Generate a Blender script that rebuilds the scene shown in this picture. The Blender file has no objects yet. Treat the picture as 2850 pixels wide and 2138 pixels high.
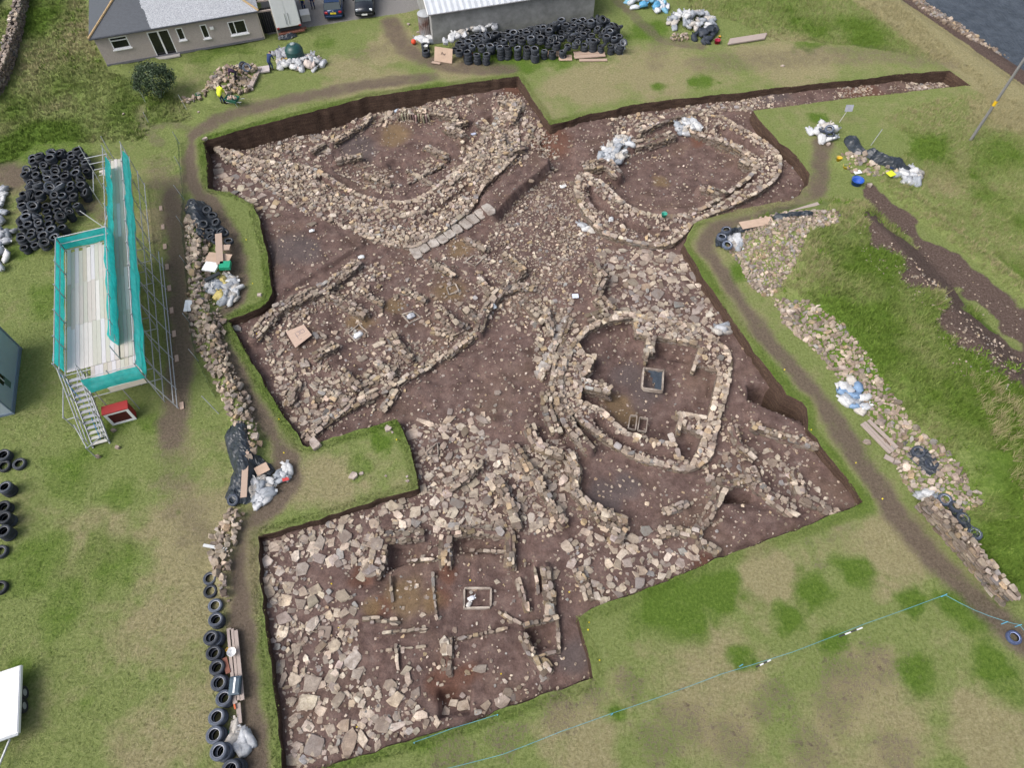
import bpy, math, random
import numpy as np
from mathutils import Vector, Matrix, Euler, geometry

# ------------------------------------------------------------------ camera
CAM_H = 34.0; PITCH = math.radians(56.7); FPX = 1900.0; CX, CY = 1425.0, 1069.0
scene = bpy.context.scene
col = scene.collection
cam_d = bpy.data.cameras.new('camera'); cam_d.sensor_width = 36.0; cam_d.lens = 24.0
cam_d.clip_start = 0.5; cam_d.clip_end = 6000
cam = bpy.data.objects.new('camera', cam_d); col.objects.link(cam)
cam.location = (0, 0, CAM_H); cam.rotation_euler = (math.pi/2 - PITCH, 0, 0)
scene.camera = cam

# ------------------------------------------------------------------ world + sun (bright overcast)
SUN_EL, SUN_AZ = math.radians(50), math.radians(-118)   # azimuth measured from +Y towards +X
world = bpy.data.worlds.new('World'); scene.world = world; world.use_nodes = True
wn = world.node_tree.nodes; wl = world.node_tree.links
bg = wn['Background']
sky = wn.new('ShaderNodeTexSky'); sky.sky_type = 'NISHITA'; sky.sun_disc = False
sky.sun_elevation = SUN_EL; sky.sun_rotation = SUN_AZ
sky.air_density = 1.0; sky.dust_density = 6.0; sky.ozone_density = 1.0
hs = wn.new('ShaderNodeHueSaturation'); hs.inputs['Saturation'].default_value = 0.62
wl.new(sky.outputs[0], hs.inputs['Color']); wl.new(hs.outputs[0], bg.inputs['Color'])
bg.inputs['Strength'].default_value = 0.14
sun_d = bpy.data.lights.new('sun', 'SUN'); sun_d.energy = 1.15; sun_d.angle = math.radians(40)
sun_d.color = (1.0, 0.995, 0.985)
sun = bpy.data.objects.new('sun', sun_d); col.objects.link(sun)
sdir = Vector((math.sin(SUN_AZ)*math.cos(SUN_EL), math.cos(SUN_AZ)*math.cos(SUN_EL), math.sin(SUN_EL)))
sun.rotation_euler = (-sdir).to_track_quat('-Z', 'Y').to_euler()
sun.location = (0, 0, 60)
vs = scene.view_settings
vs.view_transform = 'Standard'; vs.look = 'None'; vs.gamma = 1.0; vs.use_curve_mapping = False
vs.exposure = 0.53
scene.cycles.max_bounces = 5; scene.cycles.diffuse_bounces = 3; scene.cycles.transparent_max_bounces = 8

RNG = np.random.default_rng(11); random.seed(5)

# ------------------------------------------------------------------ pixel (in the 2850x2138 photograph) -> world
def at(px, py, z=0.0):
    x = (px-CX)/FPX; y = (CY-py)/FPX
    d = (x, y*math.sin(PITCH)+math.cos(PITCH), y*math.cos(PITCH)-math.sin(PITCH))
    t = (CAM_H-z)/-d[2]
    return Vector((d[0]*t, d[1]*t, z))
def solve(px, py, zf):
    z = 0.0
    for _ in range(6):
        p = at(px, py, z); z = float(zf(np.array([p.x]), np.array([p.y]))[0])
    return at(px, py, z)
def ag(px, py): return solve(px, py, ground_z)     # a point on the turf
def af(px, py): return solve(px, py, floor_z)      # a point on the trench floor
def xy(pts, z=0.0): return np.array([[*at(a, b, z).xy] for a, b in pts])

# ------------------------------------------------------------------ numpy geometry
def seg_dist(x, y, P, closed=False):
    """distance to polyline"""
    d = np.full(x.shape, 1e9); n = len(P)
    for i in range(n if closed else n-1):
        a = P[i]; b = P[(i+1) % n]; ab = b-a; L = max(ab@ab, 1e-9)
        t = np.clip(((x-a[0])*ab[0]+(y-a[1])*ab[1])/L, 0, 1)
        d = np.minimum(d, np.hypot(x-a[0]-t*ab[0], y-a[1]-t*ab[1]))
    return d
def inside(x, y, P):
    r = np.zeros(x.shape, bool); n = len(P); j = n-1
    for i in range(n):
        xi, yi = P[i]; xj, yj = P[j]
        c = ((yi > y) != (yj > y)) & (x < (xj-xi)*(y-yi)/((yj-yi) if yj != yi else 1e-9)+xi)
        r ^= c; j = i
    return r
def sstep(a, b, v):
    t = np.clip((v-a)/(b-a), 0, 1); return t*t*(3-2*t)
def vnoise(x, y, s, seed=0):
    """cheap smooth value noise, -1..1"""
    r = np.random.default_rng(seed).random((64, 64))*2-1
    u = np.asarray(x)/s+1000.3; v = np.asarray(y)/s+1000.7
    i = np.floor(u).astype(int); j = np.floor(v).astype(int); fu = u-i; fv = v-j
    fu = fu*fu*(3-2*fu); fv = fv*fv*(3-2*fv)
    i0 = i % 64; i1 = (i+1) % 64; j0 = j % 64; j1 = (j+1) % 64
    return (r[i0, j0]*(1-fu)+r[i1, j0]*fu)*(1-fv)+(r[i0, j1]*(1-fu)+r[i1, j1]*fu)*fv
def fbm(x, y, s, seed=0, o=3):
    return sum(vnoise(x, y, s/2**k, seed+k)/2**k for k in range(o))

# ------------------------------------------------------------------ materials
def newmat(name):
    m = bpy.data.materials.new(name); m.use_nodes = True
    nt = m.node_tree; b = nt.nodes['Principled BSDF']
    return m, nt, b
def N(nt, t, **kw):
    n = nt.nodes.new(t)
    for k, v in kw.items(): setattr(n, k, v)
    return n
def noise_node(nt, scale, detail=4, rough=0.6, coord=None):
    n = N(nt, 'ShaderNodeTexNoise'); n.inputs['Scale'].default_value = scale
    n.inputs['Detail'].default_value = detail; n.inputs['Roughness'].default_value = rough
    if coord is None:
        g = N(nt, 'ShaderNodeNewGeometry'); coord = g.outputs['Position']
    nt.links.new(coord, n.inputs['Vector']); return n
def ramp(nt, src, stops):
    r = N(nt, 'ShaderNodeValToRGB'); e = r.color_ramp.elements
    while len(e) < len(stops): e.new(0.5)
    for k, (p, c) in enumerate(stops): e[k].position = p; e[k].color = (*c, 1) if len(c) == 3 else c
    nt.links.new(src, r.inputs[0]); return r
def mixc(nt, fac, a, b, mode='MIX'):
    m = N(nt, 'ShaderNodeMix', data_type='RGBA', blend_type=mode)
    for s, v in ((0, fac), (6, a), (7, b)):
        if isinstance(v, (int, float)): m.inputs[s].default_value = v
        elif isinstance(v, tuple): m.inputs[s].default_value = (*v, 1)
        else: nt.links.new(v, m.inputs[s])
    return m.outputs[2]
def mathn(nt, op, a, b=None, clamp=False):
    m = N(nt, 'ShaderNodeMath', operation=op); m.use_clamp = clamp
    for s, v in ((0, a), (1, b)):
        if v is None: continue
        if isinstance(v, (int, float)): m.inputs[s].default_value = v
        else: nt.links.new(v, m.inputs[s])
    return m.outputs[0]
def attr(nt, name): 
    return N(nt, 'ShaderNodeAttribute', attribute_name=name)
def bump(nt, b, h, strength=0.5, dist=0.05):
    n = N(nt, 'ShaderNodeBump'); n.inputs['Strength'].default_value = strength; n.inputs['Distance'].default_value = dist
    nt.links.new(h, n.inputs['Height']); nt.links.new(n.outputs[0], b.inputs['Normal'])
MATS = {}
def plain(name, c, rough=0.7, var=0.25, scale=6.0, metal=0.0, spec=0.3, bmp=0.0, tint=False, alpha=None, streak=None):
    """one-colour surface with grime and grain; tint=True multiplies by the object's own colour"""
    if name in MATS: return MATS[name]
    m, nt, b = newmat(name)
    n = noise_node(nt, scale, 5, 0.65)
    if streak:
        tc = N(nt, 'ShaderNodeTexCoord'); mp = N(nt, 'ShaderNodeMapping'); mp.inputs['Scale'].default_value = streak
        nt.links.new(tc.outputs['Object'], mp.inputs[0]); nt.links.new(mp.outputs[0], n.inputs['Vector'])
    r = ramp(nt, n.outputs[0], [(0.3, tuple(v*(1-var) for v in c)), (0.7, tuple(min(1, v*(1+var*0.6)) for v in c))])
    out = r.outputs[0]
    if tint:
        oi = N(nt, 'ShaderNodeObjectInfo'); out = mixc(nt, 1.0, out, oi.outputs['Color'], 'MULTIPLY')
    nt.links.new(out, b.inputs['Base Color'])
    b.inputs['Roughness'].default_value = rough; b.inputs['Metallic'].default_value = metal
    b.inputs['Specular IOR Level'].default_value = spec
    if bmp: bump(nt, b, n.outputs[0], bmp, 0.03)
    if alpha is not None: b.inputs['Alpha'].default_value = alpha
    MATS[name] = m; return m

# turf: attributes wear (trodden soil), lush, dry, bare (dark speckle), gravel, soil (dark dug earth)
def turf_material(name, blades=False):
    m, nt, b = newmat(name)
    big = noise_node(nt, 0.16, 4, 0.6).outputs[0]; mid = noise_node(nt, 1.1, 5, 0.65).outputs[0]
    fin = noise_node(nt, 7.0, 5, 0.75).outputs[0]; grit = noise_node(nt, 28.0, 3, 0.7).outputs[0]
    A = {k: attr(nt, k).outputs['Fac'] for k in ('wear', 'lush', 'dry', 'bare', 'gravel', 'soil')}
    green = ramp(nt, fin, [(0.25, (0.100, 0.134, 0.040)), (0.5, (0.192, 0.236, 0.078)), (0.75, (0.296, 0.326, 0.136))]).outputs[0]
    straw = ramp(nt, fin, [(0.25, (0.175, 0.155, 0.080)), (0.5, (0.290, 0.264, 0.142)), (0.75, (0.405, 0.368, 0.222))]).outputs[0]
    lushc = ramp(nt, fin, [(0.25, (0.048, 0.092, 0.014)), (0.55, (0.112, 0.182, 0.030)), (0.8, (0.215, 0.280, 0.062))]).outputs[0]
    soil = ramp(nt, fin, [(0.3, (0.092, 0.068, 0.053)), (0.7, (0.190, 0.148, 0.120))]).outputs[0]
    dark = ramp(nt, fin, [(0.3, (0.066, 0.045, 0.038)), (0.5, (0.118, 0.084, 0.071)), (0.68, (0.190, 0.145, 0.124))]).outputs[0]
    grav = ramp(nt, grit, [(0.3, (0.16, 0.155, 0.15)), (0.7, (0.30, 0.29, 0.28))]).outputs[0]
    # dry factor: attribute pushed around by noise
    v = mathn(nt, 'ADD', mathn(nt, 'MULTIPLY', big, 0.75), mathn(nt, 'MULTIPLY', mid, 0.75))
    v = mathn(nt, 'ADD', v, mathn(nt, 'SUBTRACT', mathn(nt, 'MULTIPLY', A['dry'], 0.85), 0.92))
    v = mathn(nt, 'MULTIPLY', v, 3.0, True)
    c = mixc(nt, v, green, straw)
    lf = mathn(nt, 'ADD', A['lush'], mathn(nt, 'MULTIPLY', mathn(nt, 'SUBTRACT', mid, 0.5), 0.9))
    lf = mathn(nt, 'MULTIPLY', mathn(nt, 'SUBTRACT', lf, 0.25), 1.9, True)
    c = mixc(nt, lf, c, lushc)
    bf = mathn(nt, 'ADD', A['bare'], mathn(nt, 'MULTIPLY', mathn(nt, 'SUBTRACT', fin, 0.5), 2.6))
    bf = mathn(nt, 'MULTIPLY', mathn(nt, 'SUBTRACT', bf, 0.55), 2.2, True)
    spot = ramp(nt, noise_node(nt, 2.6, 3, .6).outputs[0], [(.57, (0, 0, 0)), (.66, (1, 1, 1))]).outputs[0]
    bf = mathn(nt, 'MAXIMUM', mathn(nt, 'MULTIPLY', bf, 0.85), mathn(nt, 'MULTIPLY', spot, mathn(nt, 'ADD', A['bare'], mathn(nt, 'MULTIPLY', A['dry'], .22))), True)
    c = mixc(nt, bf, c, soil)
    wf = mathn(nt, 'ADD', A['wear'], mathn(nt, 'MULTIPLY', mathn(nt, 'SUBTRACT', mid, 0.5), 0.8))
    wf = mathn(nt, 'ADD', wf, mathn(nt, 'MULTIPLY', mathn(nt, 'SUBTRACT', fin, 0.5), 0.6))
    wf = mathn(nt, 'MULTIPLY', mathn(nt, 'SUBTRACT', wf, 0.20), 1.7, True)
    c = mixc(nt, mathn(nt, 'MULTIPLY', wf, 0.92), c, soil)
    sf = mathn(nt, 'ADD', A['soil'], mathn(nt, 'MULTIPLY', mathn(nt, 'SUBTRACT', fin, 0.5), 0.9))
    sf = mathn(nt, 'MULTIPLY', mathn(nt, 'SUBTRACT', sf, 0.35), 3.0, True)
    c = mixc(nt, sf, c, dark)
    gf = mathn(nt, 'MULTIPLY', mathn(nt, 'SUBTRACT', mathn(nt, 'ADD', A['gravel'], mathn(nt, 'MULTIPLY', mathn(nt, 'SUBTRACT', fin, 0.5), 0.5)), 0.4), 4.0, True)
    c = mixc(nt, gf, c, grav)
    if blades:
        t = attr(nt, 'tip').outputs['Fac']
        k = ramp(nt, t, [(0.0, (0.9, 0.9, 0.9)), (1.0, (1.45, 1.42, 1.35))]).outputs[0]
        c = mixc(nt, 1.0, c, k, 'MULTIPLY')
    nt.links.new(c, b.inputs['Base Color'])
    b.inputs['Roughness'].default_value = 0.95; b.inputs['Specular IOR Level'].default_value = 0.1
    if blades:                                   # a sward is lit as a whole: lean the thin blades' normals upwards
        g = N(nt, 'ShaderNodeNewGeometry'); vm = N(nt, 'ShaderNodeVectorMath', operation='MULTIPLY_ADD'); vm.inputs[1].default_value = (.45, .45, .45); vm.inputs[2].default_value = (0, 0, .8)
        nt.links.new(g.outputs['Normal'], vm.inputs[0]); nn = N(nt, 'ShaderNodeVectorMath', operation='NORMALIZE'); nt.links.new(vm.outputs[0], nn.inputs[0]); nt.links.new(nn.outputs[0], b.inputs['Normal'])
    if not blades:
        h = mathn(nt, 'ADD', fin, mathn(nt, 'MULTIPLY', grit, 0.6)); bump(nt, b, h, 0.9, 0.09)
    return m
TURF = turf_material('turf'); BLADES = turf_material('grass_blades', True)

def earth_material():
    m, nt, b = newmat('trench_earth')
    big = noise_node(nt, 0.32, 4, 0.55).outputs[0]; mid = noise_node(nt, 1.7, 5, 0.65).outputs[0]
    fin = noise_node(nt, 9.0, 6, 0.75).outputs[0]; grit = noise_node(nt, 34.0, 3, 0.7).outputs[0]
    c = ramp(nt, mid, [(0.28, (0.080, 0.051, 0.045)), (0.5, (0.128, 0.086, 0.076)), (0.74, (0.176, 0.128, 0.113))]).outputs[0]
    rf = ramp(nt, big, [(0.52, (0, 0, 0)), (0.68, (1, 1, 1))]).outputs[0]
    c = mixc(nt, mathn(nt, 'MULTIPLY', rf, 0.45), c, (0.128, 0.088, 0.062))
    damp = ramp(nt, noise_node(nt, .7, 5, .65).outputs[0], [(.32, (.66, .64, .64)), (.5, (1, 1, 1)), (.7, (1.22, 1.2, 1.17))]).outputs[0]
    c = mixc(nt, 1.0, c, damp, 'MULTIPLY')
    red = attr(nt, 'red').outputs['Fac']; och = attr(nt, 'ochre').outputs['Fac']; gre = attr(nt, 'grey').outputs['Fac']
    c = mixc(nt, mathn(nt, 'MULTIPLY', mathn(nt, 'ADD', red, mathn(nt, 'MULTIPLY', red, mathn(nt, 'SUBTRACT', mid, 0.5))), 0.75, True), c, (0.118, 0.056, 0.038))
    c = mixc(nt, mathn(nt, 'MULTIPLY', och, 0.7, True), c, (0.175, 0.122, 0.064))
    c = mixc(nt, mathn(nt, 'MULTIPLY', gre, 0.7, True), c, (0.095, 0.080, 0.080))
    k = ramp(nt, fin, [(0.25, (0.62, 0.62, 0.62)), (0.5, (1, 1, 1)), (0.78, (1.35, 1.33, 1.3))]).outputs[0]
    c = mixc(nt, 1.0, c, k, 'MULTIPLY')
    k2 = ramp(nt, grit, [(0.62, (1, 1, 1)), (0.72, (1.9, 1.85, 1.75))]).outputs[0]
    c = mixc(nt, 0.6, c, k2, 'MULTIPLY')
    nt.links.new(c, b.inputs['Base Color'])
    b.inputs['Roughness'].default_value = 0.93; b.inputs['Specular IOR Level'].default_value = 0.15
    bump(nt, b, mathn(nt, 'ADD', fin, mathn(nt, 'MULTIPLY', grit, 0.5)), 0.8, 0.06)
    return m
EARTH = earth_material()

def section_material():
    m, nt, b = newmat('cut_earth')
    g = N(nt, 'ShaderNodeNewGeometry'); mp = N(nt, 'ShaderNodeMapping'); mp.inputs['Scale'].default_value = (0.6, 0.6, 5.0)
    nt.links.new(g.outputs['Position'], mp.inputs[0])
    n = noise_node(nt, 1.6, 5, 0.7, mp.outputs[0]).outputs[0]; f = noise_node(nt, 11, 5, 0.75).outputs[0]
    c = ramp(nt, n, [(0.3, (0.052, 0.034, 0.026)), (0.55, (0.088, 0.058, 0.044)), (0.8, (0.135, 0.092, 0.066))]).outputs[0]
    k = ramp(nt, f, [(0.3, (0.6, 0.6, 0.6)), (0.55, (1, 1, 1)), (0.72, (1.5, 1.45, 1.4))]).outputs[0]
    c = mixc(nt, 1.0, c, k, 'MULTIPLY')
    nt.links.new(c, b.inputs['Base Color']); b.inputs['Roughness'].default_value = 0.95
    b.inputs['Specular IOR Level'].default_value = 0.1
    bump(nt, b, f, 0.9, 0.08); return m
SECTION = section_material()

def stone_material():
    m, nt, b = newmat('sandstone')
    oi = N(nt, 'ShaderNodeObjectInfo'); a = attr(nt, 'col')
    c = mixc(nt, 1.0, oi.outputs['Color'], a.outputs['Color'], 'ADD')
    mid = noise_node(nt, 3.5, 5, 0.7).outputs[0]; fin = noise_node(nt, 17.0, 5, 0.75).outputs[0]
    k = ramp(nt, mid, [(0.28, (0.70, 0.66, 0.60)), (0.5, (1, 1, 1)), (0.75, (1.14, 1.12, 1.08))]).outputs[0]
    c = mixc(nt, 1.0, c, k, 'MULTIPLY')
    k = ramp(nt, fin, [(0.28, (0.66, 0.63, 0.58)), (0.5, (1, 1, 1)), (0.75, (1.18, 1.17, 1.15))]).outputs[0]
    c = mixc(nt, 1.0, c, k, 'MULTIPLY')
    dirt = noise_node(nt, 1.4, 6, .7).outputs[0]; df = ramp(nt, dirt, [(.41, (0, 0, 0)), (.64, (.8, .8, .8))]).outputs[0]
    c = mixc(nt, df, c, (0.165, 0.128, 0.108))
    nt.links.new(c, b.inputs['Base Color']); b.inputs['Roughness'].default_value = 0.88
    b.inputs['Specular IOR Level'].default_value = 0.25
    bump(nt, b, fin, 0.6, 0.03); return m
STONE = stone_material()

# ------------------------------------------------------------------ object helpers
def tag(o, label=None, cat=None, group=None, kind=None):
    if label: o['label'] = label
    if cat: o['category'] = cat
    if group: o['group'] = group
    if kind: o['kind'] = kind
    return o
def empty(name, loc=(0, 0, 0), rz=0.0, label=None, cat=None, group=None):
    o = bpy.data.objects.new(name, None); col.objects.link(o); o.empty_display_size = 0.2
    o.location = loc; o.rotation_euler = (0, 0, rz); return tag(o, label, cat, group)
def fast_mesh(name, V, faces_idx, sizes, attrs=None, smooth=False):
    """V (n,3); faces_idx flat int array; sizes per-face loop counts"""
    me = bpy.data.meshes.new(name); V = np.asarray(V, np.float32)
    me.vertices.add(len(V)); me.vertices.foreach_set('co', V.ravel())
    faces_idx = np.asarray(faces_idx, np.int32).ravel(); sizes = np.asarray(sizes, np.int32)
    me.loops.add(len(faces_idx)); me.loops.foreach_set('vertex_index', faces_idx)
    me.polygons.add(len(sizes)); st = np.zeros(len(sizes), np.int32); st[1:] = np.cumsum(sizes)[:-1]
    me.polygons.foreach_set('loop_start', st)
    if smooth: me.polygons.foreach_set('use_smooth', np.ones(len(sizes), bool))
    else: me.polygons.foreach_set('use_smooth', np.zeros(len(sizes), bool))
    for k, v in (attrs or {}).items():
        v = np.asarray(v, np.float32)
        if v.ndim == 1:
            a = me.attributes.new(k, 'FLOAT', 'POINT'); a.data.foreach_set('value', v)
        else:
            a = me.attributes.new(k, 'FLOAT_COLOR', 'POINT')
            a.data.foreach_set('color', np.c_[v, np.ones(len(v))].astype(np.float32).ravel())
    me.update(calc_edges=True); return me
class MB:
    """collects shapes into one mesh"""
    def __init__(s): s.v = []; s.f = []; s.M = Matrix.Identity(4)
    def add(s, V, F, M=None):
        o = len(s.v); M = s.M @ M if M is not None else s.M
        s.v += [tuple(M @ Vector(p)) for p in V]; s.f += [tuple(i+o for i in f) for f in F]; return s
    def box(s, c, d, rz=0.0, rx=0.0, ry=0.0, ch=0.0):
        x, y, z = (k/2 for k in d)
        M = Matrix.Translation(c) @ Euler((rx, ry, rz)).to_matrix().to_4x4()
        if ch:
            V = []; 
            for zz, q in ((-z, ch), (-z+ch, 0), (z-ch, 0), (z, ch)):
                V += [(-x+q, -y+q, zz), (x-q, -y+q, zz), (x-q, y-q, zz), (-x+q, y-q, zz)]
            F = [(3, 2, 1, 0), (12, 13, 14, 15)]
            for r in range(3):
                for k in range(4): F.append((r*4+k, r*4+(k+1) % 4, r*4+4+(k+1) % 4, r*4+4+k))
            return s.add(V, F, M)
        V = [(a, b, c2) for c2 in (-z, z) for a, b in ((-x, -y), (x, -y), (x, y), (-x, y))]
        return s.add(V, [(3, 2, 1, 0), (4, 5, 6, 7), (0, 1, 5, 4), (1, 2, 6, 5), (2, 3, 7, 6), (3, 0, 4, 7)], M)
    def tube(s, p, q, r, n=8, r2=None):
        p, q = Vector(p), Vector(q); d = (q-p); r2 = r if r2 is None else r2
        R = d.to_track_quat('Z', 'Y').to_matrix().to_4x4(); L = d.length
        V = []
        for z, rr in ((0, r), (L, r2)): V += [(rr*math.cos(2*math.pi*k/n), rr*math.sin(2*math.pi*k/n), z) for k in range(n)]
        F = [(k, (k+1) % n, n+(k+1) % n, n+k) for k in range(n)]+[tuple(range(n-1, -1, -1)), tuple(range(n, 2*n))]
        return s.add(V, F, Matrix.Translation(p) @ R)
    def path(s, pts, r, n=6):
        for a, b in zip(pts, pts[1:]): s.tube(a, b, r, n)
        return s
    def prism(s, prof, y0, y1):
        """profile of (x,z) extruded along y"""
        n = len(prof); V = [(x, y0, z) for x, z in prof]+[(x, y1, z) for x, z in prof]
        F = [tuple(range(n)), tuple(range(2*n-1, n-1, -1))]+[(k, n+k, n+(k+1) % n, (k+1) % n) for k in range(n)]
        return s.add(V, F)
    def lathe(s, prof, n=24, M=None, closed=False):
        V = []; F = []; m = len(prof)
        for k in range(n):
            a = 2*math.pi*k/n; V += [(r*math.cos(a), r*math.sin(a), z) for r, z in prof]
        for k in range(n):
            for i in range(m if closed else m-1):
                j = (i+1) % m; k2 = (k+1) % n; F.append((k*m+i, k2*m+i, k2*m+j, k*m+j))
        return s.add(V, F, M)
    def mesh(s, name, mat, smooth=False):
        me = bpy.data.meshes.new(name); me.from_pydata(s.v, [], s.f)
        if smooth: me.polygons.foreach_set('use_smooth', [True]*len(me.polygons))
        me.materials.append(mat); me.update(); return me
    def obj(s, name, mat, parent=None, smooth=False, loc=None):
        return link(name, s.mesh(name, mat, smooth), parent, loc)
def link(name, me, parent=None, loc=None, color=None):
    o = bpy.data.objects.new(name, me); col.objects.link(o)
    if parent: o.parent = parent
    if loc is not None: o.location = loc
    if color is not None: o.color = (*color, 1)
    return o
def copy_tree(o, parent=None):
    c = o.copy(); col.objects.link(c); c.parent = parent
    for ch in o.children: copy_tree(ch, c)
    return c
# ================================================================== terrain
class Lut:
    """bilinear lookup of a height function"""
    def __init__(s, f, lo, hi, st):
        s.lo = lo; s.st = st; s.nx = int((hi[0]-lo[0])/st)+2; s.ny = int((hi[1]-lo[1])/st)+2
        gx, gy = np.meshgrid(lo[0]+np.arange(s.nx)*st, lo[1]+np.arange(s.ny)*st, indexing='ij'); s.z = f(gx, gy)
    def __call__(s, x, y):
        u = np.clip((np.asarray(x, float)-s.lo[0])/s.st, 0, s.nx-1.001); v = np.clip((np.asarray(y, float)-s.lo[1])/s.st, 0, s.ny-1.001)
        i = u.astype(int); j = v.astype(int); a = u-i; b = v-j; z = s.z
        return (z[i, j]*(1-a)+z[i+1, j]*a)*(1-b)+(z[i, j+1]*(1-a)+z[i+1, j+1]*a)*b
TRENCH_PX = [(568,392),(700,352),(860,312),(1025,268),(1241,238),(1443,212),(1530,347),(1640,318),(1760,292),(1900,273),(2050,257),(2300,229),(2500,207),(2641,195),
  (2701,236),(2560,252),(2412,268),(2267,286),(2097,308),(2130,352),(2169,394),(2198,412),(2256,485),(2248,515),(2227,542),(2195,557),(2060,582),(1935,620),(1903,682),
  (1978,800),(2051,909),(2122,1005),(2191,1098),(2235,1118),(2250,1140),(2249,1192),(2274,1224),(2340,1312),(2401,1398),(2314,1438),(2263,1459),(2150,1500),(2000,1556),(1957,1574),(1820,1630),(1675,1690),(1604,1716),
  (1630,1800),(1657,1887),(1555,1925),(1423,1968),(1300,2012),(1152,2059),(917,2131),(795,2168),(787,2138),(772,1972),(736,1719),(722,1600),(718,1495),
  (900,1440),(1060,1388),(1167,1358),(1143,1250),(1105,1166),(960,1212),(855,1246),(841,1240),(760,1110),(700,1010),(636,889),(723,858),(748,835),(755,815),(752,785),(745,717),(720,619),(705,567),(640,535),(580,525),(576,460)]
TRENCH = xy(TRENCH_PX)
MOUND = xy([(2030,660),(2120,590),(2270,560),(2410,560),(2560,700),(2700,850),(2850,1010),(3000,1150),(3000,1600),(2830,1660),(2760,1600),(2560,1390),(2500,1280),(2420,1170),(2350,1070),(2220,890),(2110,770)])
BANK = xy([(2440,500),(2520,510),(2640,620),(2850,790),(2990,900),(2960,960),(2800,800),(2640,670),(2500,570)])
SHORE = np.array([[*at(2440,-10).xy], [*at(2640,140).xy], [*at(2860,290).xy]])
SH_D = (SHORE[2]-SHORE[0]); SH_D /= np.linalg.norm(SH_D); SH_N = np.array([-SH_D[1], SH_D[0]])
if SH_N[0] < 0: SH_N = -SH_N
RIDGES = [(xy([(548,590),(552,680),(548,760),(560,850),(590,930),(612,1000),(650,1090),(680,1170),(700,1240),(690,1310)]), .75, .5), (xy([(660,1440),(640,1500),(620,1570),(625,1640)]), .6, .3), (xy([(600,265),(660,215),(700,205)]), 1.2, .5), (xy([(2355,455),(2420,450),(2480,470)]), 1.0, .55)]
def ground_z_exact(x, y):
    x = np.asarray(x, float); y = np.asarray(y, float)
    d = seg_dist(x, y, MOUND, True); ins = inside(x, y, MOUND)
    z = np.where(ins, np.minimum(d*0.55, 1.5+0.35*fbm(x, y, 4.0, 3))*1.0, 0.0)
    d2 = seg_dist(x, y, BANK, True); z = z+np.where(inside(x, y, BANK), np.minimum(d2*0.5, 0.7), 0)
    s = (x-SHORE[0][0])*SH_N[0]+(y-SHORE[0][1])*SH_N[1]       # distance past the bank top towards the water
    z = z-1.3*sstep(1.0, 4.6, s)-1.2*sstep(4.6, 9, s)-2.5*sstep(9, 30, s)
    for P, w, h in RIDGES: z = z+h*(1-sstep(0.15, w, seg_dist(x, y, P)))
    t = sstep(0, 2.5, seg_dist(x, y, TRENCH, True))
    rough = sstep(0, 8, -x-18)*sstep(44, 50, y)
    return z+t*(0.05*fbm(x, y, 6.0, 8)+0.16*rough*fbm(x, y, 1.6, 5))

ground_z = Lut(ground_z_exact, (-64.0, -12.0), (64.0, 84.0), 0.2)

# depth of the excavation, sampled here and there (photograph px, metres)
DEPTH = [(620,450,.95),(700,400,1.5),(900,360,1.6),(1100,310,1.25),(1300,250,.85),(1420,240,.75),(1500,330,.6),(1460,400,.7),(650,500,.7),(720,600,.55),(740,800,.5),
  (850,430,1.3),(1000,420,1.35),(1150,420,1.3),(1300,430,1.1),(1000,620,.8),(1250,650,.85),(1500,480,1.1),(1560,400,.7),(1600,600,.95),(1650,330,.6),(1800,320,.65),(2000,290,.55),
  (2200,260,.45),(2400,245,.5),(2650,215,.85),(2150,420,.85),(2220,500,.75),(1850,450,.95),(2000,480,.95),(1750,520,.95),(1850,640,.75),(1950,600,.55),(1930,700,.6),(1700,750,.75),
  (900,700,.7),(700,900,.45),(800,950,.5),(1000,900,.75),(1200,850,.75),(1400,750,.8),(780,1100,.4),(900,1200,.35),(1100,1130,.5),(1300,1050,.7),(1450,1000,.75),(1550,850,.8),
  (1600,1000,.8),(1800,1050,1.15),(1850,1120,1.15),(1720,1150,1.05),(2000,950,.6),(2080,1050,.6),(2180,1130,.7),(2250,1230,.6),(2380,1390,.45),(2200,1330,.6),(2050,1250,.7),
  (1750,1370,.75),(1900,1400,.7),(2050,1450,.5),(2200,1450,.4),(1950,1540,.35),(1700,1650,.35),(1600,1550,.5),(1500,1400,.6),(1350,1300,.55),(1180,1300,.45),(1050,1420,.4),
  (800,1500,.4),(750,1700,.4),(780,1950,.42),(820,2120,.4),(950,1700,.4),(1150,1580,.5),(1330,1560,.6),(1350,1700,.55),(1100,1850,.42),(1300,1850,.48),(1500,1680,.5),(1600,1800,.42),(1620,1880,.4),(1200,2030,.35),(1000,2090,.35)]
DEPTH = [(a, b, d*1.15+.03) for a, b, d in DEPTH]
DEP = np.array([[*at(a, b, -d).xy, d] for a, b, d in DEPTH])
def base_z_exact(x, y):
    x = np.asarray(x, float); y = np.asarray(y, float)
    num = np.zeros(x.shape); den = np.zeros(x.shape)
    for a, b, d in DEP:
        w = 1/((x-a)**2+(y-b)**2+0.8)**1.6; num += w*d; den += w
    return -num/den
T_LO = TRENCH.min(0)-1.5; T_HI = TRENCH.max(0)+1.5
base_z = Lut(base_z_exact, T_LO, T_HI, 0.4)
def a_base(px, py, h=0.0):
    z = -0.6
    for _ in range(5):
        p = at(px, py, z+h); z = float(base_z(np.array([p.x]), np.array([p.y]))[0])
    return at(px, py, z+h)
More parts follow.
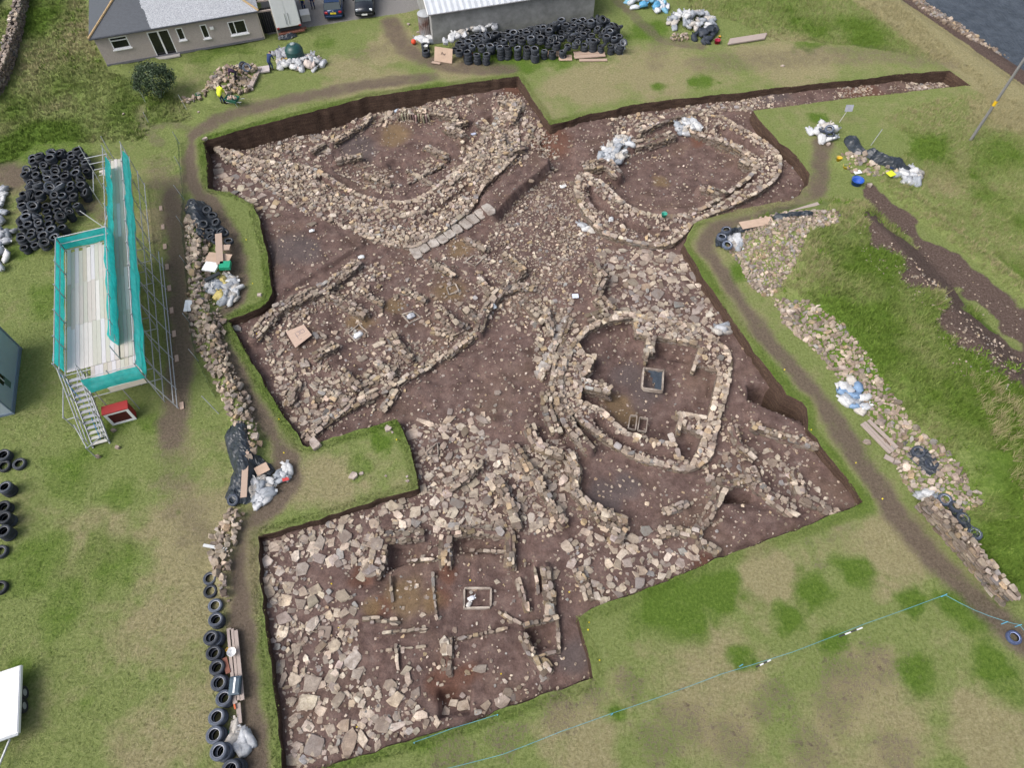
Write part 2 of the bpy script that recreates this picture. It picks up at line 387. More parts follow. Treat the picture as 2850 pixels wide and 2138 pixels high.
# drystone walls: (owner, px polyline of the wall top, width m, height m, face quality)
WALLS = [
 # north ruin (below the deep section)
  ('north', [(1130,508),(1180,482),(1228,455)], .3, .25),
  ('north', [(1240,510),(1300,465),(1340,440),(1370,400)], .8, .5), ('north', [(1330,330),(1390,370),(1400,420),(1450,400)], .8, .5),
 ('north', [(1110,300),(1200,305),(1270,320)], .6, .5), ('north', [(1390,270),(1440,290),(1420,330)], .8, .5), ('north', [(1300,330),(1240,350),(1290,375)], .7, .45),
 ('north', [(1130,470),(1220,520),(1240,535)], .4, .3), ('north', [(920,395),(1000,350),(1030,320)], .5, .4),
 # east ruin (top right): piers and the broken north side
 ('east', [(1955,512),(2010,536)], .8, .6), ('east', [(2060,440),(2110,460)], .7, .6), ('east', [(1770,358),(1830,330),(1880,312),(1940,300)], .9, .5), ('east', [(1620,460),(1690,450),(1720,480)], .9, .5), ('east', [(1760,400),(1820,390),(1870,370)], .8, .45),
 # long ruin (centre left)
 ('long', [(1054,1090),(1150,1038),(1262,972),(1330,922)], .45, .35), ('long', [(1330,922),(1345,870),(1372,832),(1420,780),(1455,752)], .6, .45), ('long', [(702,938),(772,856),(840,822),(900,798),(950,762),(990,728)], .8, .4),
 ('long', [(910,809),(960,840),(1011,870)], .6, .5), ('long', [(1083,925),(1112,960),(1141,993)], .55, .45), ('long', [(946,1026),(968,1050),(992,1075)], .6, .45), ('long', [(1217,856),(1240,880),(1270,908)], .75, .5),
 ('long', [(1330,766),(1364,806)], .45, .35), ('long', [(845,1222),(902,1171),(971,1128),(1043,1092)], .6, .35), ('long', [(1000,1076),(1060,1045),(1100,1030)], .4, .3), ('long', [(1060,1148),(1085,1112),(1098,1092)], .45, .3),
 ('long', [(1200,915),(1250,930),(1300,905)], .5, .3), ('long', [(1395,812),(1440,790),(1480,800)], .6, .35),
 ('round', [(1592,935),(1562,990),(1548,1060),(1562,1130),(1592,1190),(1640,1245)], .75, .55), ('round', [(1520,1085),(1525,1140),(1550,1200)], .6, .45), ('north', [(930,442),(1000,430)], .5, .4), ('north', [(1180,402),(1240,432)], .5, .4), ('north', [(1010,480),(1080,505)], .45, .35), ('north', [(860,420),(900,395)], .5, .4), ('round', [(1500,1060),(1530,1000),(1562,930),(1590,885)], .4, .3), ('round', [(1535,1075),(1570,1010),(1600,945)], .5, .5), ('round', [(1660,820),(1680,770),(1655,730)], .6, .6), ('round', [(1660,820),(1700,860),(1640,880)], .7, .6),
 ('round', [(1500,900),(1520,860),(1535,925)], .4, .4),
 # annexe (half-round room below the round ruin)
 ('annexe', [(1574,1246),(1606,1300),(1599,1362),(1631,1398),(1675,1423),(1736,1443)], .5, .45), ('annexe', [(1736,1443),(1718,1500)], .6, .45), ('annexe', [(1640,1415),(1690,1460),(1715,1478)], .5, .4), ('annexe', [(1827,1485),(1880,1475),(1938,1485),(1979,1420),(2008,1362)], .55, .4),
 ('annexe', [(1845,1425),(1880,1415),(1910,1400)], .45, .3), ('annexe', [(1490,1310),(1510,1360),(1540,1410),(1568,1450)], .5, .4), ('annexe', [(1330,1280),(1300,1320),(1255,1345)], .6, .45),
 ('annexe', [(2083,1290),(2110,1350),(2160,1388),(2205,1418)], .8, .55), ('annexe', [(2231,1378),(2275,1402),(2325,1430)], .65, .4), ('annexe', [(2212,1312),(2231,1365)], .6, .35), ('annexe', [(2087,1177),(2170,1205),(2270,1240)], .45, .4), ('annexe', [(1940,1500),(2000,1535)], .5, .3),
 # lower ruin (square hearth, bottom)
 ('lower', [(1068,1495),(1120,1490),(1172,1488)], .6, .5), ('lower', [(1058,1508),(1050,1560),(1035,1590)], .85, .45), ('lower', [(1239,1484),(1240,1568)], .62, .45), ('lower', [(1260,1478),(1330,1474),(1402,1482)], .5, .45), ('lower', [(1420,1470),(1420,1572)], .5, .4),
 ('lower', [(1520,1571),(1528,1640),(1535,1710)], .5, .45), ('lower', [(1487,1571),(1492,1600),(1498,1640)], .2, .35), ('lower', [(1264,1780),(1330,1766),(1409,1748)], .22, .25), ('lower', [(1244,1768),(1243,1868)], .5, .3),
 ('lower', [(1454,1740),(1505,1728),(1548,1719)], .25, .4), ('lower', [(1552,1722),(1556,1806)], .22, .4), ('lower', [(1556,1810),(1498,1826)], .2, .35), ('lower', [(1452,1762),(1470,1800),(1495,1838)], .4, .35), ('lower', [(1500,1840),(1525,1870)], .5, .3), ('lower', [(1605,1580),(1625,1620),(1640,1660)], .5, .3),
 ('lower', [(1204,1588),(1206,1640)], .2, .25), ('lower', [(1125,1562),(1200,1556)], .2, .28), ('lower', [(1207,1645),(1215,1720)], .16, .2), ('lower', [(1000,1722),(1100,1730)], .3, .2), ('lower', [(1060,1762),(1180,1752)], .18, .16), ('lower', [(1440,1602),(1466,1690)], .3, .28), ('lower', [(1085,1600),(1090,1660)], .18, .2), ('lower', [(1300,1530),(1400,1535)], .2, .2), ('lower', [(1100,1785),(1106,1850)], .18, .18), ('lower', [(1380,1700),(1450,1735)], .2, .22),
 ('long', [(1000,800),(1060,840)], .45, .35), ('long', [(1110,800),(1180,830)], .45, .32), ('long', [(1290,850),(1330,890)], .45, .4), ('long', [(870,990),(930,960)], .55, .38), ('long', [(1040,1000),(1090,1040)], .45, .36), ('long', [(880,1080),(960,1112)], .55, .36), ('long', [(1400,700),(1455,752)], .5, .4), ('long', [(1290,660),(1350,690)], .45, .32), ('long', [(1190,722),(1260,762)], .45, .32), ('long', [(830,1060),(800,1120)], .5, .32),
 ('annexe', [(1450,830),(1500,872)], .5, .4), ('annexe', [(1470,1180),(1500,1240),(1560,1262)], .6, .5), ('annexe', [(1430,1230),(1470,1300)], .5, .4), ('annexe', [(2040,1180),(2060,1230),(2100,1262)], .5, .45), ('annexe', [(1960,1330),(2030,1345),(2090,1330)], .5, .4), ('annexe', [(1380,1330),(1420,1400),(1440,1460)], .5, .4), ('lower', [(1072,1810),(1170,1800)], .18, .15),
]
WALL_XY = []
for own, pts, w, h in WALLS:
    if h > .3: h *= 1.55 if own == 'annexe' else 1.25
    c0 = a_base(*pts[len(pts)//2], h); h = min(h, max(.25, -(c0.z-h)-.12)); w = w*1.1 if w > .3 else w
    P = np.array([[*a_base(a, b, h).xy] for a, b in pts]); WALL_XY.append((own, P, w, h))
# flat-topped blocks of earth left standing, and pits dug deeper: (px polygon, height above/below the floor)
BLOCKS = [([(1335,545),(1420,480),(1490,408),(1535,432),(1530,455),(1440,530),(1385,590),(1350,585)], .9), ([(770,640),(905,560),(1010,590),(1015,680),(880,760),(770,830),(755,790)], .22),
          ([(2085,1110),(2180,1150),(2262,1190),(2275,1235),(2180,1205),(2080,1165)], .38), ([(2020,1400),(2180,1420),(2260,1450),(2140,1500),(2010,1540),(1985,1480)], .12),
          ([(1550,350),(1700,325),(1720,390),(1640,430),(1540,400)], .18), ([(1240,1000),(1480,930),(1540,1000),(1530,1120),(1420,1200),(1200,1140),(1140,1090)], .10), ([(1270,1000),(1340,1010),(1350,1060),(1230,1085),(1180,1060)], -.10),
          ([(1490,1560),(1490,1700),(1475,1700),(1470,1560)], -.15), ([(1560,1640),(1600,1720),(1640,1880),(1560,1910),(1560,1720)], .05)]
PITS = [([(2080,1072),(2112,1068),(2182,1092),(2232,1120),(2240,1176),(2190,1160),(2120,1132),(2084,1120)], 1.7), ([(2014,1362),(2095,1372),(2105,1402),(2015,1402)], 1.4), ([(1217,1918),(1315,1912),(1312,1990),(1222,2000)], .6),
        ([(1075,1512),(1160,1508),(1165,1555),(1080,1590)], .5), ([(1460,1745),(1545,1735),(1545,1800),(1500,1815),(1470,1790)], .45), ([(1830,955),(1935,980),(1925,1005),(1830,985)], .35), ([(1265,1490),(1400,1492),(1400,1540),(1265,1540)], .25),
        ([(1620,1075),(1690,1080),(1670,1130),(1625,1110)], .2), ([(1415,365),(1470,400),(1450,420),(1410,385)], .5), ([(1230,330),(1280,310),(1300,335),(1260,350)], .4), ([(1320,345),(1370,320),(1390,345),(1340,370)], .4), ([(1075,445),(1120,435),(1130,460),(1085,470)], .3),
        ([(1500,395),(1600,420),(1600,470),(1540,480),(1510,440)], .3), ([(1000,1560),(1000,1640),(1110,1640),(1110,1570)], .06), ([(1970,1015),(1998,1040),(1985,1140),(1960,1150),(1975,1060)], .15), ([(1740,1195),(1800,1200),(1790,1215),(1745,1210)], .2), ([(1935,1090),(1945,1150),(1900,1140)], .1)]
BLOCK_XY = [(np.array([[*a_base(a, b, h).xy] for a, b in p]), h) for p, h in BLOCKS]
PIT_XY = [(np.array([[*a_base(a, b, 0).xy] for a, b in p]), h) for p, h in PITS]
# broad walls built as platforms: outer and inner outline (px at the wall top), level of the top
PLATS = [('round', [(1597, 943), (1635, 900), (1683, 873), (1731, 862), (1769, 873), (1882, 889), (1962, 916), (2027, 965), (2043, 1013), (2032, 1077), (2011, 1158), (1995, 1228), (1984, 1282), (1919, 1319), (1855, 1303), (1774, 1284), (1694, 1239), (1640, 1196), (1608, 1174), (1565, 1120), (1549, 1056), (1559, 1013), (1586, 970)], [(1610, 954), (1640, 922), (1694, 897), (1758, 884), (1769, 922), (1798, 938), (1795, 983), (1821, 981), (1828, 937), (1944, 965), (1929, 1013), (1997, 1034), (1970, 1158), (1892, 1146), (1886, 1185), (1944, 1209), (1954, 1198), (1949, 1228), (1925, 1282), (1898, 1271), (1882, 1228), (1839, 1225), (1790, 1212), (1747, 1201), (1715, 1174), (1683, 1137), (1618, 1112), (1623, 1083), (1688, 1096), (1699, 1088), (1688, 1067), (1624, 1051), (1640, 1041), (1661, 991), (1629, 981)], -.52, [[(1651, 1158), (1683, 1169), (1726, 1212), (1790, 1241), (1855, 1255), (1909, 1260), (1898, 1282), (1844, 1274), (1769, 1255), (1694, 1212), (1656, 1179)]])]
PLATS.append(('east', [(1900,318),(1962,298),(2050,343),(2130,388),(2178,430),(2176,480),(2150,515),(2080,555),(2000,592),(1930,622),(1908,658),(1860,690),(1770,680),(1680,655),(1640,612),(1605,562),(1592,500),(1625,470),(1700,520),(1735,560),(1790,590),(1860,600),(1925,588),(1980,560),(2035,522),(2090,482),(2100,452),(2060,418),(1995,390),(1920,372)],
   None, -.42, [[(2000,345),(2060,378),(2130,425),(2115,438),(2045,398),(1990,368)], [(2135,470),(2090,508),(2010,562),(1950,594),(1945,580),(2020,540),(2090,490)], [(1645,515),(1690,565),(1722,605),(1700,612),(1655,575),(1628,525)], [(1740,610),(1800,635),(1870,640),(1860,655),(1790,652),(1735,628)]]))
PLATS.append(('north', [(592,410),(650,415),(700,440),(760,450),(830,450),(905,478),(965,522),(1040,553),(1120,562),(1180,542),(1232,502),(1285,455),(1310,410),(1370,350),(1385,300),(1420,285),(1450,300),(1440,350),(1455,420),(1400,475),(1340,525),(1325,578),(1240,642),(1160,692),(1100,690),(1000,657),(870,607),(790,557),(700,492),(600,425)],
   None, -.78, [[(690,468),(790,525),(880,578),(960,604),(1060,592),(1150,610),(1240,560),(1300,508),(1315,525),(1240,588),(1150,640),(1060,620),(960,630),(870,598),(780,545),(690,490)], [(880,500),(950,545),(1040,575),(1120,583),(1110,570),(1040,562),(960,528),(890,485)]]))
FARP = [(9000,100),(9100,100),(9100,200)]
PLATS = [(o, A, B or FARP, z, S) for o, A, B, z, S in PLATS]
def chaikin(P, n=2):
    P = np.array(P, float)
    for _ in range(n): Q = np.roll(P, -1, 0); P = np.stack([P*.75+Q*.25, P*.25+Q*.75], 1).reshape(-1, 2)
    return P
PLATS = [(o, chaikin(A), B, z, S) for o, A, B, z, S in PLATS]
PLAT_XY = [(o, np.array([[*at(a, b, z).xy] for a, b in A]), np.array([[*at(a, b, z).xy] for a, b in B]), z, [np.array([[*at(a, b, z).xy] for a, b in S]) for S in SL]) for o, A, B, z, SL in PLATS]
# sunken interiors and shallow slots cut by the diggers (px, extra depth)
SUNK = [(PLATS[0][2], .32), ([(1680,470),(1780,430),(1900,395),(2000,400),(2090,450),(2080,490),(1930,580),(1800,580),(1720,550)], .22), ([(920,400),(1100,350),(1240,380),(1260,450),(1130,510),(1000,500),(920,460)], .18)]
SUNK_XY = [(np.array([[*at(a, b, -.55 if i == 0 else -.95).xy] for a, b in p]), d) for i, (p, d) in enumerate(SUNK)]
SLOTS = [([(1262,1005),(1300,1035),(1340,1068)], .1, .14), ([(1420,1125),(1475,1110),(1530,1060)], .06, .1), ([(1290,1205),(1390,1220),(1480,1195)], .08, .1), ([(1340,1560),(1342,1740)], .06, .1), ([(1308,1590),(1310,1640)], .05, .1), ([(1000,1610),(1100,1612)], .06, .1), ([(1100,1612),(1105,1690)], .06, .1), ([(1000,1680),(1180,1676)], .07, .12), ([(1060,1760),(1200,1755)], .06, .12), ([(1085,1760),(1085,1850)], .05, .1), ([(1240,1690),(1235,1760)], .06, .12), ([(1360,1600),(1440,1602)], .05, .1),
  ([(1740,430),(1850,480),(1960,500)], .06, .1), ([(1890,420),(1840,470)], .06, .1), ([(1000,400),(1100,420),(1180,470)], .06, .12), ([(1100,690),(1180,760),(1290,800)], .05, .1), ([(1300,690),(1400,640)], .05, .1), ([(1390,560),(1460,640)], .05, .1), ([(1690,1085),(1730,1100),(1742,1130)], .06, .08), ([(1640,1390),(1760,1400),(1765,1480)], .05, .1), ([(2180,255),(2230,290)], .06, .1)]
SLOT_XY = [(np.array([[*a_base(a, b).xy] for a, b in p]), d, w) for p, d, w in SLOTS]
def floor_z_exact(x, y, walls=True):
    x = np.asarray(x, float); y = np.asarray(y, float)
    z = base_z(x, y)+0.05*fbm(x, y, 1.6, 21)+0.035*vnoise(x, y, 0.3, 22)+.03*vnoise(x, y, .7, 24)
    for P, h in BLOCK_XY:
        d = seg_dist(x, y, P, True); z = z+np.where(inside(x, y, P), h*sstep(0, 0.12, d), 0)
    for P, h in SUNK_XY:
        d = seg_dist(x, y, P, True); z = z-np.where(inside(x, y, P), h*sstep(0, .15, d), 0)
    for P, h, w in SLOT_XY: z = z-h*(1-sstep(w*.4, w, seg_dist(x, y, P)))
    for P, h in PIT_XY:
        d = seg_dist(x, y, P, True); z = z-np.where(inside(x, y, P), h*sstep(0, 0.12, d), 0)
    if walls:
        for own, A, B, zt, SL in PLAT_XY:
            m = inside(x, y, A) & ~inside(x, y, B); d = np.minimum(seg_dist(x, y, A, True), seg_dist(x, y, B, True))
            lvl = zt+.04*fbm(x, y, .9, 23)
            for S in SL: lvl = lvl-np.where(inside(x, y, S), .6*sstep(0, .12, seg_dist(x, y, S, True)), 0)
            z = np.where(m & (d > .05), np.maximum(z, lvl*sstep(.05, .15, d)+z*(1-sstep(.05, .15, d))), z)
        for own, P, w, h in WALL_XY:
            if w < .3: continue
            d = seg_dist(x, y, P); z = np.where(d < w/2-0.02, np.maximum(z, base_z(x, y)+(h-0.12)*sstep(w/2-.02, w/2-0.16, d)), z)
    return np.minimum(z, -0.12)

floor_z = Lut(floor_z_exact, T_LO, T_HI, 0.14)

# ---- ground attributes
def poly_w(pts): return xy(pts)
PATHS = [([(548,372),(536,440),(548,520),(600,590),(640,660),(662,760),(655,820),(628,880),(622,930),(655,1020),(715,1120),(780,1205),(802,1270),(800,1350),(755,1410),(705,1470),(685,1560),(682,1750),(700,1960),(710,2160)], 1.1, .95),
  ([(548,372),(600,335),(700,300),(850,268),(1010,235),(1200,215)], 1.3, .75), ([(1090,60),(1120,130),(1180,165),(1260,185),(1420,195)], 1.5, .75), ([(480,540),(495,700),(500,850),(505,1000),(490,1130),(470,1230)], 1.3, .85),
  ([(470,1230),(500,1400),(560,1500)], 1.8, .4), ([(2290,400),(2280,470),(2270,530),(2200,566),(2080,595),(1990,632),(1962,680),(1985,740),(2060,850),(2140,960),(2220,1050),(2290,1130),(2350,1220),(2420,1330),(2480,1420),(2600,1560),(2700,1650),(2850,1790)], 1.2, .85),
  ([(2480,1420),(2560,1500),(2640,1600)], 1.6, .5), ([(1700,-20),(1760,40),(1840,115),(1950,130)], .9, .6), ([(1840,115),(1820,180)], 1.6, .4), ([(1950,180),(2200,160),(2450,150),(2620,170)], 2.6, .45), ([(1560,330),(1700,290),(1900,255)], .8, .25),
  ([(1000,150),(1130,120),(1250,180)], 2.0, .35), ([(1450,205),(1480,250),(1530,330)], 1.0, .3), ([(410,360),(470,345),(540,360)], .8, .5), ([(400,300),(395,350),(450,400)], .7, .5), ([(430,510),(470,520),(500,500)], 1.3, .6),
  ([(20,480),(50,500)], 2.0, .8), ([(250,560),(290,600)], .8, .6), ([(1860,185),(1790,230)], 2, .2), ([(420,700),(470,600),(440,450)], 1.4, .4), ([(560,1830),(560,2050)], 1.0, .15), ([(2330,1350),(2360,1450),(2300,1480)], 1.0, .35)]
LUSH = [(280,1560,90),(180,1700,80),(80,1580,110),(60,1880,60),(2310,1790,55),(2550,1880,70),(2250,1640,60),(2200,1720,50),(2380,1590,60),(2530,1680,45),(1860,1690,110),(1990,1640,80),(2050,1850,0),(1720,1985,28),(1100,1900,0),(2700,1700,80),(2760,1850,80),
  (330,1370,60),(500,1430,14),(200,1300,90),(150,830,80),(300,1180,80),(430,1180,50),(60,700,40),(1440,500,0),(2060,1830,48),(240,1960,30),(1000,1300,40),(1060,1230,40),(900,120,40),(620,130,80),(1400,160,90),(1550,150,60),(1800,90,60),(2250,110,60),(2400,90,80),(2280,330,30),(1830,240,25),(1960,230,35),
  (330,360,60),(150,420,120),(2060,760,40),(2300,860,0),(2580,410,60),(2750,560,70),(2800,620,60)]
DRYB = [(560,1500,170),(480,1750,160),(560,1950,130),(400,2050,120),(900,1340,110),(750,1350,70),(1300,190,120),(1650,230,130),(1850,190,160),(2200,170,150),(1000,230,120),(2450,1560,100),(2000,1900,180),(2400,2050,200),(1600,2050,150),(2750,2050,120),(1100,130,90),(2150,1600,90),(430,620,60),(260,800,60),(240,1500,100),(2800,300,100),(2650,480,90),(2500,1500,60)]
BARE = [(2160,1930,55),(2120,1990,45),(2350,1900,90),(2450,1850,80),(1550,1990,70),(1650,1930,40),(1750,1900,50),(1400,2060,60),(1250,2110,60),(2050,2080,90),(2250,2090,80),(1900,2000,80),(2500,2090,60),(2280,1570,25),(2250,1510,18),(1560,1960,60),(1830,2060,70),(2330,1990,60),(1450,2030,40)]
def blob(x, y, B):
    v = np.zeros(x.shape)
    for a, b, r in B:
        if r <= 0: continue
        p = at(a, b); q = at(a+r, b); R = abs(q.x-p.x)
        dd = np.hypot(x-p.x, y-p.y)*(1+0.38*vnoise(x, y, R*0.8, 31)+.22*vnoise(x, y, R*.3, 32)); v = np.maximum(v, 1-sstep(R*0.45, R*1.35, dd))
    return v
GRAVEL = xy([(738,100),(790,92),(860,78),(960,62),(1060,48),(1130,38),(1200,20),(1230,-70),(700,-70)])
SOILP = [[(2415,515),(2475,545),(2570,640),(2670,720),(2770,790),(2850,855),(2990,940),(2990,1090),(2850,985),(2760,905),(2630,790),(2530,690),(2450,605),(2405,545)],
  [(2370,605),(2420,600),(2470,650),(2570,690),(2640,780),(2700,880),(2640,900),(2540,880),(2480,830),(2450,760),(2400,730),(2375,680)], [(2580,860),(2700,880),(2850,980),(3000,1100),(3000,1200),(2850,1120),(2720,1080),(2620,1020),(2570,930)]]
SOILP = [xy(p) for p in SOILP]
PATH_XY = [(poly_w(p), w, s) for p, w, s in PATHS]
LONG_NW = xy([(20,20),(230,-40),(250,100),(300,200),(480,260),(540,330),(420,360),(400,390),(250,400),(200,395),(100,400),(0,480),(-200,500),(-200,-40)])
LONG_NE = xy([(1800,-60),(2430,-60),(2640,140),(2860,300),(3000,400),(3000,900),(2850,780),(2640,610),(2560,520),(2400,480),(2560,400),(2450,330),(2560,290),(2740,250),(2660,180),(2400,130),(2150,110),(2050,60),(1900,30)])
def ground_attrs(x, y):
    A = {}
    wear = np.zeros(x.shape)
    for P, w, s in PATH_XY: wear = np.maximum(wear, s*(1-sstep(w*0.25, w*1.05, seg_dist(x, y, P)+0.18*vnoise(x, y, 1.2, 41))))
    dt = seg_dist(x, y, TRENCH, True)
    lip = 1-sstep(0.35, 0.95, dt+0.25*vnoise(x, y, 1.5, 42))
    lip = lip*(0.55+0.45*sstep(-.6, .3, vnoise(x, y, 5, 43)))
    far = sstep(36, 40, y)*sstep(4, 8, x)          # the trodden north-east side has hardly any lip
    lip = lip*(1-0.7*far)
    A['wear'] = np.maximum(wear*(1-lip*.9), 0)
    A['lush'] = np.clip(np.maximum(blob(x, y, LUSH)*np.where(x < -8, .6, .82), lip*.62), 0, 1)
    mnd = inside(x, y, MOUND)
    A['lush'] = np.where(mnd, np.clip(A['lush']+0.55+0.6*fbm(x, y, 5, 51), 0, 1), A['lush'])
    nw = inside(x, y, LONG_NW); ne = inside(x, y, LONG_NE)
    A['lush'] = np.where(nw, np.clip(A['lush']*.5+0.42+0.7*fbm(x, y, 6, 52), 0, 1), A['lush'])
    A['lush'] = np.where(ne, np.clip(A['lush']*.5+0.15+0.75*fbm(x, y, 7, 53), 0, 1), A['lush'])
    dry = 0.17+0.42*blob(x, y, DRYB)+0.12*fbm(x, y, 9, 44)+0.25*wear
    s = (x-SHORE[0][0])*SH_N[0]+(y-SHORE[0][1])*SH_N[1]
    strip = sstep(-3.5, -1.0, s); dry = np.maximum(dry, strip); A['lush'] = A['lush']*(1-0.85*strip)
    A['dry'] = np.clip(dry-0.15*A['lush'], 0, 1)
    A['bare'] = np.clip(blob(x, y, BARE)*.75, 0, 1)
    A['gravel'] = np.where(inside(x, y, GRAVEL), sstep(0, .5, seg_dist(x, y, GRAVEL, True)), 0)
    soil = np.zeros(x.shape)
    for P in SOILP: sd = np.where(inside(x, y, P), 1, -1)*seg_dist(x, y, P, True)+0.7*fbm(x, y, 1.8, 57); soil = np.maximum(soil, sstep(-.2, .6, sd))
    beach = sstep(3.2, 4.4, s+.5*vnoise(x, y, 1.5, 48))
    A['soil'] = np.clip(soil+beach, 0, 1)
    return A

def resample(P, step, closed=True):
    out = []; n = len(P)
    for i in range(n if closed else n-1):
        a = P[i]; b = P[(i+1) % n]; k = max(1, int(round(np.linalg.norm(b-a)/step)))
        for j in range(k): out.append(a+(b-a)*j/k)
    if not closed: out.append(P[-1])
    return np.array(out)
RIM = resample(TRENCH, 0.22)
RIM = RIM+np.c_[vnoise(RIM[:, 0], RIM[:, 1], .5, 61), vnoise(RIM[:, 0], RIM[:, 1], .5, 62)]*0.07+np.c_[vnoise(RIM[:, 0], RIM[:, 1], 1.7, 63), vnoise(RIM[:, 0], RIM[:, 1], 1.7, 64)]*0.09

def build_ground():
    s = 0.30
    gx, gy = np.meshgrid(np.arange(-54, 54, s), np.arange(-2, 74, s)); gx = gx.ravel(); gy = gy.ravel()
    gx = gx+RNG.uniform(-.1, .1, gx.shape)*s; gy = gy+RNG.uniform(-.1, .1, gy.shape)*s
    keep = ~inside(gx, gy, RIM)
    d = np.full(gx.shape, 9.0); k0 = np.where(keep)[0]; d[k0] = seg_dist(gx[k0], gy[k0], TRENCH, True)
    keep &= d > 0.17
    gx, gy = gx[keep], gy[keep]
    far = []
    for R in (90, 150, 300, 700, 1500, 3000):
        far += [(R*math.cos(a)*1.0, 36+R*math.sin(a)) for a in np.linspace(0, 2*math.pi, 40, endpoint=False)]
    pts = [Vector(p) for p in RIM]+[Vector(p) for p in zip(gx, gy)]+[Vector(p) for p in far]
    n = len(RIM); edges = [(i, (i+1) % n) for i in range(n)]
    V, _, F, *_ = geometry.delaunay_2d_cdt(pts, edges, [], 0, 1e-6)
    V = np.array([(v.x, v.y) for v in V]); F = np.array(F)
    c = V[F].mean(1); ok = ~inside(c[:, 0], c[:, 1], RIM); F = F[ok]
    x, y = V[:, 0], V[:, 1]
    me = fast_mesh('ground', np.c_[x, y, ground_z_exact(x, y)], F, np.full(len(F), 3), ground_attrs(x, y), smooth=True)
    me.materials.append(TURF); o = link('ground', me); tag(o, 'mown and trodden turf around the excavation trench', 'ground', kind='structure'); return o
GROUND = build_ground()

def build_trench():
    s = 0.14
    lo = TRENCH.min(0)-.3; hi = TRENCH.max(0)+.3
    xs = np.arange(lo[0], hi[0], s); ys = np.arange(lo[1], hi[1], s); gx, gy = np.meshgrid(xs, ys)
    ins = inside(gx, gy, TRENCH)
    pad = ins.copy()
    for _ in range(2):
        q = pad.copy(); q[1:] |= pad[:-1]; q[:-1] |= pad[1:]; q[:, 1:] |= pad[:, :-1]; q[:, :-1] |= pad[:, 1:]; pad = q
    idx = -np.ones(gx.shape, int); idx[pad] = np.arange(pad.sum())
    x = gx[pad]; y = gy[pad]; z = floor_z_exact(x, y)
    a = idx[:-1, :-1]; b = idx[:-1, 1:]; c = idx[1:, 1:]; d = idx[1:, :-1]
    ok = (a >= 0) & (b >= 0) & (c >= 0) & (d >= 0)
    F = np.c_[a[ok], b[ok], c[ok], d[ok]]
    red = blobs_floor(x, y, [(1010,1600,45),(1250,1600,30),(1300,1880,35),(1900,1420,0),(1940,390,25),(1540,390,60),(1430,250,40),(1060,1690,40),(1220,1660,40),(2400,255,60),(1240,1900,60),(1960,1570,40)])
    och = blobs_floor(x, y, [(1257,807,48),(1100,850,30),(1130,1660,60),(1200,1670,40),(1720,1120,45),(1000,900,40),(960,380,25),(1840,500,25),(1100,370,50),(1280,690,40),(1880,1560,0),(1740,1150,40),(1030,1690,30)])
    gre = blobs_floor(x, y, [(780,700,70),(1690,1380,60),(1800,1080,60),(1600,1830,60),(1750,1040,50),(1420,430,50),(850,700,60),(1740,1350,40),(1000,410,60),(2150,250,60)])
    me = fast_mesh('trench_floor', np.c_[x, y, z], F, np.full(len(F), 4), dict(red=red, ochre=och, grey=gre), smooth=True)
    me.materials.append(EARTH); o = link('trench_floor', me)
    tag(o, 'brown excavated earth floor of the trench', 'floor', kind='structure')
    # cut sides
    R = RIM; n = len(R); nxt = np.roll(R, -1, 0); prv = np.roll(R, 1, 0); t = nxt-prv; t /= np.linalg.norm(t, axis=1)[:, None]
    nor = np.c_[-t[:, 1], t[:, 0]]
    test = R+nor*0.1; flip = ~inside(test[:, 0], test[:, 1], TRENCH); nor[flip] *= -1     # pointing into the trench
    rows = 7; V = []
    zt = ground_z(R[:, 0], R[:, 1])
    inn = R+nor*0.25; zb = floor_z_exact(inn[:, 0], inn[:, 1], False)-0.12
    for k in range(rows):
        f = k/(rows-1); zz = zt+(zb-zt)*f
        off = 0.14*f*(zt-zb)+0.05*vnoise(R[:, 0]*3+k*1.7, R[:, 1]*3+k*2.3, 1.0, 70+k)*(0 if k == 0 else 1)+(0.03 if k == 1 else 0)
        P = R+nor*off[:, None]; V.append(np.c_[P, zz])
    V = np.concatenate(V); i = np.arange(n); j = (i+1) % n
    F = np.concatenate([np.c_[k*n+i, k*n+j, (k+1)*n+j, (k+1)*n+i] for k in range(rows-1)])
    me = fast_mesh('trench_side', V, F, np.full(len(F), 4), smooth=True); me.materials.append(SECTION)
    s2 = link('trench_side', me); tag(s2, 'dark vertical cut earth sides of the trench', 'trench side', kind='structure')
    return o
def blobs_floor(x, y, B):
    v = np.zeros(x.shape)
    for a, b, r in B:
        if r <= 0: continue
        p = a_base(a, b); q = a_base(a+r, b); R = abs(q.x-p.x)
        v = np.maximum(v, 1-sstep(R*0.5, R*1.2, np.hypot(x-p.x, y-p.y)*(1+0.3*vnoise(x, y, R*.7, 81))))
    return v
TRENCH_FLOOR = build_trench()

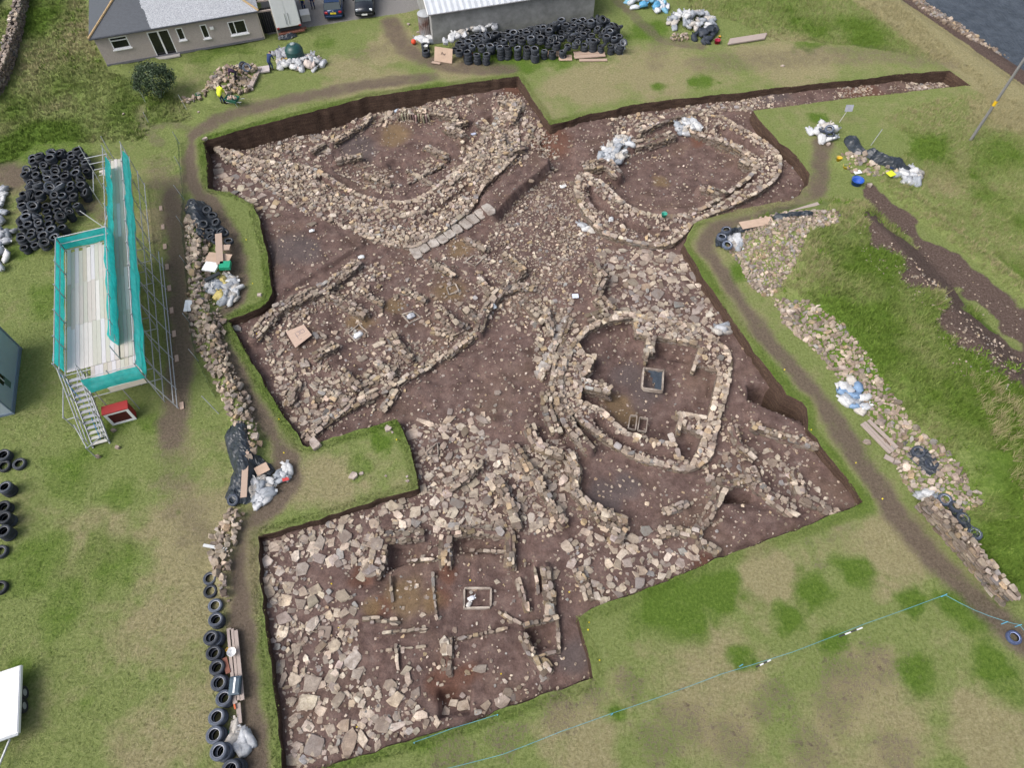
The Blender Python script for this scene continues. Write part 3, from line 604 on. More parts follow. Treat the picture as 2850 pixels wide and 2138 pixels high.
# ---- water and road
def build_water():
    m, nt, b = newmat('loch_water')
    n = noise_node(nt, 1.2, 6, 0.6); c = ramp(nt, n.outputs[0], [(0.3, (0.02, 0.026, 0.034)), (0.7, (0.055, 0.066, 0.082))])
    nt.links.new(c.outputs[0], b.inputs['Base Color']); b.inputs['Roughness'].default_value = 0.22
    w = N(nt, 'ShaderNodeTexWave'); w.inputs['Scale'].default_value = 0.9; w.inputs['Distortion'].default_value = 14; w.inputs['Detail'].default_value = 4
    g = N(nt, 'ShaderNodeNewGeometry'); nt.links.new(g.outputs['Position'], w.inputs['Vector'])
    bump(nt, b, mathn(nt, 'ADD', mathn(nt, 'MULTIPLY', w.outputs[0], .25), n.outputs[0]), 0.5, 0.12)
    a = SHORE[0]-SH_D*200+SH_N*6.2; V = []
    for u in (0, 400):
        for v in (0, 900): p = a+SH_D*u+SH_N*v; V.append((p[0], p[1], -1.95))
    o = MB().add(V, [(0, 2, 3, 1)]).obj('water', m); tag(o, 'dark rippled loch water beyond the stony shore', 'water', kind='structure')
build_water()
def build_road():
    m = plain('asphalt', (0.19, 0.185, 0.19), 0.9, .2, 20)
    P = [at(-260, 330), at(-120, 175), at(-40, 60), at(20, -30), at(60, -120)]
    W = 2.6; V = []; F = []
    for i, p in enumerate(P):
        t = (P[min(i+1, 4)]-P[max(i-1, 0)]); t.normalize(); n = Vector((-t.y, t.x, 0))
        for s in (0, W*2): 
            q = p+n*s; V.append((q.x, q.y, float(ground_z(np.array([q.x]), np.array([q.y]))[0])*0+0.19))
    for i in range(4): F.append((2*i, 2*i+1, 2*i+3, 2*i+2))
    o = MB().add(V, F).obj('road', m); tag(o, 'grey tarmac lane behind the stone dyke', 'road', kind='structure')
build_road()
# ================================================================== stones
def make_template(rng, kind):
    n = int(rng.integers(4, 8)) if kind == 'slab' else 8
    if kind == 'slab':
        a = np.sort((np.arange(n)+rng.uniform(-.33, .33, n))*2*np.pi/n); r = 0.5*rng.uniform(.66, 1.16, n); X = r*np.cos(a); Y = r*np.sin(a)
    else:                                   # squarish building block
        base = np.array([(-.5, -.34), (-.34, -.5), (.34, -.5), (.5, -.34), (.5, .34), (.34, .5), (-.34, .5), (-.5, .34)])*rng.uniform(.86, 1.06, (8, 1))+rng.uniform(-.05, .05, (8, 2)); X, Y = base.T
    rings = [(-.5, .93), (-.1, 1.0), (.38, .985), (.5, .91)]
    V = []
    for z, s in rings:
        j = rng.uniform(-.05, .05, (n, 3))
        V.append(np.c_[X*s+j[:, 0]*.4, Y*s+j[:, 1]*.4, z+j[:, 2]*(1.6 if z > 0 else .3)])
    V = np.concatenate(V); F = []
    for k in range(3):
        for i in range(n): F.append([k*n+i, k*n+(i+1) % n, (k+1)*n+(i+1) % n, (k+1)*n+i])
    F.append(list(range(3*n, 4*n)))
    return V, F
TR = np.random.default_rng(77)
SLABS = [make_template(TR, 'slab') for _ in range(22)]; BLOCKS_T = [make_template(TR, 'block') for _ in range(10)]
TEMPL = SLABS+BLOCKS_T; NS = len(SLABS)
TEMPL_ME = []
for k, (V, F) in enumerate(TEMPL):
    me = bpy.data.meshes.new('stone'); me.from_pydata([tuple(v) for v in V], [], F); me.materials.append(STONE); TEMPL_ME.append(me)
PAL = np.array([(.43,.365,.300), (.49,.43,.365), (.37,.325,.28), (.37,.33,.31), (.29,.29,.295), (.41,.325,.215), (.235,.19,.15), (.55,.50,.45)])*np.array((.90, .872, .835))
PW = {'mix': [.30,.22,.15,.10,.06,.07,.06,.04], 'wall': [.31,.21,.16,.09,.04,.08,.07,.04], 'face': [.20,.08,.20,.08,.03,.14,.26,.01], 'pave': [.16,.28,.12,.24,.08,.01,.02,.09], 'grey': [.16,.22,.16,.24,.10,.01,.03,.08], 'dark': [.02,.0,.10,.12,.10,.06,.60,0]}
class Bag:                                   # all the stones of one owner
    def __init__(s): s.r = []
    def add(s, c, d, rot, t, pal='mix', face=False, gain=1.0):
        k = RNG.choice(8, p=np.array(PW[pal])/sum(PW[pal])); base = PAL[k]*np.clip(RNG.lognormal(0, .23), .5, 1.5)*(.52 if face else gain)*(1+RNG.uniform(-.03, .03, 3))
        s.r.append((c, d, rot, t, base, face))
def rotm(rx, ry, rz): return np.array(Euler((rx, ry, rz)).to_matrix())
BAGS = {}
def bag(n): return BAGS.setdefault(n, Bag())
def rs(): return int(RNG.integers(0, NS))
def rb(): return int(RNG.integers(NS, len(TEMPL)))

def build_wall(own, P, w, h, course=0.10, z0=None, pal='wall'):
    """coursed drystone wall along a ground polyline: both faces, core and top"""
    B = bag(own); seg = np.linalg.norm(np.diff(P, axis=0), axis=1); L = np.concatenate([[0], np.cumsum(seg)])
    def pos(u):
        i = int(np.clip(np.searchsorted(L, u)-1, 0, len(seg)-1)); t = (P[i+1]-P[i])/seg[i]; return P[i]+t*(u-L[i]), t
    tot = L[-1]; nc = max(1, int(round(h/course)))
    slim = w < .3
    for cidx in range(nc):
        top = cidx == nc-1
        for side in ((0,) if slim else (-1, 1)):
            u = RNG.uniform(0, .2)
            while u < tot:
                l = RNG.uniform(.18, .6); dp = (w*.9 if slim else min(w*.55, RNG.uniform(.2, .36)))
                p, t = pos(min(u+l/2, tot)); nrm = np.array([-t[1], t[0]])
                miss = RNG.random() < (.12 if top else .02)
                if not miss:
                    off = side*(w/2-dp/2+RNG.uniform(-.08, .08)*(1.2 if top else 1)-0.03*cidx/nc)
                    c = p+nrm*off; bz = float(base_z(np.array([c[0]]), np.array([c[1]]))[0]) if z0 is None else z0
                    hh = h*(1+0.35*vnoise(np.array([u]), np.array([P[0][0]*7]), 1.4, 91)[0]) if not slim else h
                    if course*(cidx+.4) <= hh:
                        th = course*RNG.uniform(.8, 1.15)
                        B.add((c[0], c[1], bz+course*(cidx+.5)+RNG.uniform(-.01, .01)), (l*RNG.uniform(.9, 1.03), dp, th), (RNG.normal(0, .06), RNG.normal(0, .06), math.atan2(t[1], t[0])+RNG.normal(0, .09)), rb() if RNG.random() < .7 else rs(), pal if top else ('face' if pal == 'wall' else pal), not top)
                u += l*RNG.uniform(.95, 1.1)
    if not slim and w > .4:                       # rubble core showing on top
        for _ in range(int(tot*w*9)):
            u = RNG.uniform(0, tot); p, t = pos(u); nrm = np.array([-t[1], t[0]]); c = p+nrm*RNG.uniform(-.38, .38)*w
            bz = float(base_z(np.array([c[0]]), np.array([c[1]]))[0]) if z0 is None else z0
            s = RNG.uniform(.10, .34); hh = h*(1+0.35*vnoise(np.array([u]), np.array([P[0][0]*7]), 1.4, 91)[0])
            B.add((c[0], c[1], bz+hh-.06+RNG.uniform(-.06, .03)), (s, s*RNG.uniform(.5, .9), RNG.uniform(.06, .14)), (RNG.normal(0, .18), RNG.normal(0, .18), RNG.uniform(0, 6.28)), rs(), pal)
    if z0 is None and w > .3:                     # stones fallen from the faces
        for _ in range(int(tot*5)):
            u = RNG.uniform(0, tot); p, t = pos(u); nrm = np.array([-t[1], t[0]]); q = (w/2+abs(RNG.normal(0, .35)))*RNG.choice((-1, 1)); c = p+nrm*q
            s = RNG.uniform(.07, .34)*RNG.uniform(.6, 1); FALL.append((own, c[0], c[1], s))
FALL = []
for own, P, w, h in WALL_XY: build_wall(own, P, w, h)
FX = np.array([f[1] for f in FALL]); FY = np.array([f[2] for f in FALL]); FZ = floor_z(FX, FY); FK = inside(FX, FY, TRENCH) & (seg_dist(FX, FY, TRENCH, True) > .15)
for (own, x_, y_, s_), z_, k_ in zip(FALL, FZ, FK):
    if k_: bag(own).add((x_, y_, z_+.03), (s_, s_*RNG.uniform(.55, .95), max(.05, s_*.4)), (RNG.normal(0, .2), RNG.normal(0, .2), RNG.uniform(0, 6.28)), rs(), 'wall')

def build_platform(own, A, B, zt, SL):
    """coursed faces round the inner and outer outline, kerb stones on the edges, stones bedded in the soil top"""
    BG = bag(own)
    for P, sgn in ((A, -1), (B, 1)):
        if abs(P[0][0]) > 100: continue
        n = len(P); ctr = 0
        for i in range(n):
            a, b = P[i], P[(i+1) % n]; d = b-a; L = np.linalg.norm(d)
            if L < .05: continue
            t = d/L; nr = np.array([-t[1], t[0]]); mid = (a+b)/2
            if inside(np.array([mid[0]+nr[0]*.06]), np.array([mid[1]+nr[1]*.06]), B if sgn > 0 else A)[0] == (sgn > 0): nr = -nr      # nr points into the wall
            off = mid-nr*.35; zb = float(base_z(off[:1], off[1:])[0]); zb -= sum(h for PP, h in PIT_XY+SUNK_XY if inside(off[:1], off[1:], PP)[0])
            hh = zt-zb; nc = int(max(0, hh)/.095)
            for c in range(nc+1):
                top = c == nc; u = RNG.uniform(-.1, .1)
                while u < L:
                    l = RNG.uniform(.2, .62) if top else RNG.uniform(.18, .55); dp = RNG.uniform(.22, .42) if top else .26
                    if not (top and RNG.random() < .12):
                        q = a+t*(u+l/2)+nr*(dp/2+RNG.uniform(-.02, .04)); z = (zt+RNG.uniform(-.01, .05)) if top else zb+.095*(c+.5)
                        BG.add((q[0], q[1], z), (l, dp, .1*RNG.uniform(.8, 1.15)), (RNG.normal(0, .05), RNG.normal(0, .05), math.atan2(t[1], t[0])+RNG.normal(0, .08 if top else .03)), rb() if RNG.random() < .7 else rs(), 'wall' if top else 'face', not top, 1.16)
                    u += l*1.02
    lo, hi = A.min(0), A.max(0); n = int((hi-lo).prod()*34); x = RNG.uniform(lo[0], hi[0], n); y = RNG.uniform(lo[1], hi[1], n); k = inside(x, y, A) & ~inside(x, y, B)
    for S in SL: k &= ~inside(x, y, S)
    x, y = x[k], y[k]; de = np.minimum(seg_dist(x, y, A, True), seg_dist(x, y, B, True)); k = (de > .2); k &= RNG.random(len(x)) < np.where(de < .75, 1, .7); x, y = x[k], y[k]
    sz = .09+.42*RNG.random(len(x))**2.2; o = np.argsort(-sz); H = Hash(.6)
    for X, Y, Z, s in zip(x[o], y[o], floor_z(x[o], y[o]), sz[o]):
        if H.ok(X, Y, s*.42, .72): BG.add((X, Y, Z+.03+RNG.uniform(-.02, .03)), (s, s*RNG.uniform(.5, .95), max(.06, s*.3)), (RNG.normal(0, .14), RNG.normal(0, .14), RNG.uniform(0, 6.28)), rs(), 'wall', False, 1.1)
class Hash:
    def __init__(s, c=0.8): s.c = c; s.d = {}
    def ok(s, x, y, r, f):
        i, j = int(x//s.c), int(y//s.c)
        for a in (-1, 0, 1):
            for b in (-1, 0, 1):
                for X, Y, R in s.d.get((i+a, j+b), ()):
                    if (x-X)**2+(y-Y)**2 < (f*(r+R))**2: return False
        s.d.setdefault((i, j), []).append((x, y, r)); return True
for pl in PLAT_XY: build_platform(*pl)
def rubble(own, px, dens, smin, smax, pal='mix', flat=.25, tilt=.12, packed=.66, zf=None, world=None, power=3.0, lift=0.0, big=None):
    """stones of mixed sizes filling a polygon, largest first, without much overlap"""
    zf = zf or floor_z; B = bag(own)
    P = world if world is not None else np.array([[*a_base(a, b).xy] for a, b in px])
    lo, hi = P.min(0), P.max(0)
    area = 0.5*abs(np.dot(P[:, 0], np.roll(P[:, 1], 1))-np.dot(P[:, 1], np.roll(P[:, 0], 1)))
    n = int(area*dens*1.5); tries = n*2
    x = RNG.uniform(lo[0], hi[0], tries*3); y = RNG.uniform(lo[1], hi[1], tries*3); k = inside(x, y, P)
    if world is None: k &= inside(x, y, TRENCH) & (seg_dist(x, y, TRENCH, True) > .12)
    x, y = x[k][:tries], y[k][:tries]
    for BP, bh in BLOCK_XY:
        if bh > .3 and world is None: kb = ~inside(x, y, BP); x, y = x[kb], y[kb]
    s = smin+(smax-smin)*RNG.random(len(x))**power
    o = np.argsort(-s); x, y, s = x[o], y[o], s[o]; z = zf(x, y); H = Hash(max(.5, smax)); c = 0
    for X, Y, S, Z in zip(x, y, s, z):
        if c >= n: break
        asp = RNG.uniform(.55, 1.0)
        if not H.ok(X, Y, S*.5*(asp+1)/2, packed): continue
        c += 1; th = max(.04, S*flat*RNG.uniform(.6, 1.3)) if S < .5 else RNG.uniform(.06, .14)
        g = 1.0 if S < .6 else .45
        B.add((X, Y, Z+th*RNG.uniform(-.15, .42)+lift), (S, S*asp, th), (RNG.normal(0, tilt*g), RNG.normal(0, tilt*g), RNG.uniform(0, 6.28)), rs() if RNG.random() < .8 else rb(), pal)
R_ = rubble
R_('north', [(605,412),(720,405),(830,412),(900,475),(960,525),(1060,565),(1150,600),(1250,555),(1300,520),(1290,590),(1150,690),(1080,690),(960,640),(860,600),(700,500),(620,445)], 9, .12, .5, 'wall', .4, .25)
R_('floor', [(590,445),(700,512),(790,575),(765,622),(720,612),(700,560),(640,532),(590,520)], 5, .3, 1.1, 'grey', .12, .05, .85)
R_('north', [(574,402),(740,372),(1000,318),(1110,292),(1090,345),(920,388),(760,432),(640,410)], 5, .12, .5, 'wall', .4, .25)
R_('north', [(1060,335),(1120,285),(1330,250),(1310,320),(1150,345)], 6, .12, .55, 'wall', .4, .25)
R_('north', [(1370,255),(1440,262),(1500,340),(1535,425),(1480,442),(1400,480),(1330,520),(1260,475),(1290,390),(1370,330)], 8, .12, .5, 'wall', .45, .3)
R_('north', [(920,472),(1000,440),(1100,480),(1130,548),(1040,536)], 7, .1, .4, 'wall', .35, .2)
R_('north', [(1150,440),(1260,420),(1280,470),(1180,500),(1120,480)], 5, .1, .4, 'wall', .35, .2)
R_('north', [(800,400),(870,370),(930,400),(900,460),(840,440)], 4, .15, .7, 'pave', .2, .1)
R_('floor', [(1460,385),(1540,355),(1562,440),(1530,500),(1490,475)], 7, .1, .4, 'mix', .35, .2)
R_('floor', [(1420,475),(1600,510),(1655,640),(1560,760),(1400,800),(1330,720),(1380,620)], 13, .07, .34, 'mix', .4, .2, .75, power=3)
R_('floor', [(1660,700),(1800,688),(1900,715),(1960,812),(2010,900),(1950,925),(1800,885),(1700,855),(1690,770)], 7, .22, .85, 'pave', .16, .09, .7)
R_('floor', [(1690,855),(1850,885),(1950,905),(2010,965),(1900,950),(1780,930)], 9, .15, .5, 'mix', .3, .2)
R_('floor', [(1560,640),(1700,660),(1690,760),(1600,800),(1550,760)], 10, .08, .35, 'mix', .35, .2)
R_('east', [(1870,302),(2050,262),(2130,258),(2095,310),(1990,312),(1920,335)], 9, .12, .45, 'mix', .35, .2)
R_('floor', [(2330,228),(2430,222),(2420,265),(2320,278)], 8, .08, .35, 'mix', .3, .15)
R_('floor', [(2500,212),(2650,205),(2665,238),(2530,252)], 10, .08, .4, 'pave', .3, .15)
R_('floor', [(2060,262),(2160,250),(2150,300),(2080,306)], 8, .08, .4, 'pave', .3, .15)
R_('east', [(1690,330),(1780,302),(1880,312),(1780,400),(1730,420),(1700,372)], 7, .12, .5, 'mix', .35, .22)
R_('east', [(1720,400),(1830,390),(1850,440),(1760,470)], 5, .08, .35, 'mix', .35, .2)
R_('long', [(722,920),(800,850),(900,800),(1000,722),(1080,742),(1060,800),(940,850),(860,890),(800,965),(780,1040),(730,1010)], 8, .12, .48, 'wall', .38, .22)
R_('long', [(745,1012),(830,990),(900,1010),(960,1060),(1050,1092),(960,1140),(870,1200),(812,1170),(765,1090)], 7.5, .14, .6, 'wall', .32, .2)
R_('long', [(820,1170),(870,1190),(900,1160),(960,1140),(900,1210),(855,1238)], 7, .14, .4, 'mix', .35, .2)
R_('long', [(1080,960),(1200,955),(1330,895),(1400,800),(1450,772),(1480,825),(1350,925),(1200,1012),(1080,1072),(1000,1085)], 8, .1, .45, 'wall', .38, .22)
R_('floor', [(1400,800),(1560,762),(1600,832),(1560,925),(1480,960),(1420,900)], 11, .08, .42, 'mix', .35, .22)
R_('floor', [(1140,1185),(1300,1182),(1420,1250),(1560,1225),(1600,1330),(1560,1480),(1400,1480),(1280,1470),(1100,1462),(1060,1402),(1172,1365),(1150,1265)], 6.5, .14, .8, 'pave', .22, .18, .66)
R_('round', [(1540,1000),(1640,1010),(1640,1200),(1580,1210),(1540,1100)], 8, .12, .45, 'wall', .38, .25)
R_('round', [(1930,1190),(2050,1150),(2090,1252),(2050,1330),(1960,1320)], 5.5, .12, .55, 'wall', .3, .25)
R_('round', [(1480,880),(1580,850),(1620,900),(1560,1050),(1490,1060)], 7, .12, .5, 'mix', .3, .22)
R_('annexe', [(1570,1500),(1760,1495),(1960,1515),(1958,1568),(1680,1688),(1625,1640),(1585,1570)], 6, .14, .75, 'pave', .22, .22)
R_('annexe', [(2100,1252),(2230,1262),(2270,1350),(2330,1430),(2200,1402),(2120,1342)], 5, .14, .5, 'pave', .25, .18)
R_('annexe', [(1600,1400),(1680,1430),(1740,1450),(1720,1520),(1600,1490)], 6, .12, .55, 'wall', .28, .2)
R_('annexe', [(1690,1290),(1850,1320),(1950,1400),(1850,1420),(1700,1380)], 1.6, .08, .35, 'mix', .3, .15)
R_('floor', [(728,1512),(800,1492),(960,1435),(1080,1402),(1062,1490),(1040,1600),(960,1590),(880,1560),(800,1560),(740,1620)], 1.9, .25, .8, 'pave', .14, .12, .8, power=1.5)
R_('floor', [(730,1600),(850,1560),(860,1640),(990,1650),(1000,1800),(1000,1900),(1150,1900),(1170,1990),(1250,2010),(1150,2052),(900,2128),(800,2140),(765,1900),(738,1700)], 1.9, .26, .9, 'pave', .12, .11, .8, power=1.6)
R_('long', [(735,935),(1000,735),(1330,705),(1440,765),(1330,915),(1050,1085),(855,1228),(745,1020)], 3.0, .07, .42, 'mix', .3, .18, .6)
R_('floor', [(1080,700),(1330,640),(1420,770),(1320,770),(1200,760)], 3.0, .06, .3, 'mix', .3, .18, .6)
R_('floor', [(1330,1130),(1420,1125),(1425,1190),(1340,1190)], 5, .1, .45, 'mix', .3, .2, .6)
R_('floor', [(1240,1150),(1310,1140),(1320,1190),(1200,1195)], 5, .12, .5, 'mix', .3, .2, .6)
R_('floor', [(2100,1090),(2180,1105),(2230,1135),(2230,1170),(2150,1140)], 6, .1, .4, 'grey', .35, .25, .6)
R_('floor', [(1560,420),(1700,360),(1730,400),(1650,450)], 2, .06, .3, 'mix', .3, .2, .6)
for _ in range(2): R_('floor', [(728,1512),(800,1492),(960,1435),(1080,1402),(1062,1490),(1040,1600),(960,1590),(880,1560),(850,1560),(860,1640),(990,1650),(1000,1900),(1150,1900),(1170,1990),(1250,2010),(1150,2052),(900,2128),(800,2140),(765,1900),(738,1700)], 4.2, .08, .42, 'pave', .24, .18, .6)
R_('floor', [(1140,1185),(1300,1182),(1420,1250),(1560,1225),(1600,1330),(1560,1480),(1400,1480),(1280,1470),(1100,1462),(1060,1402),(1172,1365),(1150,1265)], 6, .08, .35, 'mix', .24, .18, .6)
R_('lower', [(1060,1470),(1250,1440),(1420,1460),(1420,1490),(1240,1480),(1065,1500)], 6, .15, .7, 'pave', .2, .15)
R_('lower', [(1000,1560),(1060,1500),(1060,1600),(990,1630)], 5, .2, .9, 'pave', .16, .1)
R_('lower', [(1330,1960),(1440,1900),(1440,1960),(1320,2000)], 4, .2, .8, 'pave', .2, .15)
R_('lower', [(1440,1880),(1530,1850),(1555,1920),(1430,1962)], 5, .1, .4, 'mix', .3, .2)
R_('lower', [(1225,1930),(1310,1925),(1305,1992),(1228,1996)], 6, .25, .7, 'grey', .12, .04, .9)
R_('lower', [(1060,1600),(1450,1590),(1440,1900),(1200,1900),(1010,1800)], .9, .08, .4, 'mix', .25, .15)
# loose small stones over the whole floor
lo, hi = TRENCH.min(0), TRENCH.max(0)
R_('floor', None, 3.4, .05, .22, 'mix', .4, .2, .6, world=TRENCH, power=2.6)
# single big slabs: (px centre, length m, width m, yaw deg, palette)
for px, py, l, w_, a in [(871,1675,1.15,.95,70),(955,1662,1.0,.95,2),(915,1668,.7,.9,80),(955,1710,1.0,.6,5),(930,1560,.75,.75,30),(932,1800,.85,.85,20),(994,1880,.8,.8,45),(870,1900,1.25,1.1,30),(870,1740,1.0,.7,60),(790,1890,.9,.6,80),(820,1890,.75,.8,70),(975,2070,1.5,.8,75),(1010,2060,1.3,.7,110),
     (1130,1870,1.0,.55,20),(1135,1890,.9,.45,110),(1340,1862,.9,.5,0),(1400,1955,.95,.7,20),(1120,1395,1.1,.7,80),(1090,1412,.9,1.0,85),(1262,1430,.9,.7,60),(950,1470,1.2,.6,100),(890,1510,1.2,.7,95),(960,1440,.7,.6,30),(1190,1180,1.5,.7,-25),(1250,1170,1.1,.6,20),(1340,1170,1.1,.5,-30),
     (1497,1000,.95,.6,10),(1455,1390,.8,.7,20),(850,1015,.9,.7,15),(1055,960,1.2,.55,35),(1010,1000,.9,.6,60),(900,935,1.3,.5,-50),(660,915,.9,.8,20),(870,625,1.2,.8,0),(640,500,1.0,.8,0),(700,560,1.4,.9,20),(1030,1590,1.4,.6,10),(1130,600,1.6,.7,25),(1480,505,0.6,.5,0),(1800,700,1.0,.7,0),(2210,1430,1.0,.4,-35),
     (1240,1800,1.3,.7,88),(1160,560,.9,.6,10),(1800,1480,.9,.7,0),(1760,1525,1.0,.6,0),(1930,1555,1.0,.5,-30),(1880,1100,.2,.2,0),(1545,1600,.9,.6,80),(1520,1850,.9,.7,-40),(1385,1095,.6,.5,0),(760,1520,.9,.5,40),(1100,1350,.5,.4,0),(1010,930,1.2,.5,-40),(880,935,1.0,.5,-40),(2150,1290,.8,.6,20),(905,420,1.5,.7,15)]:
    p = af(px, py); bag('floor').add((p.x, p.y, p.z+.05), (l*.85, w_*.85, .1), (RNG.normal(0, .03), RNG.normal(0, .03), math.radians(a)+RNG.normal(0, .1)), rs(), 'pave')
# stones of the spoil heap on the east side and the stony shore
HEAPS = []
def heap(own, px, dens, smin, smax, pal='mix', lift=0.0):
    HP = np.array([[*ag(a, b).xy] for a, b in px]); HEAPS.append((HP, dens))
    rubble(own, None, dens, smin, smax, pal, .5, .4, .6, zf=ground_z, world=HP, power=1.8, lift=lift)
heap('heap', [(2020,650),(2080,620),(2200,590),(2340,590),(2330,620),(2250,640),(2230,700),(2190,780),(2140,830),(2090,800),(2060,740),(2030,700)], 34, .09, .38)
heap('heap', [(2150,830),(2260,840),(2345,900),(2410,985),(2465,1060),(2530,1170),(2640,1260),(2690,1330),(2735,1400),(2680,1440),(2600,1400),(2530,1370),(2480,1270),(2440,1190),(2350,1080),(2280,990),(2180,900)], 34, .09, .46)
heap('heap', [(2380,610),(2460,660),(2580,760),(2690,880),(2600,870),(2500,820),(2400,720)], 5, .04, .2)
heap('heap', [(2580,880),(2700,890),(2850,1000),(2850,1120),(2650,1040)], 5, .04, .2)
heap('heap', [(2430,540),(2570,660),(2760,800),(2850,870),(2850,980),(2640,790),(2450,600)], 1.6, .04, .16)
heap('heap', [(2340,430),(2400,420),(2480,450),(2500,480),(2440,490),(2360,480)], 9, .15, .5)
heap('shore', [(2500,-40),(2600,-40),(2700,20),(2860,100),(2860,190),(2700,110),(2560,25)], 14, .12, .5, 'dark')
# stone bank along the west path
heap('bank', [(524,570),(565,575),(585,680),(585,760),(590,830),(625,900),(630,960),(645,1010),(690,1100),(715,1170),(728,1240),(715,1300),(670,1280),(655,1200),(620,1110),(585,1040),(545,960),(520,860),(530,780),(518,680)], 30, .12, .5, 'wall', .1)
heap('bank', [(640,1420),(680,1430),(660,1500),(650,1560),(630,1600),(640,1680),(615,1640),(590,1570),(590,1500)], 24, .12, .5, 'mix', .08)
heap('pile', [(610,190),(680,180),(720,200),(700,255),(650,265),(610,250),(560,280),(515,292),(505,280),(560,260)], 10, .15, .55, 'wall', .15)
heap('bagstone', [(1862,98),(1910,95),(1920,115),(1870,118)], 14, .12, .35, 'wall', .15)

build_wall('retain', np.array([[*at(a, b).xy] for a, b in [(2556,1402),(2600,1450),(2650,1508),(2720,1592),(2790,1668)]]), .75, 1.0, .1, 0.0, 'mix')
build_wall('dyke', np.array([[*at(a, b, .9).xy] for a, b in [(62,-40),(48,0),(42,40),(28,95),(12,150),(-6,200),(-40,260)]]), .8, 1.15, .14, 0.0, 'grey')
OWN = {}
for key, name, label, cat, piece in [
  ('north', 'stone_ruin', 'oval stone ruin with a sunken floor under the deep dark earth section', 'ruin', 'stone'),
  ('east', 'stone_ruin', 'horseshoe-shaped stone ruin with double walls beside the narrow trench arm', 'ruin', 'stone'),
  ('long', 'stone_ruin', 'long stone ruin with paired piers and four small hearths, near the scaffold side', 'ruin', 'stone'),
  ('round', 'stone_ruin', 'round stone ruin with tall piers around a hearth holding dark plastic', 'ruin', 'stone'),
  ('annexe', 'stone_ruin', 'half-round walled rooms joined below the round ruin, beside the lawn', 'ruin', 'stone'),
  ('lower', 'stone_ruin', 'low rectangular stone ruin with an empty square hearth amid large paving', 'ruin', 'stone'),
  ('heap', 'stone_heap', 'long grey heap of loose stone along the overgrown spoil mound', 'stone heap', 'stone'),
  ('bank', 'stone_bank', 'narrow bank of beige stones beside the curving earth path', 'stone bank', 'stone'),
  ('pile', 'stone_heap', 'small stone pile where the workers bend beside the round bush', 'stone heap', 'stone'),
  ('retain', 'dry_stone_wall', 'short dry stone retaining wall at the foot of the overgrown mound', 'stone wall', 'stone'),
  ('dyke', 'dry_stone_wall', 'mossy grey stone dyke along the lane beyond the bungalow', 'stone wall', 'stone'),
  ('bagstone', 'stone_heap', 'little brown stone pile in front of the white bags on grass', 'stone heap', 'stone')]:
    OWN[key] = empty(name, (0, 0, 0), 0, label, cat)
    if key in ('retain', 'dyke'): pass
    elif key in ('heap', 'bank', 'pile', 'bagstone'): OWN[key]['group'] = 'stone heaps around the trench'
    else: OWN[key]['group'] = 'ruined stone buildings in the trench'
def flush(key, parent, nmax, piece='stone', stuff='small_stones'):
    R = BAGS[key].r
    score = np.array([d[0]*d[1]*(0.25 if f else 1.0)*(1+0.02*max(0, 40-c[1])) for c, d, r, t, b, f in R]); order = np.argsort(-score)
    for i in order[:nmax]:
        c, d, r, t, b, f = R[i]
        o = bpy.data.objects.new(piece, TEMPL_ME[t]); col.objects.link(o)
        o.location = c; o.rotation_euler = r; o.scale = d; o.color = (*b, 1)
        if parent: o.parent = parent
    rest = order[nmax:]
    if not len(rest): return
    byt = {}
    for i in rest: byt.setdefault(R[i][3], []).append(i)
    VV = []; FF = []; SZ = []; CC = []; off = 0
    for t, ids in byt.items():
        V, F = TEMPL[t]; n = len(V); M = np.array([rotm(*R[i][2])*np.array(R[i][1])[None, :] for i in ids])
        W = np.einsum('kij,vj->kvi', M, V)+np.array([R[i][0] for i in ids])[:, None, :]
        VV.append(W.reshape(-1, 3)); CC.append(np.repeat(np.array([R[i][4] for i in ids]), n, 0))
        flat = np.concatenate([np.array(f) for f in F]); sz = np.array([len(f) for f in F])
        FF.append((flat[None, :]+(np.arange(len(ids))*n)[:, None]).ravel()+off); SZ.append(np.tile(sz, len(ids))); off += n*len(ids)
    me = fast_mesh(stuff, np.concatenate(VV), np.concatenate(FF), np.concatenate(SZ), dict(col=np.concatenate(CC))); me.materials.append(STONE)
    o = link(stuff, me, parent, color=(0, 0, 0)); o['kind'] = 'stuff'; return o
for key in ('north', 'east', 'long', 'round', 'annexe', 'lower', 'heap', 'bank', 'pile', 'bagstone', 'retain', 'dyke'): flush(key, OWN[key], 290)
flush('floor', TRENCH_FLOOR, 300, 'paving_stone', 'loose_stones')
flush('shore', GROUND, 40, 'shore_stone', 'shore_stones')
NST = {k: len(b.r) for k, b in BAGS.items()}; print('STONES', NST, sum(NST.values()))
# ================================================================== tyres
def tyre_mesh():
    R, r, w = .34, .205, .115                      # outer radius, bead radius, half width
    prof = [(r+.012, -w*.62), (r, -w*.72), (r+.02, -w*.86), (r+.065, -w), (R-.035, -w*.95), (R-.008, -w*.74), (R, -w*.45), (R-.012, -w*.42), (R-.012, -w*.34), (R, -w*.31), (R+.002, 0)]
    prof += [(a, -b) for a, b in prof[-2::-1]]
    inner = [(R-.03, w*.55), (R-.024, 0), (R-.03, -w*.55)]
    P = prof+inner; m = len(P); n = 22
    mb = MB().lathe(P, n, closed=True)
    me = mb.mesh('tyre', plain('tyre_rubber', (.034, .040, .051), .75, .35, 9, spec=.35, tint=True), True)
    me.materials.append(plain('tyre_bead', (.21, .215, .225), .85, .35, 9, tint=True))
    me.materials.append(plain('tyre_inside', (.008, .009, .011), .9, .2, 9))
    mi = []
    for k in range(n):
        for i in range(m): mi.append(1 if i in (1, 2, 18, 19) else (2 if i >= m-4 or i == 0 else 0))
    me.polygons.foreach_set('material_index', mi); me.update(); return me
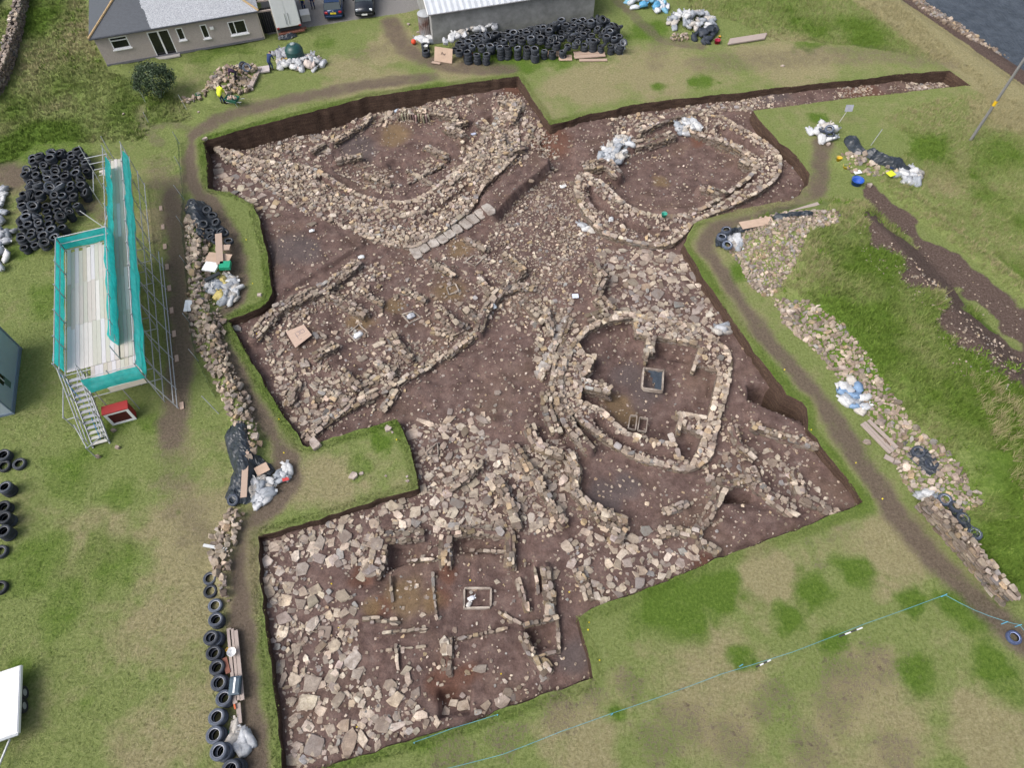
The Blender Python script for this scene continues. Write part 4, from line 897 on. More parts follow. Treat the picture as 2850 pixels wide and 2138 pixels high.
TYRE = tyre_mesh(); TW = .225
TYRES = []
def tyre(p, rot=(0, 0, 0), sc=1.0, label=None, group='tyres', pri=1.0, tone=None): TYRES.append((Vector(p), rot, sc, label, group, pri, tone))
def tyre_stack(base, n, label, group, sc=1.0, lean=(0, 0), keep=None, pri=1.0):
    for k in range(n):
        if keep is not None and k < n-keep: continue
        j = Vector((random.uniform(-.05, .05)+lean[0]*k, random.uniform(-.05, .05)+lean[1]*k, 0))
        top = k == n-1; t = .10 if not top else .16
        tyre(Vector(base)+j+Vector((0, 0, TW*sc*(k+.5)+.01)), (random.gauss(0, t*.5), random.gauss(0, t*.5), random.uniform(0, 6)), sc*random.uniform(.95, 1.04), label, group, pri+(3 if top else 0)+k*.1)
def tyre_field(poly_px, ztop, spacing, hmin, hmax, label, group, keep_in=2, edge=.55, tilt_chance=.2):
    P = np.array([[*at(a, b, ztop).xy] for a, b in poly_px]); lo, hi = P.min(0), P.max(0); row = 0
    yv = lo[1]
    while yv < hi[1]:
        xv = lo[0]+(spacing/2 if row % 2 else 0)
        while xv < hi[0]:
            x = xv+random.uniform(-.09, .09); y = yv+random.uniform(-.09, .09)
            if inside(np.array([x]), np.array([y]), P)[0]:
                d = float(seg_dist(np.array([x]), np.array([y]), P, True)[0])
                h = hmin+(hmax-hmin)*min(1, d/1.2)*random.uniform(.6, 1.1)+.6*float(vnoise(np.array([x]), np.array([y]), 1.5, 99)[0]); n = max(1, int(round(h)))
                near = d < edge
                sc = random.choice((random.uniform(.8, .95), random.uniform(.95, 1.15))); z0 = float(ground_z(np.array([x]), np.array([y]))[0])
                tyre_stack((x, y, z0), n, label, group, sc, keep=None if near else keep_in, pri=1.5 if near else 1)
                if random.random() < tilt_chance:
                    tyre((x+.2, y-.1, z0+TW*n*sc+.17), (random.uniform(.4, 1.1), random.uniform(-.4, .4), random.uniform(0, 6)), sc, label, group, 4)
            xv += spacing
        yv += spacing*.87; row += 1
tyre_field([(70,425),(160,402),(235,412),(242,470),(236,545),(205,575),(172,620),(140,690),(70,695),(38,660),(45,560),(55,470)], 1.0, .75, 3, 5.2, 'black tyre in the big heap beside the scaffold tower', 'tyres heaped beside the scaffold tower')
tyre_field([(1240,118),(1330,76),(1480,58),(1600,36),(1690,30),(1728,60),(1732,112),(1600,122),(1400,132),(1262,148)], 1.25, .77, 3.5, 6.2, 'black tyre in the long stack against the grey shed', 'tyres stacked against the shed')
ord_ = ['first', 'second', 'third', 'fourth', 'fifth', 'sixth', 'seventh', 'eighth', 'ninth', 'tenth', 'eleventh', 'twelfth', 'thirteenth']
# the row of tyre stacks beside the earth path (top rings, photograph px)
ROW = [(582,1610,1),(585,1647,1),(597,1686,1),(597,1726,2),(588,1775,3),(593,1818,2),(603,1858,2),(610,1900,2),(622,1945,2),(602,1995,2),(597,2045,2),(612,2092,3),(645,2140,3)]
for k, (a, b, n) in enumerate(ROW):
    p = at(a, b, TW*n); sc = 1.0+.012*k
    for q in range(n):
        pos = 'lone' if n == 1 else ('top' if q == n-1 else 'under')
        nm = '%s tyre %s in the row along the path, counted from the stones' % (ord_[k], {'lone': 'lying flat', 'top': 'stack, its topmost one,', 'under': 'stack, one of its lower ones,'}[pos])
        nm = ('%s tyre in the row beside the path, lying flat, counted from the stone bank' % ord_[k]) if n == 1 else (('top tyre of the %s stack in the path-side row, counted from the bank' if pos == 'top' else 'lower tyre of the %s stack in the path-side row, counted from the bank') % ord_[k])
        tyre((p.x+random.uniform(-.04, .04)+.05*(n-1-q), p.y+random.uniform(-.03, .03), TW*sc*(q+.5)+.02), (random.gauss(0, .04), random.gauss(0, .04)+(.06 if q else 0), random.uniform(0, 6)), sc, nm, 'tyres in a row beside the path', 6, (1.3, 1.3, 1.35))
# tyres at the picture's west edge
for a, b, n, lb in [(52,1290,1,'lone black tyre on the lawn with its whole ring showing'),(10,1296,1,'tyre lying next to the lone tyre on the lawn'),(8,1265,2,'tyre stack standing just above the lone tyre on the lawn'),(12,1355,3,'largest dark tyre stack below the lone tyre on the lawn'),(8,1410,2,'tyre stack with a pale inner ring at the lawn margin'),(10,1440,3,'tyre stack between the pale-ringed one and the lowest big stack'),(8,1478,3,'lowest big tyre stack at the lawn margin'),(0,1535,1,'single tyre cut by the picture edge above the white cabin'),(-2,1635,1,'small tyre at the picture edge nearest the white cabin')]:
    p = at(a, b, TW*n)
    for q in range(n): tyre((p.x, p.y, TW*(q+.5)+.01), (random.gauss(0, .06), random.gauss(0, .06), random.uniform(0, 6)), 1.05, lb, 'tyres scattered at the lawn margin', 5)
# tyres on the stone bank's plastic cover
for a, b, t in [(532,560,0),(548,578,.3),(575,580,.2),(590,596,.3),(600,615,.3),(565,620,.4),(583,640,.3),(585,655,.2),(622,645,.4),(635,668,.1),(600,665,.2),(612,640,.5)]:
    p = at(a, b, .75); tyre((p.x, p.y, .62), (random.gauss(0, .25), random.gauss(0, .25), 0), .95, 'dark tyre weighing down plastic at the top of the stone bank', 'tyres on the upper stone bank', 4, (1.2, 1.4, 1.7))
p = at(648,1390,.4); tyre((p.x, p.y, .3), (.35, -.2, 0), 1.0, 'tyre at the lower end of the black sheet on the stone bank', 'tyres on the stone bank', 5, (1.4, 1.5, 1.7))
for (a, b), z, lb in [((2020,694),.25,'grey tyre lying beside white bags at the path bend'),((2005,672),.25,'black tyre half under plastic at the path bend'),((2015,660),.5,'tyre on top of the plastic at the path bend'),((2552,1262),.0,'upper of two grey tyres on the stone heap'),((2588,1296),.0,'lower of two grey tyres on the stone heap'),
     ((2655,1415),.0,'first grey tyre behind the dry stone retaining wall'),((2675,1448),.0,'second grey tyre behind the dry stone retaining wall'),((2708,1490),.0,'third grey tyre behind the dry stone retaining wall'),((2625,1395),.0,'flat dusty tyre beside the white bag above the retaining wall'),
     ((2285,372),.2,'black tyre among white bags near the signpost'),((2305,385),.2,'second black tyre among white bags near the signpost'),((2300,378),.45,'topmost black tyre among white bags near the signpost')]:
    p = ag(a, b); tyre((p.x, p.y, p.z+.15+z), (random.gauss(0, .2), random.gauss(0, .2), 0), 1.05, lb, None, 5, (1.7, 1.8, 2.0))
p = at(2820,1776,.1); tyre((p.x, p.y, .13), (0, 0, 0), 1.0, 'blue-grey tyre lying on the lawn at the rope end', None, 6, (2.6, 3.0, 4.6))
for a, b, lb in [(680,180,'upper tyre leaning beside the bending worker in purple'),(690,186,'middle tyre leaning beside the bending worker in purple'),(697,193,'lower tyre leaning beside the bending worker in purple')]:
    p = ag(a, b+12); tyre((p.x, p.y, p.z+.33), (1.0, .2, .5), 1.0, lb, None, 5, (1.5, 1.6, 1.7))
for a, b, n, lb in [(1185,140,2,'tyre stack with a white bucket on it by the rusty tank'),(1183,122,2,'tyre stack behind the bucket stack by the rusty tank'),(1368,140,1,'low tyre standing apart in front of the shed tyres'),(1415,142,1,'flat grey tyre lying in the grass before the shed tyres'),(1490,150,3,'three-high tyre stack standing out before the shed tyres')]:
    p = at(a, b, TW*n)
    for q in range(n): tyre((p.x, p.y, TW*(q+.5)), (0, 0, q), 1.05, lb, 'loose tyres before the shed', 4)
def flush_tyres():
    T = sorted(TYRES, key=lambda t: -t[5])
    for p, rot, sc, lb, gr, pri, tone in T[:300]:
        o = link('tyre', TYRE, None, p); o.rotation_euler = rot; o.scale = (sc, sc, sc)
        k = random.uniform(.6, 1.3)*random.choice((1, 1, 1.7)); t = tone or (1, 1, 1); o.color = (t[0]*k, t[1]*k, t[2]*k, 1); tag(o, lb, 'tyre', gr)
    rest = T[300:]
    if rest:
        V0 = np.array([v.co[:] for v in TYRE.vertices]); F0 = np.array([p.vertices[:] for p in TYRE.polygons]); mi = np.array([p.material_index for p in TYRE.polygons])
        VV = []; FF = []
        for k, (p, rot, sc, *_r) in enumerate(rest): VV.append((V0*sc) @ rotm(*rot).T+np.array(p)); FF.append(F0+k*len(V0))
        F = np.concatenate(FF); me = fast_mesh('buried_tyres', np.concatenate(VV), F, np.full(len(F), 4), smooth=True)
        for m in TYRE.materials: me.materials.append(m)
        me.polygons.foreach_set('material_index', np.tile(mi, len(rest))); o = link('buried_tyres', me)
        tag(o, 'lower black tyres buried in the two big stacks', 'tyres', kind='stuff')
    print('TYRES', len(T))
flush_tyres()

# ================================================================== bags
def bag_mesh(seed):
    r = np.random.default_rng(seed); V = []; nu, nv = 12, 7
    ph = r.uniform(0, 6, 8)
    for j in range(nv+1):
        v = -math.pi/2+math.pi*j/nv
        for i in range(nu):
            u = 2*math.pi*i/nu; sp = lambda t, e: math.copysign(abs(t)**e, t)
            x = .36*sp(math.cos(v), .7)*sp(math.cos(u), .6); y = .24*sp(math.cos(v), .7)*sp(math.sin(u), .6); z = .13*sp(math.sin(v), .8)
            n = 1+.12*math.sin(5*u+ph[0]+3*v)+.10*math.sin(9*u+ph[1])*math.cos(4*v+ph[2])+r.uniform(-.04, .04)
            V.append((x*n, y*n, z*n+.03*math.sin(7*x+ph[3])+.03*math.sin(11*y+ph[4])))
    F = [(j*nu+i, j*nu+(i+1) % nu, (j+1)*nu+(i+1) % nu, (j+1)*nu+i) for j in range(nv) for i in range(nu)]
    mb = MB().add(V, F)
    for s in (-1, 1):                              # gathered necks sticking out at the corners
        mb.add([(.30, s*.08, .0), (.44, s*.22, .10), (.46, s*.10, .14), (.33, 0, .08)], [(0, 1, 2, 3)])
    return mb.mesh('bag', plain('woven_plastic', (.95, .95, .95), .6, .35, 9, bmp=.4, tint=True), True)
BAG_ME = [bag_mesh(k) for k in range(7)]
WHITE = [(.56, .58, .61), (.46, .48, .51), (.64, .65, .66), (.34, .37, .41), (.52, .49, .45)]
def bags(px, n, label, group, z0=None, steep=.5, cols=WHITE, zf=None, size=1.0, name='sack', hmax=.7):
    zf = zf or ground_z
    P = np.array([[*(at(a, b, z0) if z0 is not None else solve(a, b, zf)).xy] for a, b in px]); lo, hi = P.min(0), P.max(0); c = 0; t = 0
    pts = []
    while c < n and t < n*60:
        t += 1; x = random.uniform(lo[0], hi[0]); y = random.uniform(lo[1], hi[1])
        if not inside(np.array([x]), np.array([y]), P)[0]: continue
        if any((x-a)**2+(y-b)**2 < (.30*size)**2 for a, b in pts): continue
        pts.append((x, y)); c += 1
        d = float(seg_dist(np.array([x]), np.array([y]), P, True)[0]); z = float(zf(np.array([x]), np.array([y]))[0])+.1+min(hmax, d*steep)*random.uniform(.6, 1.1)
        o = link(name, random.choice(BAG_ME), None, (x, y, z)); s = size*random.uniform(.9, 1.35)
        o.rotation_euler = (random.gauss(0, .35), random.gauss(0, .35), random.uniform(0, 6.28)); o.scale = (s, s, s*random.uniform(.9, 1.5))
        k = random.choice(cols); o.color = (*k, 1); tag(o, label, 'sack', group)
BLUE = [(.12, .38, .62), (.25, .52, .70), (.68, .72, .78), (.72, .75, .80), (.40, .60, .74)]
bags([(1745,5),(1800,-5),(1850,10),(1865,30),(1830,40),(1780,38),(1760,20)], 20, 'blue or white sack in the blue-white pile at the field edge', 'sacks in the blue-white pile')
for o in [o for o in bpy.data.objects if o.get('group') == 'sacks in the blue-white pile']: o.color = (*random.choice(BLUE), 1)
bags([(1855,62),(1880,38),(1960,36),(1990,60),(1985,85),(1940,85),(1890,88),(1865,75)], 40, 'white sack in the biggest white pile on the north lawn', 'sacks in the biggest white pile')
bags([(1925,98),(1965,80),(1995,78),(1998,100),(1970,122),(1935,118)], 16, 'black refuse sack beside the biggest white sack pile', 'black sacks on the north lawn', cols=[(.03, .04, .055), (.05, .06, .08)])
bags([(808,170),(840,160),(880,160),(902,180),(890,195),(850,200),(780,195),(770,180)], 28, 'white sack heaped around the green tank', 'sacks around the green tank', cols=WHITE+[(.60, .52, .48)])
bags([(760,150),(795,138),(800,160),(775,168)], 9, 'grey sack piled against the green tank', 'grey sacks by the tank', cols=[(.32, .33, .37), (.40, .41, .44)])
bags([(1228,105),(1300,75),(1375,62),(1380,72),(1300,92),(1240,120)], 13, 'pale sack thrown behind the shed tyres', 'sacks behind the shed tyres', z0=.9, zf=lambda x, y: ground_z(x, y)+.75, steep=.2)
bags([(1165,105),(1200,98),(1206,120),(1180,128)], 9, 'grey-white sack between rusty tank and shed tyres', 'sacks by the rusty tank')
bags([(1700,135),(1735,120),(1735,140),(1715,148)], 5, 'pale sack at the end of the shed tyres', 'sacks at the shed tyre end')
bags([(-22,505),(10,505),(20,560),(40,640),(38,700),(30,760),(-10,775),(-25,700)], 28, 'white sack in the heap beside the big tyre heap', 'sacks beside the big tyre heap', hmax=.9)
bags([(570,800),(600,780),(640,770),(668,800),(665,830),(635,850),(600,830)], 28, 'white sack heaped on the stone bank under the plywood', 'sacks on the upper stone bank', steep=.35, cols=WHITE+[(.62, .52, .2)])
bags([(700,1350),(730,1330),(750,1340),(745,1390),(715,1412),(703,1390)], 13, 'white sack beside the long plank on the stone bank', 'sacks beside the bank plank', steep=.3)
bags([(775,1315),(800,1300),(812,1320),(800,1340),(778,1338)], 7, 'white sack at the path corner by the grass island', 'sacks at the path corner', steep=.3)
bags([(650,2025),(680,2035),(695,2070),(680,2085),(655,2070)], 12, 'white sack beside the lowest tyre stacks', 'sacks beside the lowest tyres', steep=.3)
bags([(2340,1075),(2370,1060),(2400,1090),(2415,1130),(2390,1152),(2370,1130),(2345,1130)], 14, 'white or blue sack on the lower spoil stones', 'sacks on the spoil stones', steep=.25, cols=WHITE+[(.22, .34, .52)])
bags([(2555,1375),(2580,1370),(2595,1390),(2570,1398)], 4, 'white sack above the retaining wall', 'sacks above the retaining wall')
bags([(2030,665),(2060,665),(2055,690),(2035,690)], 7, 'white sack against the tyre at the path bend', 'sacks at the path bend', steep=.2)
bags([(2250,370),(2290,345),(2325,350),(2320,395),(2280,400)], 9, 'white sack piled on tyres near the signpost', 'sacks near the signpost')
bags([(2490,490),(2530,470),(2570,490),(2550,510),(2510,510)], 14, 'white sack at the end of the black plastic roll', 'sacks at the plastic roll')
bags([(1662,440),(1700,400),(1735,380),(1755,405),(1745,430),(1700,462)], 30, 'white sack in the trench beside the horseshoe ruin floor', 'sacks in the trench', zf=floor_z, steep=.35)
bags([(1885,350),(1910,335),(1940,345),(1945,365),(1915,375),(1890,370)], 14, 'white sack on the upper wall of the horseshoe ruin', 'sacks on the horseshoe ruin', zf=lambda x, y: floor_z(x, y)+.1, steep=.3)
bags([(1618,625),(1645,618),(1650,638),(1625,640)], 5, 'white sack on the cobbles below the horseshoe ruin', 'sacks on the cobbles', zf=floor_z, steep=.2)
bags([(1690,610),(1702,605),(1702,620)], 2, 'small white sack near the green bucket', 'sacks near the bucket', zf=floor_z, size=.8)
bags([(1990,915),(2020,908),(2022,925),(1995,930)], 4, 'white sack on the trench edge above the round ruin', 'sacks above the round ruin', zf=floor_z)
bags([(600,400),(640,395),(650,412),(610,415)], 4, 'pale sack in the west corner of the trench', 'sacks in the west corner', zf=floor_z)
for a, b, s, lb, cc in [(1440,230,.8,'white sack in the far corner of the trench',(.75,.76,.78)),(1540,360,.9,'pale sack at the inner corner of the turf',(.6,.62,.64)),(1107,310,.8,'blue-white sack above the upright stone row',(.5,.58,.68)),(1319,375,.6,'small pale blue sack in the north ruin',(.5,.55,.7)),(1145,882,.8,'grey sack in the middle hearth of the long ruin',(.5,.52,.56)),(998,935,.9,'white sack on the hearth stones of the long ruin',(.75,.76,.78)),(1007,718,.6,'small white bag by the dark cut in the long ruin',(.8,.82,.82)),(868,645,.5,'tiny white bag near the flat grey slab',(.8,.82,.84)),(1375,855,.6,'blue-white bag beside the long ruin wall',(.5,.56,.62)),(1566,522,.6,'bright white bag on the cobbles',(.85,.86,.86)),
     (1312,1668,.5,'white bag inside the empty square hearth',(.75,.77,.82)),(1305,1685,.45,'pale bag at the corner of the empty square hearth',(.6,.58,.55))]:
    p = af(a, b); o = link('sack', BAG_ME[random.randrange(7)], None, (p.x, p.y, p.z+.1)); o.scale = (s, s, s); o.rotation_euler = (0, 0, random.uniform(0, 6)); o.color = (*cc, 1); tag(o, lb, 'sack')

# ================================================================== plastic sheets, timber
TARP = plain('black_plastic', (.026, .034, .045), .38, .4, 5, spec=.5, bmp=.5)
def tarp(px, width, h, label, zf=None, mat=None, name='plastic_sheet', seed=0):
    P = np.array([[*solve(a, b, ground_z).xy] for a, b in px]); Q = resample(P, .14, False); n = len(Q); m = 15
    t = np.gradient(Q, axis=0); t /= np.linalg.norm(t, axis=1)[:, None]; nr = np.c_[-t[:, 1], t[:, 0]]; V = []
    for i in range(n):
        e = min(1, i/3, (n-1-i)/3)*.5+.5
        for j in range(m):
            f = (j/(m-1)*2-1); w = width/2*(1+.18*vnoise(np.array([i*.2]), np.array([seed+.5]), 1, 3)[0])*e
            p = Q[i]+nr[i]*f*w; z = float(ground_z(np.array([p[0]]), np.array([p[1]]))[0])
            k = h*(1-abs(f)**2.2)*(.75+.35*vnoise(np.array([i*.3+seed]), np.array([j*.12]), 1, 4)[0])+.07*vnoise(np.array([i*.7+seed]), np.array([j*.8]), 1, 6)[0]+.05
            V.append((p[0], p[1], z+max(.02, k*e+random.uniform(-.035, .045))))
    F = [(i*m+j, i*m+j+1, (i+1)*m+j+1, (i+1)*m+j) for i in range(n-1) for j in range(m-1)]
    o = MB().add(V, F).obj(name, mat or TARP, smooth=False); sm = o.modifiers.new('thickness', 'SOLIDIFY'); sm.thickness = .02; return tag(o, label, 'plastic sheet')
tarp([(535,565),(560,600),(585,640),(600,670)], 1.7, .45, 'black plastic sheet under tyres at the top of the stone bank', seed=1)
tarp([(655,1185),(665,1240),(680,1300),(675,1360),(665,1405)], 1.5, .5, 'long black plastic sheet over the middle of the stone bank', seed=2)
tarp([(712,1270),(725,1300),(760,1320)], .8, .25, 'small dark plastic sheet beside the plank on the stone bank', seed=3)
tarp([(2360,385),(2385,420),(2430,435),(2475,450),(2510,470),(2535,485)], 1.1, .5, 'dark blue-black plastic roll lying along the field edge', seed=4)
tarp([(2150,610),(2200,600),(2260,596)], .8, .3, 'black plastic sheet along the top of the stone heap by the path', seed=5)
tarp([(2000,690),(2010,660),(2050,645),(2100,635)], .7, .35, 'black plastic sheet trailing along the path bend', seed=6)
tarp([(2540,1250),(2570,1280),(2600,1320)], .9, .2, 'grey plastic sheet under the tyres on the stone heap', seed=7)
tarp([(2640,1420),(2680,1465),(2720,1510)], .6, .2, 'grey plastic strip behind the retaining wall', seed=8)
WOOD = plain('sawn_timber', (.40, .30, .24), .8, .18, 4, streak=(2, 30, 2)); PLY = plain('plywood', (.46, .34, .26), .75, .14, 3)
OLDWOOD = plain('grey_timber', (.36, .30, .27), .85, .2, 4, streak=(2, 30, 2)); REDWOOD = plain('red_timber', (.20, .085, .06), .8, .2, 5)
def plank(a, b, w, th, z, label, mat=None, group=None, off=0.0, name='plank', cat='plank'):
    """a board whose centre line runs between two photograph points"""
    mat = mat or WOOD
    p = at(*a, z) if len(a) == 2 else Vector(a); q = at(*b, z) if len(b) == 2 else Vector(b); d = q-p; L = d.length; n = Vector((-d.y, d.x, 0)).normalized()
    mb = MB().box((0, 0, 0), (L, w, th), ch=min(.006, th*.2)); o = mb.obj(name, mat, None, loc=(p+q)/2+n*off); o.rotation_euler = (0, -math.asin(max(-1, min(1, d.z/L))), math.atan2(d.y, d.x)); return tag(o, label, cat, group)
plank((608,650),(612,735),.45,.05,.85,'wide pale board lying lengthways on the upper stone bank'); plank((600,690),(640,688),.5,.04,.78,'board crossing under the wide pale board on the bank'); plank((575,715),(640,722),.9,.03,.66,'orange-brown plywood sheet on the upper stone bank',PLY)
plank((568,740),(605,745),.75,.12,.72,'white foam board on the stone bank',plain('white_foam',(.8,.82,.84),.6,.06),name='board',cat='board'); plank((612,740),(642,738),.6,.25,.75,'bright green plastic board on the stone bank',plain('green_plastic',(.02,.30,.17),.4,.15),name='plastic_board',cat='board')
plank((570,782),(612,760),.28,.12,.66,'black plastic plank across the sacks on the bank',plain('black_board',(.03,.035,.04),.5,.2))
plank((685,1258),(678,1385),.33,.05,.75,'long pale plank on the black sheet over the stone bank')
for k, (a, b, o_) in enumerate([((2398,1180),(2478,1262),0),((2398,1180),(2478,1262),.2),((2404,1178),(2484,1256),.38)]): plank(a, b, .17, .13, .12+.1*(k == 2), 'timber in the low stack beside the spoil stones', OLDWOOD, 'timbers beside the spoil stones', o_, 'timber', 'timber')
plank((2462,1270),(2487,1283),.3,.08,.1,'short board end at the foot of the timber stack',OLDWOOD)
for k, (x0, x1, y0, y1) in enumerate([(637,655,1750,1960),(645,664,1752,1950),(641,659,1760,1955)]): plank((x0,y0),(x1,y1),.2,.07,.3+.0*k,'long board laid against the path-side tyre row',OLDWOOD,'boards against the tyre row',0.0 if k < 2 else 0.25)
plank((663,1958),(668,2015),.2,.06,.2,'short board continuing the long boards by the tyre row',OLDWOOD); plank((625,1832),(636,1875),.22,.06,.35,'red-brown board leaning by the tyre row',REDWOOD); plank((650,1950),(655,1975),.08,.05,.3,'orange batten between tyre stack and sacks',plain('orange_paint',(.5,.12,.05),.6,.15))
for k in range(5): plank((2026+k*1.5,122-k*3.2),(2128+k*1.5,106-k*3.2),.16,.12,.12,'timber in the neat stack on the north lawn',OLDWOOD,'timbers stacked on the north lawn',name='timber',cat='timber')
for k, (a, b, w_, z_) in enumerate([((1516,150),(1560,146),.9,.1),((1555,160),(1592,160),.8,.1),((1597,148),(1682,142),.5,.25),((1598,158),(1684,152),.45,.2),((1612,167),(1690,166),.3,.1)]): plank(a, b, w_, .08, z_, ['plywood offcut lying farthest along the shed tyres','second plywood offcut before the shed tyres','upper board of the stack before the shed tyres','middle board of the stack before the shed tyres','lowest board on the grass before the shed tyres'][k], PLY if k < 2 else WOOD)
plank((1278,152),(1318,150),.3,.12,.3,'red-brown beam lying before the shed tyres',REDWOOD)
plank((2062,628),(2150,612),.7,.04,.75,'pale plywood sheet on the stone heap by the path',PLY); plank((2200,590),(2278,566),.3,.05,.5,'grey board beside the black plastic by the path',OLDWOOD)
plank((698,240),(722,190),.38,.16,.25,'thick pale timber beside the small stone pile',OLDWOOD,name='timber',cat='timber'); plank((680,250),(705,247),.25,.12,.15,'short timber at the foot of the small stone pile',OLDWOOD,name='timber',cat='timber'); plank((715,195),(750,190),.85,.12,.2,'flat pale slab of foam beside the thick timber',plain('grey_foam',(.48,.43,.42),.8,.1),name='board',cat='board')
# plywood sheet leaning on the tyre stacks, with dark marker strokes
def lean_board():
    e = empty('plywood_sheet', at(1233,172,0), math.radians(-14), 'plywood sheet with dark marker strokes leaning on the shed tyres', 'plywood sheet')
    MB().box((0, .25, .5), (1.6, .03, 1.15), rx=-.42).obj('sheet', PLY, e); ink = plain('marker_ink', (.08, .05, .05), .8, .1)
    m = MB()
    for (x0, z0, x1, z1) in [(-.2,.5,-.12,.72),(-.12,.72,-.02,.5),(0,.62,.1,.5),(.1,.5,.18,.64)]: m.tube((x0, -.02+.42*(z0-.5)*1.05+.245, z0), (x1, -.02+.42*(z1-.5)*1.05+.245, z1), .022, 5)
    m.obj('marker_strokes', ink, e)
    plank((1202,172),(1225,176),.25,.05,.08,'short pale board at the foot of the leaning plywood',WOOD)
lean_board()
# ================================================================== buildings
def on_plane(px, py, A, u):
    """photograph pixel -> (distance along u from A, height) on the vertical plane through A along u"""
    x = (px-CX)/FPX; y = (CY-py)/FPX; d = Vector((x, y*math.sin(PITCH)+math.cos(PITCH), y*math.cos(PITCH)-math.sin(PITCH)))
    n = Vector((-u.y, u.x, 0)); C = Vector((0, 0, CAM_H)); t = (A-C).dot(n)/d.dot(n); p = C+d*t; return (p-A).dot(u), p.z
WHITE_P = plain('white_paint', (.80, .81, .82), .45, .05, 3); GLASS = plain('dark_glass', (.012, .014, .016), .08, .2, 2, spec=.6)
STEEL = plain('galvanised_steel', (.42, .44, .46), .45, .2, 8, metal=.35)
def wall_with_holes(L, H, holes, th, y=0.0):
    """front wall panel built as a grid of boxes around rectangular openings"""
    xs = sorted({0, L, *[h[0] for h in holes], *[h[1] for h in holes]}); zs = sorted({0, H, *[h[2] for h in holes], *[h[3] for h in holes]}); m = MB()
    for i in range(len(xs)-1):
        j0 = None
        for j in range(len(zs)-1):
            cx, cz = (xs[i]+xs[i+1])/2, (zs[j]+zs[j+1])/2
            solid = not any(h[0] < cx < h[1] and h[2] < cz < h[3] for h in holes)
            if solid and j0 is None: j0 = zs[j]
            if (not solid or j == len(zs)-2) and j0 is not None:
                z1 = zs[j+1] if solid else zs[j]; m.box(((xs[i]+xs[i+1])/2, y+th/2, (j0+z1)/2), (xs[i+1]-xs[i], th, z1-j0)); j0 = None
    return m
def build_house():
    A = at(300, 184); L = 13.25; D = 7.2; H = 2.62; rz = math.radians(18.5)
    e = empty('bungalow', A, rz, 'grey pebbledashed bungalow with hipped slate roof and white windows', 'house')
    harl = plain('pebbledash', (.40, .355, .335), .95, .14, 9, bmp=.5)
    holes = [(1.10, 2.50, 1.28, 2.28), (4.12, 5.85, .06, 2.22), (6.42, 6.98, 1.12, 2.16), (8.40, 8.95, .92, 2.10), (10.68, 12.14, .80, 1.96)]
    wall_with_holes(L, H, holes, .3).obj('wall', harl, e)
    m = MB(); m.box((.15, D/2+.15, H/2), (.3, D-.3, H)); m.obj('wall', harl, e)
    m = MB(); m.box((L-.15, D/2+.15, H/2), (.3, D-.3, H)); m.obj('wall', harl, e)
    m = MB(); m.box((L/2, D-.15+.0, H/2), (L-.62, .3, H)); m.obj('wall', harl, e)
    MB().box((L/2, -.03, .09), (L+.02, .06, .18)).obj('plinth', plain('plinth_paint', (.16, .16, .18), .9, .2), e)
    for k, (x0, x1, z0, z1) in enumerate(holes):
        nm = 'door' if k == 1 else 'window'; w = x1-x0; h = z1-z0; f = MB(); t = .075
        f.box((x0+t/2, .06, (z0+z1)/2), (t, .12, h)); f.box((x1-t/2, .06, (z0+z1)/2), (t, .12, h)); f.box(((x0+x1)/2, .06, z0+t/2), (w-2*t, .12, t)); f.box(((x0+x1)/2, .06, z1-t/2), (w-2*t, .12, t))
        if k == 1: f.box(((x0+x1)/2, .06, (z0+z1)/2), (.13, .11, h-2*t))
        if k == 4: f.box((x0+.5, .06, (z0+z1)/2), (.08, .11, h-2*t))
        if k == 0: f.box(((x0+x1)/2, .06, z0+.70), (w-2*t, .11, .07))
        fo = f.obj(nm, WHITE_P, e)
        panes = {1: [(x0+t, (x0+x1)/2-.065), ((x0+x1)/2+.065, x1-t)], 4: [(x0+t, x0+.46), (x0+.54, x1-t)]}.get(k, [(x0+t, x1-t)])
        for a, b in panes: MB().box(((a+b)/2, .08, (z0+z1)/2), (b-a, .02, h-2*t)).obj('pane', GLASS, fo)
        if nm == 'window': MB().box(((x0+x1)/2, -.05, z0-.04), (w+.16, .16, .07)).obj('sill', WHITE_P, fo)
        else: MB().box(((x0+x1)/2, -.22, .03), (w+.3, .44, .1)).obj('step', plain('concrete', (.42, .4, .38), .9, .12), fo)
    MB().box((9.32, -.06, 1.72), (.3, .12, .24), ch=.02).obj('vent_box', WHITE_P, e)
    # hipped roof with two batches of slate
    mr, nt, b = newmat('roof_slate'); tc = N(nt, 'ShaderNodeTexCoord'); sx = N(nt, 'ShaderNodeSeparateXYZ'); nt.links.new(tc.outputs['Object'], sx.inputs[0])
    n1 = noise_node(nt, .5, 4, .6); fn = noise_node(nt, 22, 3, .8); br = N(nt, 'ShaderNodeTexBrick'); br.inputs['Scale'].default_value = 3.2; br.inputs['Mortar Size'].default_value = .012
    br.inputs['Color1'].default_value = (.9, .9, .9, 1); br.inputs['Color2'].default_value = (1.1, 1.1, 1.1, 1); br.inputs['Mortar'].default_value = (.6, .6, .6, 1); nt.links.new(tc.outputs['Object'], br.inputs['Vector'])
    f = mathn(nt, 'ADD', sx.outputs[0], mathn(nt, 'MULTIPLY', n1.outputs[0], 2.4)); f = mathn(nt, 'GREATER_THAN', f, 5.6)
    pale = ramp(nt, fn.outputs[0], [(.35, (.14, .15, .17)), (.5, (.33, .35, .38)), (.65, (.58, .60, .64))]).outputs[0]
    c = mixc(nt, f, (.062, .072, .088), pale); c = mixc(nt, 1.0, c, br.outputs[0], 'MULTIPLY'); nt.links.new(c, b.inputs['Base Color']); b.inputs['Roughness'].default_value = .55
